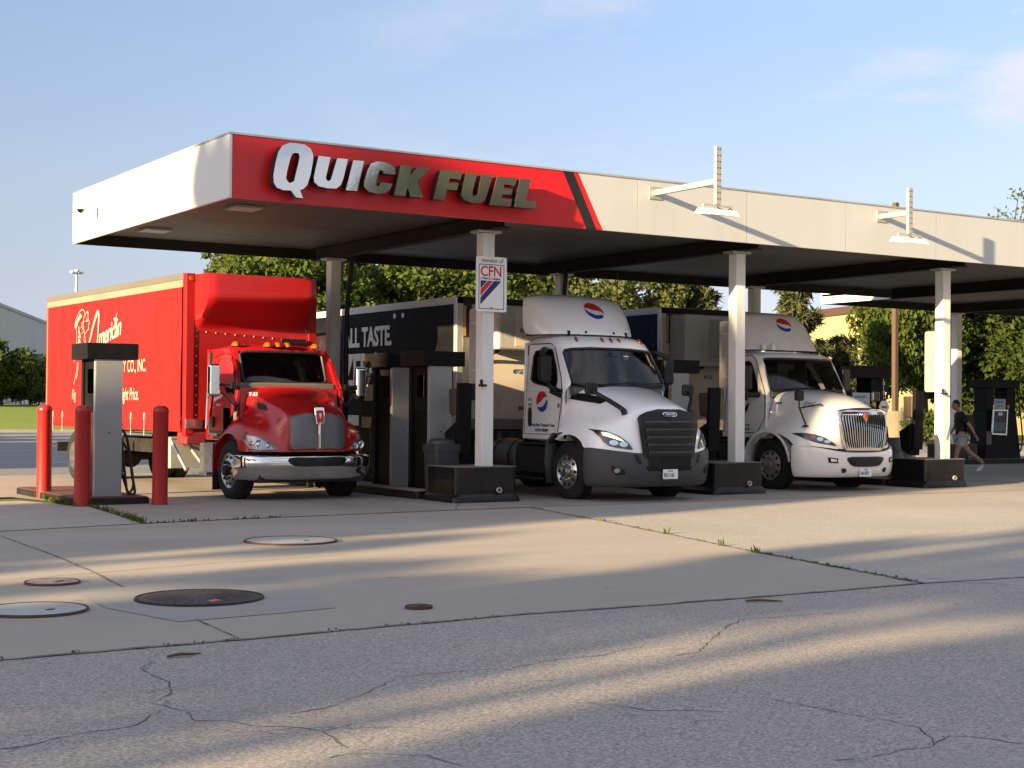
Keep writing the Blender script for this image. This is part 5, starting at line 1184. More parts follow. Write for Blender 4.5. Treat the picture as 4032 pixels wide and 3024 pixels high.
prmP = dict(back=1.44,
  outer=[(.14,1.0),(.14,1.30),(.13,1.86),(.17,1.95),(.38,2.35),(.58,2.64),(1.44,2.64),(1.44,1.0)],
  door=[(1.36,2.62),(.66,2.62),(.54,2.56),(.22,1.98),(.17,1.86),(.17,1.40),(.24,1.30),(.40,1.09),(1.38,1.09)],
  win=[(1.20,1.92),(1.20,2.40),(1.12,2.50),(.70,2.50),(.62,2.44),(.42,2.08),(.38,1.90),(.40,1.80),(1.14,1.84)],
  pillar=[[(1.06,.12,1.84),(1.04,.12,1.88),(.99,.13,1.92)],[(1.07,.15,1.92),(1.03,.14,1.97),(.985,.15,1.98)],[(1.05,.26,2.12),(1.0,.24,2.18),(.965,.235,2.16)],[(1.02,.40,2.38),(.97,.36,2.44),(.935,.345,2.42)],[(1.0,.58,2.64),(.95,.46,2.60),(.915,.425,2.555)]],
  glass=GLASS)
roofP = [[(0,.365,2.57),(.5,.375,2.565),(.88,.43,2.555),(1.0,.52,2.52)],[(0,.375,2.61),(.5,.39,2.61),(.89,.45,2.60),(1.0,.56,2.56)],[(0,.44,2.68),(.5,.46,2.68),(.89,.52,2.66),(1.0,.64,2.60)],[(0,.66,2.72),(.5,.68,2.72),(.89,.72,2.70),(1.0,.78,2.63)],[(0,1.42,2.73),(.5,1.42,2.73),(.89,1.42,2.71),(1.0,1.42,2.63)],[(0,1.46,2.64),(.5,1.46,2.64),(.89,1.46,2.64),(1.0,1.45,2.62)]]
cabshell(P, WHITE_OLD, roofP, prmP)
windshield(P, [(0,.05,1.945),(.4,.06,1.945),(.78,.105,1.94),(.93,.135,1.945),(.975,.15,1.98)], [(0,.36,2.565),(.4,.37,2.565),(.76,.405,2.56),(.885,.425,2.55),(.92,.43,2.51)])
b = MB(); b.grid(mir([[(0,.0,1.925),(.5,.02,1.92),(.95,.10,1.90)],[(0,.045,1.955),(.5,.055,1.955),(.97,.14,1.955)]])); b.build('cowl', BLACKP, P, smooth=True)
b = MB(); b.tube([(-.7,.05,1.95),(0,.02,1.985),(.1,.02,1.985)],.012,6); b.build('wiper', BLACKP, P, smooth=True)
b = MB(); b.box(-.95,.95,.12,.42,1.78,1.94); b.build('dashboard', INTERG, P, bevel=.03)
b = MB()
b.prism([(-.97,1.03),(.97,1.03),(.97,2.62),(-.97,2.62)], [[(-.85,2.1),(-.35,2.1),(-.35,2.5),(-.85,2.5)],[(.35,2.1),(.85,2.1),(.85,2.5),(.35,2.5)]], lambda u,v,d:(u,1.37+d,v), 0,.02); b.box(-.94,.94,.66,1.36,2.60,2.63); b.build('cab_lining', INTER, P)
seatset(P, .85, z=1.42); steering(P, .5, .48, 2.02)
for x in (-.67,-.16,.05,.24,.75): marker(P, x, .455+.07*abs(x), 2.63, ORANGE, .055, .022, .02)
b = MB(); b.grid(mir([
 [(0,.66,2.735),(.5,.67,2.735),(.86,.74,2.735),(1.0,.90,2.735),(1.05,1.44,2.735)],[(0,.72,2.87),(.5,.73,2.87),(.85,.80,2.87),(.985,.94,2.87),(1.03,1.46,2.87)],
 [(0,.92,3.2),(.48,.93,3.2),(.79,.99,3.2),(.91,1.12,3.2),(.96,1.5,3.2)],[(0,1.08,3.44),(.45,1.09,3.44),(.72,1.14,3.43),(.83,1.25,3.41),(.88,1.52,3.38)],
 [(0,1.22,3.525),(.42,1.23,3.525),(.66,1.26,3.51),(.76,1.34,3.48),(.81,1.55,3.44)],[(0,1.6,3.54),(.42,1.6,3.54),(.64,1.6,3.53),(.74,1.6,3.49),(.79,1.6,3.45)]]))
pfair = b.build('roof_fairing', WHITE_OLD, P, sub=2, solid=.015); PFT = bvh(pfair)
globe(P, frame((.13,-2,3.28),(1,0,0),(0,0,1)), .40, .28, PFT, (0,1,0), .006, -.5)
fD = lambda y, z: frame((-1.092,y,z),(0,-1,0),(0,0,1))
globe(P, fD(.80,1.655), .345, .36, None, None, 0, .25)
text('Transport Corp.', .07, frame((-1.092,1.0,1.225),(0,-1,0),(0,0,1)), LETD, prmP['d'], bold=.001, sx=.85); text('US DOT 892047', .068, frame((-1.092,1.0,1.135),(0,-1,0),(0,0,1)), LETD, prmP['d'], sx=.85)
q = text('V22067', .15, frame((-.8,-.60,1.60),(0,-1,0),(0,0,1)), M('grey lettering',(.12,.12,.13),.5), P, sx=.72, bold=.002, ext=0); drape(q, PT, (.69,.72,.0), .006, 2.0)
q = text('BLM', .06, frame((-3,.02,1.66),(0,-1,0),(0,0,1)), LBLACK, P, bold=.003, ext=0); drape(q, PT, (1,0,0), .006, 1.0)
b = MB(); b.tube([(-1.06,1.44,2.735),(-1.01,.90,2.735),(-.87,.72,2.735),(-.5,.65,2.735),(0,.64,2.735),(.5,.65,2.735),(.87,.72,2.735),(1.01,.90,2.735),(1.06,1.44,2.735)],.014,6); b.build('fairing_seal', RUBBER, P)
for s in (-1,1):
    b = MB(); b.box(s*1.33-.11,s*1.33+.11,.36,.50,1.92,2.42); mo = b.build('mirror', BLACKP, P, bevel=.05, seg=4)
    b = MB(); b.tube([(s*1.07,.35,1.84),(s*1.33,.43,1.84)],.055,10); b.tube([(s*1.33,.43,1.84),(s*1.33,.43,1.96)],.04,8); b.build('mirror_arm', BLACKP, mo, smooth=True)
    wheel(P, s*1.11, -.02, .495, s, rim=M('dusty aluminium',(.40,.37,.33),.45,.8,dirt=(.20,.17,.13),dirt_amt=.7,dirt_scale=6))
    b = MB(); b.box(min(s*.82,s*.84),max(s*.82,s*.84),-.7,.62,.3,1.15); b.build('wheel_well', STEELD, P)  # shade inside the well comes from this added dark sheet
    prof = [(math.cos(a),math.sin(a)) for a in np.linspace(R(-12),R(175),14)]
    b = MB(); b.grid([[(s*.84,-.02+.62*c,.50+.62*q_) for c,q_ in prof],[(s*1.205,-.02+.62*c,.50+.62*q_) for c,q_ in prof],[(s*1.21,-.02+.67*c,.50+.67*q_) for c,q_ in prof]]); b.build('wheel_arch', WHITE_OLD, P, smooth=True, solid=.015)
    b = MB(); b.cyl((s*.55,1.0,2.735),(s*.55,1.0,2.735+.001),.01,n=6)
tractor_rear(P)
b = MB(); b.lathe([(.05,0),(.05,.09),(.03,.13),(.001,.14)],(-.72,.62,2.74),'z',14); b.lathe([(.05,0),(.05,.09),(.03,.13),(.001,.14)],(-.52,.56,2.74),'z',14); b.build('roof_beacon', LOGOWHITE, P, smooth=True)

# ================================================================== trailers
SIDEB = M('black trailer side', (.005,.0055,.007), .6, spec=.08, var=.15, dirt=(.02,.019,.018), dirt_amt=.45, dirt_scale=1.2, stretch=(1,.4,1))
SIDEN = M('navy trailer side', (.006,.013,.055), .6, spec=.1, var=.15, dirt=(.02,.024,.05), dirt_amt=.45, dirt_scale=1.2)
FRONTW = M('dusty beige trailer front', (.60,.55,.46), .5, var=.05, dirt=(.40,.35,.28), dirt_amt=.5, dirt_scale=1.3, stretch=(1,1,.5))
def trailer(x, y, zt, L_, side_mt, label):
    t = thing('semi_trailer', (x, y, 0), 0, label, 'trailer')
    b = MB(); b.box(-1.235,1.235,.05,L_,1.25,zt-.02); b.build('trailer_body', FRONTW, t, bevel=.01)
    for s in (-1,1):
        b = MB(); b.box(min(s*1.236,s*1.245),max(s*1.236,s*1.245),.03,L_,1.36,zt-.13); b.build('side_panel', side_mt, t)
        b = MB(); b.box(min(s*1.20,s*1.25),max(s*1.20,s*1.25),-.02,L_,zt-.13,zt); b.build('top_rail', M('pale top rail',(.55,.55,.53),.5,.2,dirt=(.28,.27,.25),dirt_amt=.5,stretch=(1,.3,2)), t, bevel=.006)
        b = MB(); b.box(min(s*1.20,s*1.25),max(s*1.20,s*1.25),-.02,L_,1.14,1.355); b.build('bottom_rail', TRIM, t, bevel=.006)
        b = MB(); b.box(min(s*1.10,s*1.252),max(s*1.10,s*1.252),-.03,.10,1.14,zt+.01); b.build('corner_post', TRIM, t, bevel=.02)
        wheel(t, s*1.2, L_-1.2, .5, s, dual=True)
        b = MB(); b.box(s*.75-.06,s*.75+.06,2.4,2.52,.1,1.2); b.box(s*.75-.14,s*.75+.14,2.36,2.56,.04,.1); b.build('landing_leg', STEELD, t)
    b = MB(); b.box(-1.23,1.23,.0,L_,zt-.015,zt+.012); b.build('trailer_roof', TRIM, t)
    b = MB(); b.box(-1.24,1.24,-.03,.05,zt-.12,zt+.005); b.build('front_header', STEELD, t)
    b = MB(); b.box(-1.24,1.24,-.02,.045,1.13,1.33)
    for xx in np.arange(-1.1,1.11,.1): b.lathe([(.012,0),(.01,-.008),(.001,-.01)],(xx,-.02,1.24),'y',8)
    b.build('front_sill', M('grey steel sill',(.16,.15,.14),.6,dirt=(.26,.22,.17),dirt_amt=.5), t)
    b = MB(); b.box(-.45,.45,.3,L_,1.0,1.24); b.build('underframe', STEELD, t)
    b = MB()
    for s in (-1,1):
        b.box(s*1.0-.09,s*1.0+.09,-.012,.04,zt-.75,zt-.13)
    b.build('dark_vent', STEELD, t)
    b = MB()
    for k in range(16): b.box(-1.10,-1.045,-.028,-.01,zt-.73+k*.036,zt-.73+k*.036+.028)
    b.build('ribbed_reflector', M('amber ribbed plate',(.55,.36,.14),.4,.3), t)
    return t
T1 = trailer(15.6, 24.40, 3.625, 12.2, SIDEB, 'black sided semi trailer with white ALL TASTE lettering behind the black grille tractor')
b = MB(); b.box(-.66,.9,-.58,.0,2.64,3.47); rf = b.build('cooling_unit', BEIGE, T1, bevel=.03)
b = MB(); b.box(-.3,.86,-.588,-.581,2.7,3.4); b.build('unit_door', FRONTW, rf, bevel=.004)
b = MB(); b.box(-.665,-.655,-.32,-.1,2.68,2.73); b.build('handle', BLACKP, rf)
b = MB(); b.box(-.668,-.661,-.56,-.03,2.68,3.43); b.build('side_cover', M('light unit side',(.58,.55,.49),.5,dirt=(.4,.36,.3),dirt_amt=.5), rf)
text('HE', .105, frame((-.19,-.5895,2.97),(1,0,0),(0,0,1)), LBLACK, rf, bold=.006, sx=1.1)
text("40'GE", .125, frame((.06,.049,2.20),(1,0,0),(0,0,1)), LETD, T1, sx=.8, bold=.002)
b = MB(); b.tube(spline([(-.45,-.2,2.64),(-.62,.0,2.46),(-.70,.02,2.3),(-.68,.03,2.1),(-.55,.02,1.95),(-.42,.01,1.85),(-.5,.02,1.75),(-.68,.03,1.66),(-.70,.03,1.4),(-.8,.0,1.25)],6),.022,8)
b.tube(spline([(-.40,-.2,2.64),(-.55,.0,2.48),(-.64,.03,2.3),(-.62,.03,2.1),(-.66,.03,1.9),(-.66,.03,1.5)],6),.02,8); b.build('air_hose', BLACKP, T1, smooth=True)
b = MB(); b.box(-.9,-.55,-.004,.048,1.68,2.02); b.build('dark_box', GREYP, T1); b = MB(); b.box(.2,.28,.0,.048,1.5,1.57); b.build('warning_label', M('faded red label',(.25,.06,.05),.6), T1)
XT = -1.2465
ft = lambda y, z: frame((XT, y-24.40, z), (0,-1,0), (0,0,1))
text('ALL TASTE.', .545, ft(29.14,2.81), LETW, T1, bold=.020, sx=.80, ext=.001)
text('ZERO', .93, ft(29.15,1.985), LETW, T1, bold=.035, sx=.76, ext=.001, space=.95)
text('CI', .29, ft(29.2,1.55), LETW, T1, bold=.008, sx=.75, ext=.001); text('OI', .29, ft(27.97,1.55), LETW, T1, bold=.008, sx=.75, ext=.001)
for y in (26.85,26.5):
    b = MB(); b.lathe([(.055,0),(.055,-.004),(.045,-.006),(.001,-.006)],(XT,y-24.4,3.37),'x',16); b.build('rail_light', TRIM, T1, smooth=True)
b = MB(); b.box(XT-.001,XT+.001,5.2,6.6,1.9,3.1)
b.build('colour_graphic', M('red and orange graphic',(.45,.07,.02),.4,var=.7,scale=3,dirt=(.6,.45,.35),dirt_amt=.9,dirt_scale=4), T1)
T2 = trailer(21.1, 25.2, 3.70, 12.2, SIDEN, 'navy sided semi trailer behind the chrome grille tractor')
b = MB(); b.box(-1.0,.95,-.55,.0,2.45,3.55); b.build('cooling_unit', BEIGE, T2, bevel=.03)
b = MB(); b.box(-.35,-.02,-.56,-.55,2.62,3.45); b.box(.08,.8,-.56,-.55,2.62,3.45); b.build('unit_door', M('grey unit door',(.36,.35,.33),.5,dirt=(.25,.24,.22),dirt_amt=.5), T2, bevel=.004)
text("40'GE", .125, frame((.0,.049,2.20),(1,0,0),(0,0,1)), LETD, T2, sx=.8, bold=.002)
b = MB(); b.tube(spline([(-.2,-.2,2.45),(-.5,.0,2.3),(-.52,.03,1.9),(-.5,.03,1.5),(-.5,.02,1.3)],6),.02,8); b.build('air_hose', BLACKP, T2, smooth=True)
# ================================================================== islands, pedestals, pumps, bins
KERBB = M('black kerb paint', (.010,.0095,.009), .5, var=.3, spec=.3, dirt=(.045,.04,.032), dirt_amt=.5, dirt_scale=3)
KERBT = M('worn red kerb top', (.10,.042,.036), .7, var=.2, dirt=(.07,.06,.052), dirt_amt=.8, dirt_scale=2)
PEDB = M('black steel plinth', (.006,.006,.006), .35, coat=.1, spec=.3, var=.2, bump=.12, bscale=5, dirt=(.028,.021,.016), dirt_amt=.5, dirt_scale=2.2, stretch=(1.5,1.5,.6))
SILV = M('silver dispenser panel', (.30,.30,.30), .45, .3, var=.03, scale=2)
DBLACK = M('black dispenser panel', (.006,.006,.0065), .55, spec=.14, var=.15, dirt=(.02,.018,.016), dirt_amt=.35)
DBROWN = M('dispenser side with painted reflection', (.05,.016,.014), .6, var=.2)  # reddish reflection on the cabinet's dark side is put into this colour
HOSE = M('fuel hose rubber', (.02,.02,.02), .55)
def island(x0, x1, y0, y1, z, label, top=None):
    t = thing('pump_island', ((x0+x1)/2, (y0+y1)/2, 0), 0, label, 'pump island', 'pump islands')
    hx, hy = (x1-x0)/2, (y1-y0)/2
    b = MB(); b.prism(rrect(hx,hy,.08,3), [], lambda u,v,d:(u,v,d), 0, z-.012); b.build('kerb', KERBB, t, bevel=.015)
    b = MB(); b.prism(rrect(hx-.02,hy-.02,.08,3), [], lambda u,v,d:(u,v,d), z-.010, z); b.build('top', top or CONC2, t)
    return t
island(6.72,7.87,22.67,26.2,.12,'low black kerbed pump island with the lone silver dispenser', KERBT)
island(12.15,13.6,21.9,28.5,.15,'pump island between the red truck and the black grille tractor')
island(17.6,19.05,21.9,28.5,.15,'pump island between the two white tractors')
island(23.1,24.6,21.9,28.5,.15,'pump island right of the chrome grille tractor')
island(34.2,40.0,29.86,31.6,.15,'far right pump island behind the walking man')
def plinth(x, y, label, hx=.59, hy=.50, h=.57, flare=True):
    t = thing('column_plinth', (x, y, 0), 0, label, 'plinth', 'black plinths under the canopy columns')
    b = MB(); b.prism(rrect(hx,hy,.10,4), [], lambda u,v,d:(u,v,d), .13, h); b.build('box', PEDB, t, bevel=.01)
    rows_ = []
    for z, e in ((.0,.05),(.07,.045),(.115,.02),(.14,.0)): rows_.append([(u+math.copysign(e,u), v+math.copysign(e,v), z+(.02*math.sin(u*9)*(.0 if z>0.05 else .3))) for u,v in rrect(hx+.004,hy+.004,.10,4)+[rrect(hx+.004,hy+.004,.10,4)[0]]])
    b = MB(); b.grid(rows_); b.build('skirt', PEDB, t, smooth=True)
    b = MB(); b.prism(rrect(hx+.006,hy+.006,.10,4), [], lambda u,v,d:(u,v,d), h+.002, h+.014); b.build('top_plate', M('dusty plinth top',(.16,.15,.13),.8,var=.2), t)
    b = MB(); b.lathe([(.030,.03),(.030,-.035),(.046,-.035),(.046,.03)], (.22,-hy-.004,.20), 'y', 20); b.build('pipe_stub', M('rusty pale pipe',(.52,.48,.40),.6,var=.2,dirt=(.20,.10,.05),dirt_amt=.6,dirt_scale=20), t, smooth=True)
    b = MB(); b.cyl((.22,-hy+.0,.20),(.22,-hy-.006,.20),.032,n=16); b.build('pipe_bore', STEELD, t)
    return t
plinth(12.82, 21.26, 'black steel plinth under the CFN column')
plinth(18.22, 21.28, 'black steel plinth between the two white tractors')
plinth(23.74, 21.32, 'black steel plinth in front of the walking man')
plinth(34.9, 30.4, 'black steel plinth at the far right back column', .62, .45, .58)

def satellite(x, y, z0, label, dup_=False):
    t = thing('fuel_dispenser', (x, y, z0), 0, label, 'fuel dispenser', 'silver and black truck dispensers')
    h = 2.24-z0
    b = MB(); b.box(-.40,.41,-.03,.80,h,h+.25); b.build('header', DBLACK, t, bevel=.006)
    b = MB(); b.box(-.25,.17,.0,.10,.0,h-.002); b.box(-.254,-.25,.005,.095,0.0,h-.002)
    pn = b.build('front_panel', SILV, t, bevel=.006)
    b = MB(); b.cyl((-.03,-.002,.98),(-.03,.004,.98),.014,n=10); b.build('lock', STEELD, pn)
    b = MB(); b.box(-.22,.14,.103,.66,.62*h,h-.004); b.build('display_cabinet', DBLACK, t, bevel=.01)
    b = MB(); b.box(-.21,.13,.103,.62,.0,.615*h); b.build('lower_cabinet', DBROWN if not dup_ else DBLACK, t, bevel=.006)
    b = MB(); b.box(-.25,.17,.665,.76,.0,h-.002); b.build('back_panel', DBLACK, t, bevel=.006)
    for xa, xb in ((-.228,-.2205),(.1405,.15)):
        b = MB(); b.box(xa,xb,.2,.5,.75*h,.93*h); b.build('display', GLASSD, t)
    b = MB()
    b.tube(spline([(.20,.3,1.25),(.26,.25,.7),(.30,.2,.25),(.33,.18,.05),(.45,.2,.03),(.44,.3,.3),(.36,.35,.9),(.2,.4,1.1)],6),.022,8)
    b.tube(spline([(.18,.45,1.15),(.24,.42,.6),(.36,.38,.15),(.42,.36,.03),(.5,.42,.2),(.42,.5,.7),(.2,.5,1.0)],6),.02,8)
    b.build('hose', HOSE, t, smooth=True)
    b = MB(); b.tube([(.17,.3,1.3),(.22,.26,1.22),(.22,.22,1.08)],.03,8); b.box(.15,.2,.24,.36,1.05,1.35); b.build('nozzle', STEELD, t, bevel=.005)
    return t
satellite(7.335, 22.97, .12, 'silver and black fuel dispenser alone at the left beside red bollards')
d_ = satellite(12.77, 22.12, .15, 'front one of the silver dispensers beside the CFN column', True)
dup(d_, (12.77, 23.46, .15), label='second silver dispenser standing behind the one by the CFN column')
dup(d_, (18.36, 22.62, .15), label='shaded silver dispenser between the two white tractors')
# dispenser with hanging yellow nozzle
YEL = M('yellow nozzle cover', (.60,.42,.02), .45)
t = thing('fuel_dispenser', (13.2, 24.75, .15), 0, 'black dispenser with a yellow hanging nozzle beside the red truck', 'fuel dispenser')
b = MB(); b.box(-.35,.35,0,.7,0,1.25); b.box(-.33,.33,.05,.65,1.25,1.95); b.build('body', DBLACK, t, bevel=.02)
b = MB(); b.box(-.36,.36,-.03,.72,1.955,2.02); b.build('header', DBLACK, t, bevel=.01)
b = MB(); b.box(-.357,-.351,.12,.55,1.0,1.2); b.build('keypad', M('pale display',(.30,.31,.30),.4), t)
b = MB(); b.box(-.337,-.331,.15,.5,1.5,1.8); b.build('display', M('pale display',(.30,.31,.30),.4), t)
b = MB(); b.tube(spline([(-.45,-.25,1.02),(-.46,-.28,.9),(-.50,-.36,.78)],4),.035,8); b.tube([(-.50,-.36,.78),(-.53,-.42,.66)],.018,8); b.box(-.49,-.43,-.34,-.22,.92,1.02); b.build('nozzle', YEL, t, bevel=.008)
b = MB(); b.tube(spline([(-.44,-.1,1.9),(-.45,-.12,1.6),(-.42,-.2,1.2),(-.44,-.24,1.0)],5),.02,8); b.tube(spline([(-.30,-.02,1.7),(-.5,-.15,1.1),(-.52,-.2,.5),(-.42,-.1,.15),(-.36,.1,.1)],6),.022,8); b.build('hose', HOSE, t, smooth=True)
b = MB(); b.tube([(-.43,-.12,1.95),(-.44,-.12,1.7)],.022,8); b.tube([(-.44,-.13,1.62),(-.43,-.16,1.3)],.016,8); b.build('hose_breakaway', TRIM, t, smooth=True)
b = MB(); b.tube([(-.42,-.30,1.1),(-.36,-.36,1.08),(-.36,-.42,.75),(-.42,-.42,.62),(-.46,-.40,.64)],.012,6); b.build('nozzle_guard', TRIM, t)
# bigger black dispensers with windows at the right
CARD = M('pale blue information card', (.42,.50,.60), .5, var=.15, scale=9)
def big_pump(x, y, z0, rz, label, panel, w_=.78):
    t = thing('fuel_dispenser', (x, y, z0), rz, label, 'fuel dispenser')
    h = 2.25-z0
    b = MB(); b.box(-w_,w_,-.06,.62,h,h+.26); b.build('header', DBLACK, t, bevel=.015)
    b = MB(); b.add([(-w_-.06,-.05,0),(w_+.06,-.05,0),(w_+.06,.6,0),(-w_-.06,.6,0),(-w_+.08,.03,1.42),(w_-.08,.03,1.42),(w_-.08,.55,1.42),(-w_+.08,.55,1.42)], [(0,1,5,4),(1,2,6,5),(2,3,7,6),(3,0,4,7),(4,5,6,7)])
    b.build('body', DBLACK, t, bevel=.02)
    for a, c in ((-w_+.08,-w_+.42),(.26,w_-.08)):
        b = MB(); b.box(a,c,.05,.5,1.42,h); b.build('upright', DBLACK, t, bevel=.012)
    b = MB(); b.box(-.30,.22,.05,.062,1.33,1.78); b.build('information_card', CARD, t)
    b = MB(); b.box(-.24,.1,.048,.05,1.66,1.72); b.box(-.24,.14,.048,.05,1.56,1.58); b.build('card_print', M('card print',(.16,.24,.40),.5), t)
    b = MB(); b.box(.28,.36,.03,.045,1.5,1.6); b.build('sticker', YEL, t)
    if panel:
        f = lambda u, v, d: (u, -.05-(v-1.42)*(-.06)-d-.01, v)
        b = MB(); b.prism([(-.62,.72),(.05,.70),(.16,1.46),(-.50,1.46)], [[(-.56,.76),(.0,.745),(.11,1.42),(-.46,1.42)]], f, 0, .035); b.build('silver_frame', ALU, t)
        b = MB(); b.prism([(-.555,.765),(-.005,.75),(.105,1.415),(-.455,1.415)], [], f, 0, .02); pn = b.build('control_panel', GREYP, t)
        b = MB(); b.prism([(-.50,.82),(-.02,.81),(.03,1.08),(-.47,1.08)], [], f, .02, .024); b.build('screen', GLASSD, pn)
        b = MB(); b.prism([(-.28,1.28),(-.1,1.28),(-.08,1.38),(-.27,1.38)], [], f, .02, .024); b.build('label', SIGNW, pn)
        b = MB(); b.box(-.15,0,-.072,-.06,.73,.78); b.build('sticker', YEL, pn)
        b = MB(); b.box(-.76,-.55,-.062,-.056,.42,.82); b.build('notice', M('grey notice',(.20,.17,.17),.6), t)
        b = MB(); b.tube(spline([(w_-.05,.0,2.0),(w_+.04,-.03,1.4),(w_+.08,-.08,.6),(w_+.03,-.05,.2)],6),.022,8); b.build('hose', HOSE, t, smooth=True)
    else:
        b = MB(); b.tube([(.58,.0,h),(.58,.0,1.62)],.01,6); 
        for z in (1.95,1.75): b.box(.56,.60,-.02,.02,z,z+.08)
        b.build('chain', TRIM, t)
        b = MB(); b.prism([(.17*math.cos(a)+.58, .15*math.sin(a)+1.48) for a in np.linspace(0,2*math.pi,7)[:-1]], [], lambda u,v,d:(u,-.02-d,v), 0,.01); b.build('hanging_tag', SIGNW, t)
        b = MB(); b.box(.49,.67,-.034,-.0305,1.45,1.50); b.build('tag_print', LOGORED, t)
    return t
big_pump(23.86, 23.2, .15, 0, 'black dispenser with a white hanging tag behind the chrome grille tractor', False)
big_pump(36.62, 30.0, .15, 0, 'black dispenser with tilted silver framed control panel at the far right', True, .74)
t = big_pump(23.86, 25.6, .15, 0, 'black dispenser furthest back on the island by the chrome grille tractor', False)
# bins
t = thing('trash_bin', (13.05, 21.98+.08, .15), 0, 'dark grey plastic waste bin between dispenser and CFN column', 'waste bin')
BING = M('dark grey bin plastic', (.028,.030,.033), .5, var=.1, dirt=(.09,.085,.08), dirt_amt=.4)
b = MB(); b.prism(rrect(.23,.23,.05), [], lambda u,v,d:(u*(.9+.1*d/.7),v*(.9+.1*d/.7),d), 0,.66); b.build('body', BING, t)
b = MB(); b.prism(rrect(.245,.245,.05), [], lambda u,v,d:(u,v,d), .66,.78); b.build('collar', BING, t, bevel=.015)
b = MB(); b.lathe([(.24,.78),(.22,.84),(.14,.87),(.10,.87),(.10,.80)], (0,0,0), 'z', 24); b.build('lid', BING, t, smooth=True)
t.location = (12.52, 21.72, .15)
t = thing('galvanised_bin', (24.02, 22.28, .15), 0, 'round galvanised steel bin beside the chrome grille tractor', 'waste bin')
GALB = M('zinc bin metal', (.30,.32,.33), .42, .7, var=.12, scale=9, dirt=(.15,.15,.14), dirt_amt=.5, dirt_scale=3, stretch=(1,1,.4))
b = MB()
pr = []
for i in range(25): pr.append((.27+.02*i/24+(.004 if i%2 else 0), .8*i/24))
b.lathe(pr, (0,0,0), 'z', 40); b.lathe([(.29,.79),(.305,.80),(.305,.82),(.29,.83),(.27,.82),(.26,.1),(.001,.1)], (0,0,0), 'z', 40)
b.build('body', GALB, t, smooth=True)
b = MB()
for s in (-1,1): b.tube([(s*.29,-.06,.6),(s*.34,-.06,.6),(s*.34,.06,.6),(s*.29,.06,.6)],.01,6)
b.build('handle', GALB, t)
b = MB(); b.lathe([(.292,.55),(.298,.56),(.292,.57)],(0,0,0),'z',40); b.lathe([(.287,.3),(.293,.31),(.287,.32)],(0,0,0),'z',40); b.build('rib', GALB, t, smooth=True)
# squeegee and towel stations behind the columns
def station(x, y, label):
    t = thing('windshield_service_unit', (x, y, 0), 0, label, 'service unit', 'windshield service units behind the columns')
    f = lambda u, v, d: (d, u, v)
    b = MB(); b.prism([(-.02,1.95),(.07,1.95),(.10,.75),(.02,.75)], [], f, -.13,.13); b.build('back_board', DBLACK, t, bevel=.01)
    b = MB(); b.prism([(.08,1.30),(.42,1.12),(.36,.75),(.12,.62)], [], f, -.15,.15); b.build('bucket', DBLACK, t, bevel=.02)
    b = MB(); b.prism([(.07,1.85),(.33,1.85),(.30,1.42),(.08,1.40)], [], f, -.13,.13); b.build('towel_box', M('brown plastic',(.055,.035,.025),.5), t, bevel=.02)
    b = MB(); b.tube([(0,.2,1.15),(.0,.25,1.5)],.012,6); b.box(-.1,.1,.22,.26,1.1,1.14); b.build('squeegee', STEELD, t)
    return t
station(12.86, 21.55, 'black windshield washing unit behind the CFN column')
station(18.28, 21.55, 'black windshield washing unit left of the second front column')
station(23.78, 21.58, 'black windshield washing unit behind the third front column')
# small wall hooks on the columns
for x, lab in ((12.85,'black burnt hook bracket on the CFN column'),(23.78,'rusty hook bracket on the third front column')):
    t = thing('hook_bracket', (x-.07, 20.915, 1.9), 0, lab, 'bracket')
    b = MB(); b.box(-.05,.06,-.10,.0,-.02,.02); b.box(-.02,.03,-.02,.0,-.02,.10); b.build('plate', STEELD, t, bevel=.005)
    if x > 20: b = MB(); b.tube([(0,-.06,-.02),(0,-.07,-.4),(.01,-.03,-.9)],.008,6); b.build('cord', M('grey cord',(.35,.33,.30),.7), t)
# bollards
BOL = M('red bollard sleeve', (.38,.012,.011), .42, var=.08, scale=3, coat=.1, dirt=(.16,.012,.012), dirt_amt=.5, dirt_scale=3, stretch=(1,1,.3))
t0 = thing('bollard', (6.81, 24.78, 0), 0, 'red bollard furthest left, in front of the red truck tail', 'bollard', 'red bollards round the left pump')
b = MB(); b.lathe([(.118,0),(.118,1.42),(.121,1.425),(.121,1.455),(.108,1.495),(.075,1.52),(.03,1.53),(.001,1.53)], (0,0,0), 'z', 36); b.build('sleeve', BOL, t0, smooth=True, angle=60)
b = MB(); b.lathe([(.13,0),(.135,.012),(.118,.02)], (0,0,0), 'z', 24); b.build('foot', JOINT, t0, smooth=True)
dup(t0, (6.78, 22.6, 0), .7, 'red bollard directly in front of the left silver dispenser')
dup(t0, (7.93, 22.42, 0), 1.9, 'red bollard between the left dispenser and the red truck cab')

# ================================================================== people
SKIN = M('skin', (.42,.24,.165), .55, var=.06)
def skin_body(name, verts, edges, radii, mt, parent, sub=2, root=0):
    me = bpy.data.meshes.new(name); me.from_pydata(verts, edges, []); me.materials.append(mt)
    o = bpy.data.objects.new(name, me); COL.objects.link(o)
    if parent is not None: o.parent = parent
    md = o.modifiers.new('skin', 'SKIN'); md.use_smooth_shade = True
    if not me.skin_vertices: 
        bpy.context.view_layer.objects.active = o; bpy.ops.mesh.customdata_skin_add()
    sv = me.skin_vertices[0].data
    for i, r in enumerate(radii): sv[i].radius = r if isinstance(r, tuple) else (r, r); sv[i].use_root = (i == root)
    s_ = o.modifiers.new('sub', 'SUBSURF'); s_.levels = sub; s_.render_levels = sub
    return o
def chain(V, E, Rr, start, pts):
    prev = start
    for p, r in pts:
        V.append(p); Rr.append(r); E.append((prev, len(V)-1)) if prev is not None else None; prev = len(V)-1
    return prev
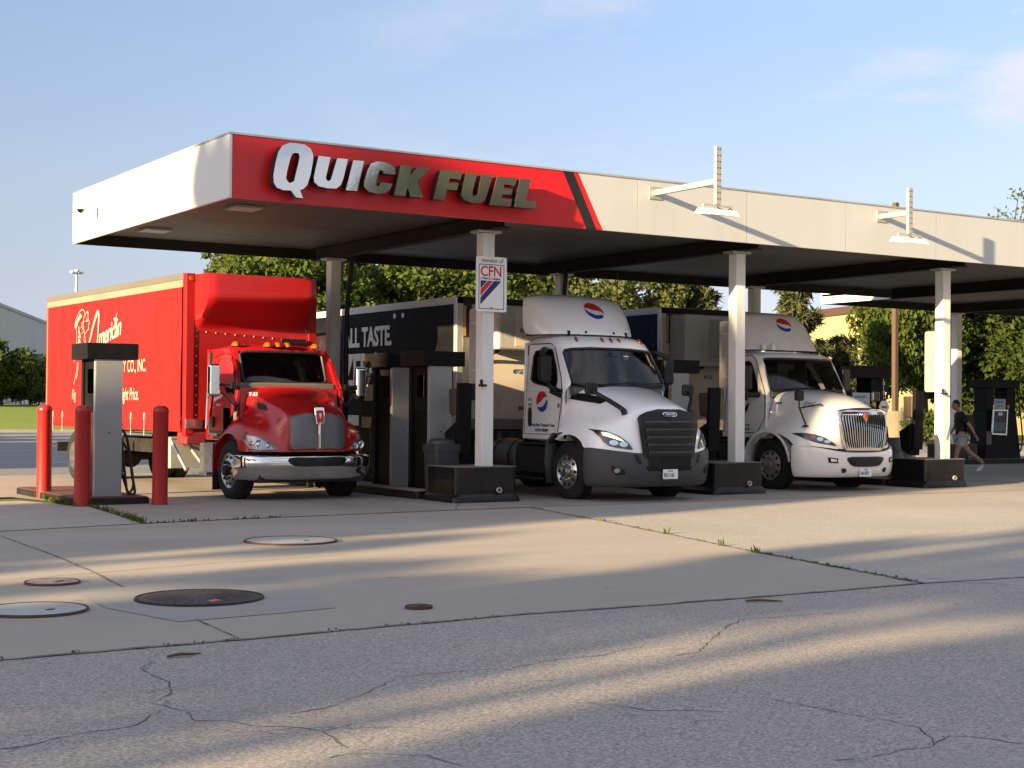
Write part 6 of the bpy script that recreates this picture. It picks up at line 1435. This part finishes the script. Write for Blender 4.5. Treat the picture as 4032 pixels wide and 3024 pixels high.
# walking man: forward is -x, his left side faces the camera (-y)
man = thing('person', (29.72, 25.75, 0), -.571, 'walking man in black polo shirt and pale shorts with a backpack', 'person')
V, E, Q = [], [], []
pel = chain(V, E, Q, None, [((.10,0,.95),(.13,.11))])
ch = chain(V, E, Q, pel, [((.09,0,1.12),(.125,.10)),((.07,0,1.32),(.155,.115)),((.06,0,1.46),(.13,.09))])
nk = chain(V, E, Q, ch, [((.04,0,1.55),.058),((.015,0,1.62),.062)])
for s, el, wr in ((-1,(.27,-.25,1.17),(.40,-.24,.95)),(1,(.02,.24,1.15),(-.12,.22,.94))):
    a = chain(V, E, Q, ch, [((.08,s*.16,1.45),.07),((.09,s*.215,1.41),.06),(el,.042),(wr,.029)])
    d = (Vector(wr)-Vector(el)).normalized(); w_ = Vector(wr)
    palm = chain(V, E, Q, a, [(tuple(w_+d*.05),(.036,.018)),(tuple(w_+d*.085),(.038,.016))])
    for k, l in enumerate((.07,.078,.072,.056)):
        off = Vector((-.026+.0175*k, 0, 0)); p0 = w_+d*.09+off
        chain(V, E, Q, palm, [(tuple(p0),.0095),(tuple(p0+d*l*.5+Vector((-.004,s*-.006,0))),.009),(tuple(p0+d*l+Vector((-.014,s*-.02,0))),.0078)])
    chain(V, E, Q, a, [(tuple(w_+d*.03+Vector((-.04,s*-.012,0))),.011),(tuple(w_+d*.065+Vector((-.052,s*-.022,0))),.0095)])
for s, kn, an in ((-1,(-.02,-.09,.51),(-.10,-.09,.10)),(1,(.34,.09,.53),(.72,.09,.235))):
    chain(V, E, Q, pel, [((.11,s*.095,.88),.098),((.11*.5+kn[0]*.5,s*.095,.70),.082),(kn,.057),(tuple(Vector(kn)*.55+Vector(an)*.45+Vector((.02,0,0))),.058),(an,.036)])
bd = skin_body('body', V, E, Q, SKIN, man)
# head: shaped ellipsoid with nose, brow, chin, ears
def head(parent, c, rz=0, mt=SKIN, name='head', hair=(.03,.02,.015)):
    b = MB(); n, k = 22, 18; rows_ = []
    for i in range(k+1):
        ph = math.pi*i/k; row = []
        for j in range(n+1):
            th = 2*math.pi*j/n
            x, y, z = -math.sin(ph)*math.cos(th), math.sin(ph)*math.sin(th), math.cos(ph)
            fr_ = max(0, -x)
            X = x*.098; Y = y*.076*(1-.22*max(0,-z)); Z = z*.125
            if z < 0: X -= .012*fr_*(-z)
            # nose, brow, lips, chin, eye sockets
            g = lambda cz, cy_, sz, sy: math.exp(-((z-cz)/sz)**2-((abs(y)-cy_)/sy)**2)*(1 if x < 0 else 0)
            X -= .024*g(-.18,0,.16,.16) + .007*g(.12,.25,.08,.4) + .009*g(-.52,0,.09,.3) + .012*g(-.82,0,.14,.35)
            X += .010*g(-.02,.38,.09,.18) + .006*g(-.66,0,.05,.3)
            row.append((X, Y, Z))
        rows_.append(row)
    b.grid(rows_)
    cr, sr = math.cos(rz), math.sin(rz)
    place = lambda vs: [(c[0]+x*cr-y*sr, c[1]+x*sr+y*cr, c[2]+z) for x, y, z in vs]
    for s in (-1,1): b.tube([(.008,s*.074,.02),(.018,s*.086,.0),(.012,s*.080,-.035)],[.014,.018,.01],8)
    b.v = place(b.v); b.build(name, mt, parent, smooth=True, angle=80)
    b = MB(); rows_ = []
    for i in range(11):
        ph = math.pi*.62*i/10; row = []
        for j in range(n+1):
            th = 2*math.pi*j/n; x, y, z = -math.sin(ph)*math.cos(th), math.sin(ph)*math.sin(th), math.cos(ph)
            q = 1.09 + .03*math.sin(7*th+3*ph) 
            if x < -.25 and z < .48: q = .9
            if x < .15 and z < .12: q = .9
            row.append((x*.098*q+.004, y*.077*q, z*.125*q+.004))
        rows_.append(row)
    b.grid(rows_); b.v = place(b.v); b.build('hair', M('dark hair',(.022,.014,.010),.6,bump=.5,bscale=40), parent, smooth=True)
    b = MB()
    for s in (-1,1): b.lathe([(.011,-.004),(.009,.002),(.001,.005)],(-.087,s*.030,.0),'x',8)
    b.v = place(b.v); b.build('eye', M('eye',(.05,.035,.03),.2), parent)
head(man, (-.02,0,1.70))
POLO = M('black polo cloth', (.012,.012,.014), .85, var=.3, scale=12, bump=.3, bscale=25)
SHORT = M('pale grey shorts cloth', (.42,.42,.41), .85, var=.08, scale=10, bump=.4, bscale=18)
V, E, Q = [], [], []
r_ = chain(V, E, Q, None, [((.105,0,.86),(.172,.150))])
c_ = chain(V, E, Q, r_, [((.09,0,1.12),(.155,.125)),((.07,0,1.32),(.18,.14)),((.06,0,1.46),(.15,.11))])
chain(V, E, Q, c_, [((.045,0,1.53),.075)])
for s, el in ((-1,(.27,-.25,1.17)),(1,(.02,.24,1.15))):
    chain(V, E, Q, c_, [((.08,s*.17,1.45),.088),((.10,s*.225,1.40),.08),(tuple(Vector((.09,s*.215,1.41))*.35+Vector(el)*.65),.07)])
skin_body('shirt', V, E, Q, POLO, man)
V, E, Q = [], [], []
r_ = chain(V, E, Q, None, [((.105,0,.95),(.165,.14))])
for s, kn in ((-1,(-.02,-.09,.51)),(1,(.34,.09,.53))):
    chain(V, E, Q, r_, [((.11,s*.10,.88),.125),(tuple(Vector((.11,s*.1,.88))*.38+Vector(kn)*.62),.105)])
skin_body('shorts', V, E, Q, SHORT, man)
SHOE = M('white trainer', (.72,.72,.73), .5, var=.04)
def shoe(an, toe, heel):
    b = MB(); an, toe, heel = Vector(an), Vector(toe), Vector(heel)
    o = skin_body('shoe', [tuple(heel), tuple(heel*.5+toe*.5+Vector((0,0,.02))), tuple(toe), tuple(heel*.75+toe*.25+Vector((.0,0,.055))+ (an-heel)*.3)], [(0,1),(1,2),(0,3)], [(.052,.05),(.056,.05),(.046,.036),(.052,.05)], SHOE, man)
shoe((-.10,-.09,.10),(-.28,-.09,.045),(-.07,-.09,.055)); shoe((.72,.09,.235),(.53,.09,.045),(.72,.09,.15))
b = MB(); b.box(.20,.38,-.16,.16,1.02,1.46); b.box(.36,.43,-.12,.12,1.06,1.26); b.build('backpack', M('black nylon',(.014,.014,.016),.6,bump=.3,bscale=14), man, bevel=.06, seg=4)
b = MB(); b.lathe([(.034,-.016),(.038,0),(.034,.016)],(.385,-.24,.975),'z',14); b.build('watch', BLACKP, man, smooth=True)
b = MB(); b.box(-.09,-.075,-.07,-.04,1.36,1.39); b.build('shirt_emblem', LOGOWHITE, man)
# driver sitting in the black grille tractor
drv = thing('person', (15.0, 22.07, 1.46), .0, 'person in orange and lime safety vest sitting in the tractor cab', 'person')
V, E, Q = [], [], []
pel = chain(V, E, Q, None, [((0,.05,.12),(.16,.13))])
ch = chain(V, E, Q, pel, [((0,.06,.35),(.15,.11)),((0,.04,.56),(.16,.11)),((0,.02,.66),(.12,.09))])
chain(V, E, Q, ch, [((0,.0,.73),.055),((0,-.02,.80),.06)])
for s in (-1,1):
    a = chain(V, E, Q, ch, [((s*.16,.03,.63),.07),((s*.23,.02,.58),.06),((s*.27,-.08,.34),.045),((s*.14,-.30,.34),.033)])
    palm = chain(V, E, Q, a, [((s*.12,-.36,.34),(.034,.02)),((s*.115,-.39,.34),(.036,.018))])
    for k in range(4): chain(V, E, Q, palm, [((s*.115+(-.026+.0175*k),-.42,.345),.0095),((s*.115+(-.026+.0175*k),-.455,.33),.0085)])
    chain(V, E, Q, a, [((s*.08,-.345,.36),.011),((s*.06,-.38,.37),.009)])
    chain(V, E, Q, pel, [((s*.10,-.05,.10),.10),((s*.12,-.40,.14),.075),((s*.12,-.44,-.25),.055)])
skin_body('body', V, E, Q, M('dark sleeves',(.35,.2,.14),.7), drv)
head(drv, (0,-.06,.90), math.pi/2)
V, E, Q = [], [], []
r_ = chain(V, E, Q, None, [((0,.05,.14),(.18,.15))])
c_ = chain(V, E, Q, r_, [((0,.06,.35),(.175,.135)),((0,.04,.56),(.185,.135)),((0,.02,.66),(.14,.11))])
for s in (-1,1): chain(V, E, Q, c_, [((s*.16,.03,.63),.09),((s*.22,.02,.585),.085)])
vm, vt, vb = node_mat('safety vest cloth')
_N, _L = vt.nodes, vt.links.new
_tc = _N.new('ShaderNodeTexCoord'); _s = _N.new('ShaderNodeSeparateXYZ'); _L(_tc.outputs['Object'], _s.inputs[0])
_c = _N.new('ShaderNodeValToRGB'); _c.color_ramp.interpolation = 'CONSTANT'
for p_, c_ in ((0,(.55,.80,.04,1)),(.40,(.6,.6,.56,1)),(.47,(.55,.80,.04,1)),(.585,(.85,.18,.03,1))):
    e = _c.color_ramp.elements[0] if p_ == 0 else _c.color_ramp.elements.new(p_); e.position = p_; e.color = c_
_c.color_ramp.elements[-1].color = (.70,.13,.02,1)
_L(_s.outputs['Z'], _c.inputs[0]); _L(_c.outputs[0], vb.inputs['Base Color']); vb.inputs['Roughness'].default_value = .8
skin_body('safety_vest', V, E, Q, vm, drv)
# ================================================================== trees and surroundings
BARK = M('tree bark', (.075,.058,.042), .95, var=.35, scale=8, bump=.8, bscale=14, stretch=(1,1,.3))
LEAF1 = leaf_mat('maple leaf', (.055,.088,.021), (.105,.138,.036), .4)
LEAF2 = leaf_mat('yellow green leaf', (.078,.102,.034), (.14,.158,.06), .4)
LEAF3 = leaf_mat('dark leaf', (.025,.045,.012), (.065,.09,.024), .3)
NEEDLE = leaf_mat('pine needle', (.045,.058,.026), (.11,.118,.055), .2)
def leaf_mesh(name, centers, radii, per, size, rs, mt, flat=.75, elong=1.0):
    vs = []; n = 0
    P = []; S_ = []
    for c, r in zip(centers, radii):
        k = max(4, int(per*(r/.8)**2))
        d = rs.normal(size=(k,3)); d /= np.linalg.norm(d, axis=1)[:,None]
        rad = r*rs.random(k)[:,None]**.45
        P.append(np.array(c)+d*rad*np.array([1,1,flat])); S_.append(size*(.6+.8*rs.random(k)))
    P = np.concatenate(P); S_ = np.concatenate(S_); k = len(P)
    nrm = rs.normal(size=(k,3)); nrm[:,2] += .5; nrm /= np.linalg.norm(nrm, axis=1)[:,None]
    a = np.cross(nrm, rs.normal(size=(k,3))); a /= np.linalg.norm(a, axis=1)[:,None]+1e-9; bb = np.cross(nrm, a)
    a = a*S_[:,None]*.5*elong; bb = bb*S_[:,None]*.36/elong
    bend = nrm*(S_[:,None]*.12)
    Vv = np.stack([P-a, P-bb+bend, P+a, P+bb+bend], axis=1).reshape(-1,3)
    Fv = np.arange(4*k).reshape(-1,4)
    me = bpy.data.meshes.new(name); me.vertices.add(4*k); me.vertices.foreach_set('co', Vv.ravel()); me.loops.add(4*k); me.loops.foreach_set('vertex_index', Fv.ravel().astype(np.int32))
    me.polygons.add(k); me.polygons.foreach_set('loop_start', (np.arange(k)*4).astype(np.int32)); me.polygons.foreach_set('loop_total', np.full(k,4,dtype=np.int32))
    me.update(calc_edges=True); me.materials.append(mt)
    return me
def make_tree(name, seed, h, rx, base, mt, n=46, per=150, leaf=.24, open_=0.0, label='', cat='tree'):
    """base: height where the crown starts"""
    rs = np.random.default_rng(seed)
    t = thing(name, (0,0,0), 0, label, cat)
    cz, rz_ = (h+base)/2, (h-base)/2
    C, Rd = [], []
    while len(C) < n:
        d = rs.normal(size=3); d /= np.linalg.norm(d); q = rs.random()**.4
        p = d*q*np.array([rx*.86, rx*.86, rz_*.86])*(1+.22*math.sin(3*math.atan2(d[1],d[0])+seed)+.15*rs.normal())
        taper = 1-.35*max(0, p[2]/rz_)
        p[:2] *= taper
        C.append(p+np.array([0,0,cz])); Rd.append(rx*(.20+.16*rs.random())*(1-open_*.3))
    me = leaf_mesh('crown', C, Rd, per*(1-open_*.4), leaf, rs, mt)
    o = bpy.data.objects.new('crown', me); COL.objects.link(o); o.parent = t
    b = MB()
    tr = [(0,0,0)]; x = y = 0
    for i in range(1,6): x += rs.normal()*.06*h/10; y += rs.normal()*.06*h/10; tr.append((x,y,(base+.55*(h-base))*i/5))
    r0_ = .022*h
    b.tube(tr, [r0_*1.25]+[r0_*(1-.15*i) for i in range(1,6)], 9)
    for i in rs.choice(len(C), min(len(C), 22), replace=False):
        c = C[i]; z0 = min(max(base*.75, c[2]-.45*math.hypot(c[0],c[1])-.3), tr[-1][2]*.95); k = z0/tr[-1][2]*5; j = int(min(4,k)); f = k-j
        s_ = [tr[j][q]*(1-f)+tr[j+1][q]*f for q in range(3)]
        mid = [s_[q]*.5+c[q]*.5 for q in range(3)]; mid[2] -= .12
        b.tube(spline([s_, mid, list(c)],3), [.045*h/10*(1-.12*v) for v in range(7)], 5)
    b.build('trunk', BARK, t, smooth=True)
    return t
def make_pine(name, seed, h, rx, mt, label):
    rs = np.random.default_rng(seed); t = thing(name, (0,0,0), 0, label, 'tree')
    C, Rd = [], []; b = MB(); b.tube([(0,0,0),(.05,0,h*.5),(0,.03,h*.97)], [.02*h,.013*h,.004*h], 8)
    lv = 9
    for i in range(lv):
        z = h*(.12+.80*i/(lv-1)); rr_ = rx*(1-.80*i/(lv-1))**.75*(1+.18*rs.normal()*.5)
        for j in range(int(6-2*i/lv)):
            a = rs.random()*6.28; L_ = rr_*(.7+.4*rs.random()); up_ = .28*L_+rs.random()*.25
            e = (L_*math.cos(a), L_*math.sin(a), z+up_)
            b.tube([(0,0,z),(e[0]*.5,e[1]*.5,z+up_*.3),e], [.035,.025,.012], 5)
            for q in (.45,.7,.9,1.03):
                C.append((e[0]*q+rs.normal()*.16, e[1]*q+rs.normal()*.16, z+up_*q**1.6+.12)); Rd.append((.42-.12*q)*rx/2.2)
    C.append((0,0,h*.97)); Rd.append(.35*rx/2.2)
    me = leaf_mesh('crown', C, Rd, 300, .34, rs, mt, flat=1.15, elong=2.1)
    o = bpy.data.objects.new('crown', me); COL.objects.link(o); o.parent = t
    b.build('trunk', BARK, t, smooth=True)
    return t
def put(proto, x, y, rz, sc, label, first=False, group=None, sz=None):
    o = proto if first else dup(proto)
    o.location = (x, y, 0); o.rotation_euler = (0,0,rz); o.scale = (sc, sc, sc*(sz or 1)); o['label'] = label
    if group: o['group'] = group
    return o
GB = 'trees behind the canopy'
A1 = make_tree('broadleaf_tree', 1, 9.0, 3.6, 1.6, LEAF1, 60, 190, .25)
A2 = make_tree('broadleaf_tree', 5, 9.0, 3.4, 1.4, LEAF2, 54, 170, .24, .3)
A3 = make_tree('broadleaf_tree', 9, 9.4, 3.9, .8, LEAF3, 66, 190, .27)
A4 = make_tree('open_tree', 14, 8.8, 2.6, 2.2, LEAF2, 26, 110, .22, .6)
put(A1, 28.6, 67.0, .3, 1.22, 'green broadleaf tree just above the red truck box, left of the back column', True, GB)
put(A1, 27.2, 67.6, 2.2, 1.02, 'smaller green tree peeping out at the left edge of the tree row', False, GB)
put(A1, 32.4, 66.8, 4.0, 1.25, 'green broadleaf tree behind the back column above the red truck', False, GB)
put(A2, 34.6, 66.0, 1.1, 1.2, 'yellow green tree right of the back column above the black trailer', True, GB)
put(A4, 36.8, 66.2, .4, 1.05, 'thin open tree with bare twigs showing sky left of the CFN sign', True, GB)
put(A1, 38.6, 63.6, 5.2, 1.15, 'broadleaf tree directly left of the CFN sign', False, GB)
put(A2, 41.4, 62.4, 2.6, 1.15, 'yellow green tree just right of the CFN sign', False, GB)
put(A2, 43.6, 60.5, 4.5, 1.08, 'pale green tree above the black grille tractor fairing', False, GB)
put(A2, 46.0, 59.6, .9, 1.0, 'pale yellow green tree right above the white fairing top', False, GB)
put(A4, 46.7, 58.6, 2.4, .86, 'thin pale tree with dead twig right of the white fairing', False, GB)
put(A1, 41.0, 68.5, 3.3, 1.2, 'deep green tree at the back of the row over the trailer', False, GB)
PN = make_pine('pine_tree', 3, 8.3, 2.5, NEEDLE, '')
put(PN, 48.9, 59.2, .5, .99, 'bushy pine tree left of the second front column', True)
PN2 = make_pine('pine_tree', 8, 8.0, 2.3, NEEDLE, '')
put(PN2, 47.0, 49.8, 1.2, .90, 'pine tree standing before the yellow building wall', True)
put(PN2, 49.7, 49.8, 3.2, .60, 'low pine tree at the right edge of the yellow wall', False)
GR = 'trees at the right'
put(A1, 55.6, 51.8, 1.7, 1.0, 'big green maple beside the brown wooden pole', False, GR).scale = (.62,.62,1.08)
put(A1, 58.4, 52.6, 3.9, 1.0, 'green maple between the wooden pole and the third front column', False, GR).scale = (.8,.8,1.15)
put(A3, 60.2, 53.0, 2.0, 1.05, 'dark green tree behind the walking man', True, GR)
put(A3, 61.3, 48.5, 4.4, 1.0, 'dark tree at the right behind the far dispenser', False, GR)
put(A3, 66.5, 50.0, .6, 1.05, 'dark tree furthest right beyond the far dispenser', False, GR)
put(A1, 64.0, 57.0, 5.0, 1.0, 'green tree at the back between dark trees on the right', False, GR)
LOC = make_tree('locust_tree', 21, 13.6, 3.2, 5.5, LEAF1, 24, 70, .2, .6)
put(LOC, 66.0, 53.9, .2, 1.06, 'tall feathery tree rising above the cream fascia at the far right', True)
BU = make_tree('shrub', 31, 2.4, 1.6, .1, LEAF3, 26, 130, .22, 0, '', 'shrub')
for i, (x, y, s_, lab) in enumerate(((50.5,45.5,.7,'low dark shrub by the path under the big maple'),(55.5,46.5,.8,'low dark shrub behind the third front column'),(60.5,43.0,.9,'dark shrub behind the far right plinth'),(66.0,42.0,.95,'dark shrub at the right behind the far dispenser'))):
    put(BU, x, y, i*1.3, s_, lab, i == 0, 'shrubs at the right')
GL_ = 'bushes by the warehouse'
LB = make_tree('bushy_tree', 41, 5.8, 3.0, .2, LEAF1, 60, 150, .3)
for i, (x, y, s_, lab) in enumerate(((25.2,102.0,1.0,'tallest bushy tree at the left picture edge'),(20.5,100,.95,'bushy tree partly cut by the left picture edge'),(27.7,104.5,.78,'bushy tree second from the left before the warehouse'),(29.9,107.5,.70,'low bush before the dark warehouse windows'),(31.5,112.0,.66,'low bush beside the red truck tail'),(34.5,116.0,.7,'low bush hidden partly behind the red bollard'),(38.0,120.0,.8,'bush behind the tail of the red truck'))):
    put(LB, x, y, i*1.1, s_*.8, lab, i == 0, GL_).location.z = 1.35
put(A1, 47.0, 176, 2.0, 1.15, 'distant tree top showing over the warehouse roof')
put(A3, 52.0, 182, 1.0, 1.1, 'distant dark tree top beside the warehouse corner')
# trees outside the frame: left ones shade the forecourt, the others stand behind the viewer and show in reflections
OF = 'trees beyond the left of the forecourt'
S1 = make_tree('broadleaf_tree', 51, 16.6, 3.9, 4.0, LEAF3, 46, 130, .5, .3)
for i, (x, y, a, s_) in enumerate(((-40,-1.28,.3,.43),(-40,-5.32,1.9,.47),(-40.5,-.55,2.9,.27),(-41,-10.3,1.4,.8),(-38,-15.5,2.5,.96),(-46,-22,.9,1.1),(-44,-30,3.6,1.0))): put(S1, x, y, a, s_, 'tall broadleaf tree outside the picture to the left', i == 0, OF, 1.0/s_)
S4 = make_tree('broadleaf_tree', 77, 17.0, 2.0, 10.7, LEAF3, 44, 150, .5, 0)
put(S4, -40, -3.4, .5, 1.0, 'high crowned broadleaf tree outside the picture to the left', True, OF)
S2 = make_tree('broadleaf_tree', 57, 11.4, 3.2, 2.5, LEAF3, 56, 130, .42, .1)
for i, (y, a, s_, sz) in enumerate(((.9,.3,.80,.93),(2.7,2.1,.85,.95),(4.4,3.3,.82,1.12),(5.8,4.4,.70,1.45))): put(S2, -40, y, a, s_, 'rounded broadleaf tree outside the picture to the left', i == 0, OF, sz)
S3 = make_tree('broadleaf_tree', 63, 16.4, 2.9, 3.0, LEAF3, 80, 170, .45, 0)
for i, (y, h_) in enumerate(((6.1,14.3),(6.9,15.2),(7.8,16.1),(8.7,16.8),(9.5,16.4),(10.3,15.0),(11.0,13.6),(11.6,11.8))): put(S3, -40+.3*(i%2), y, i*1.7, .55, 'slim tall broadleaf tree outside the picture to the left', i == 0, OF, h_/.93/9.02)
for i, (y, sz) in enumerate(((1.6,1.03),(3.3,1.03),(3.25,1.05))): put(S2, -36-2*(i==2), y, 1+i, .8-.25*(i==2), 'rounded broadleaf tree outside the picture to the left', False, OF, sz*(1+.45*(i==2)))
for i, (x, y, s_) in enumerate(((34.5,-18,1.2),(40.5,-19,1.15),(46,-17,1.2),(53,-16,1.15),(60,-14,1.1),(68,-6,1.1))):
    put(S1, x, y, i*1.3, s_, 'broadleaf tree standing behind the viewer', False, 'trees behind the viewer')

for i, y in enumerate((35.5,41.5,47.5,53.5,59.5,65.5,72.0)): put(LB, -9+(i%2), y, i*1.9, 1.25, 'bushy tree outside the picture beside the back road', False, 'trees beside the back road')
# ------------------------------------------------------------------ buildings and poles
WARE = M('pale warehouse wall', (.42,.43,.44), .7, var=.04, scale=1, dirt=(.33,.33,.33), dirt_amt=.4, dirt_scale=.3, stretch=(1,1,.3))
DWIN = M('dark window glass', (.02,.024,.028), .12, coat=.3)
t = thing('warehouse', (24.5, 107.7, 0), math.atan2(143.1-107.7, 39.6-24.5), 'long pale grey warehouse with dark windows at the left picture edge', 'building')
b = MB(); b.box(-1.5,60,0,30,0,9.0); b.build('wall', WARE, t)
b = MB(); b.box(-1.6,60.1,-.08,.25,9.0,9.25); b.build('roof_edge', M('grey roof edge',(.30,.31,.33),.6), t)
for xx in (17.5,22.0,26.5,31,35.5):
    b = MB(); b.box(xx,xx+3.0,-.06,-.01,1.2,4.4); w_ = b.build('window', DWIN, t)
    b = MB(); b.box(xx+1.45,xx+1.55,-.09,-.061,1.2,4.4); b.box(xx,xx+3.0,-.09,-.061,2.75,2.83); b.build('window_frame', STEELD, w_)
b = MB(); b.box(27,33,-2.5,0,4.6,5.9); b.build('entrance_canopy', M('blue grey canopy',(.16,.19,.23),.5), t)
t = thing('light_pole', (34.9, 118.5, 0), .4, 'tall slim floodlight pole above the red truck box', 'light pole')
b = MB(); b.cyl((0,0,0),(0,0,12.1),.16,.10,12); b.build('pole', M('pale pole steel',(.45,.45,.44),.5,.3), t, smooth=True)
b = MB(); b.box(-.5,.5,-.05,.05,11.85,11.93); b.build('cross_arm', M('pale pole steel',(.45,.45,.44),.5,.3), t)
for xx in (-.45,0,.45):
    b = MB(); b.box(xx-.13,xx+.13,-.2,.2,11.9 if xx else 12.0,12.05 if xx else 12.2); b.build('lamp_head', M('pale lamp head',(.62,.62,.60),.4), t, bevel=.05)
YW = M('cream render', (.36,.29,.15), .8, var=.03, scale=.6)
dx, dy = 77.4-81.4, 73.8-87.9
t = thing('commercial_building', (81.4, 87.9, 0), math.atan2(dy, dx), 'cream yellow building with dark brown roof edge behind the pines', 'building')
b = MB(); b.box(-14,22,0,30,0,8.5); b.build('wall', YW, t)
b = MB(); b.box(-14.2,22.2,-.2,.5,8.5,9.05); b.build('roof_edge', M('dark brown roof edge',(.06,.035,.025),.6), t)
WOOD = M('weathered wooden pole', (.075,.048,.03), .85, var=.2, scale=5, stretch=(1,1,.15), bump=.3)
t = thing('utility_pole', (51.3, 48.0, 0), 0, 'brown wooden pole on a concrete base before the big maple', 'pole')
b = MB(); b.box(-.11,.11,-.11,.11,1.55,11); b.build('pole', WOOD, t, bevel=.02)
b = MB(); b.cyl((0,0,0),(0,0,1.55),.50,n=24); b.build('concrete_base', M('stained concrete base',(.17,.14,.105),.9,var=.15,dirt=(.10,.085,.06),dirt_amt=.6), t, bevel=.03)
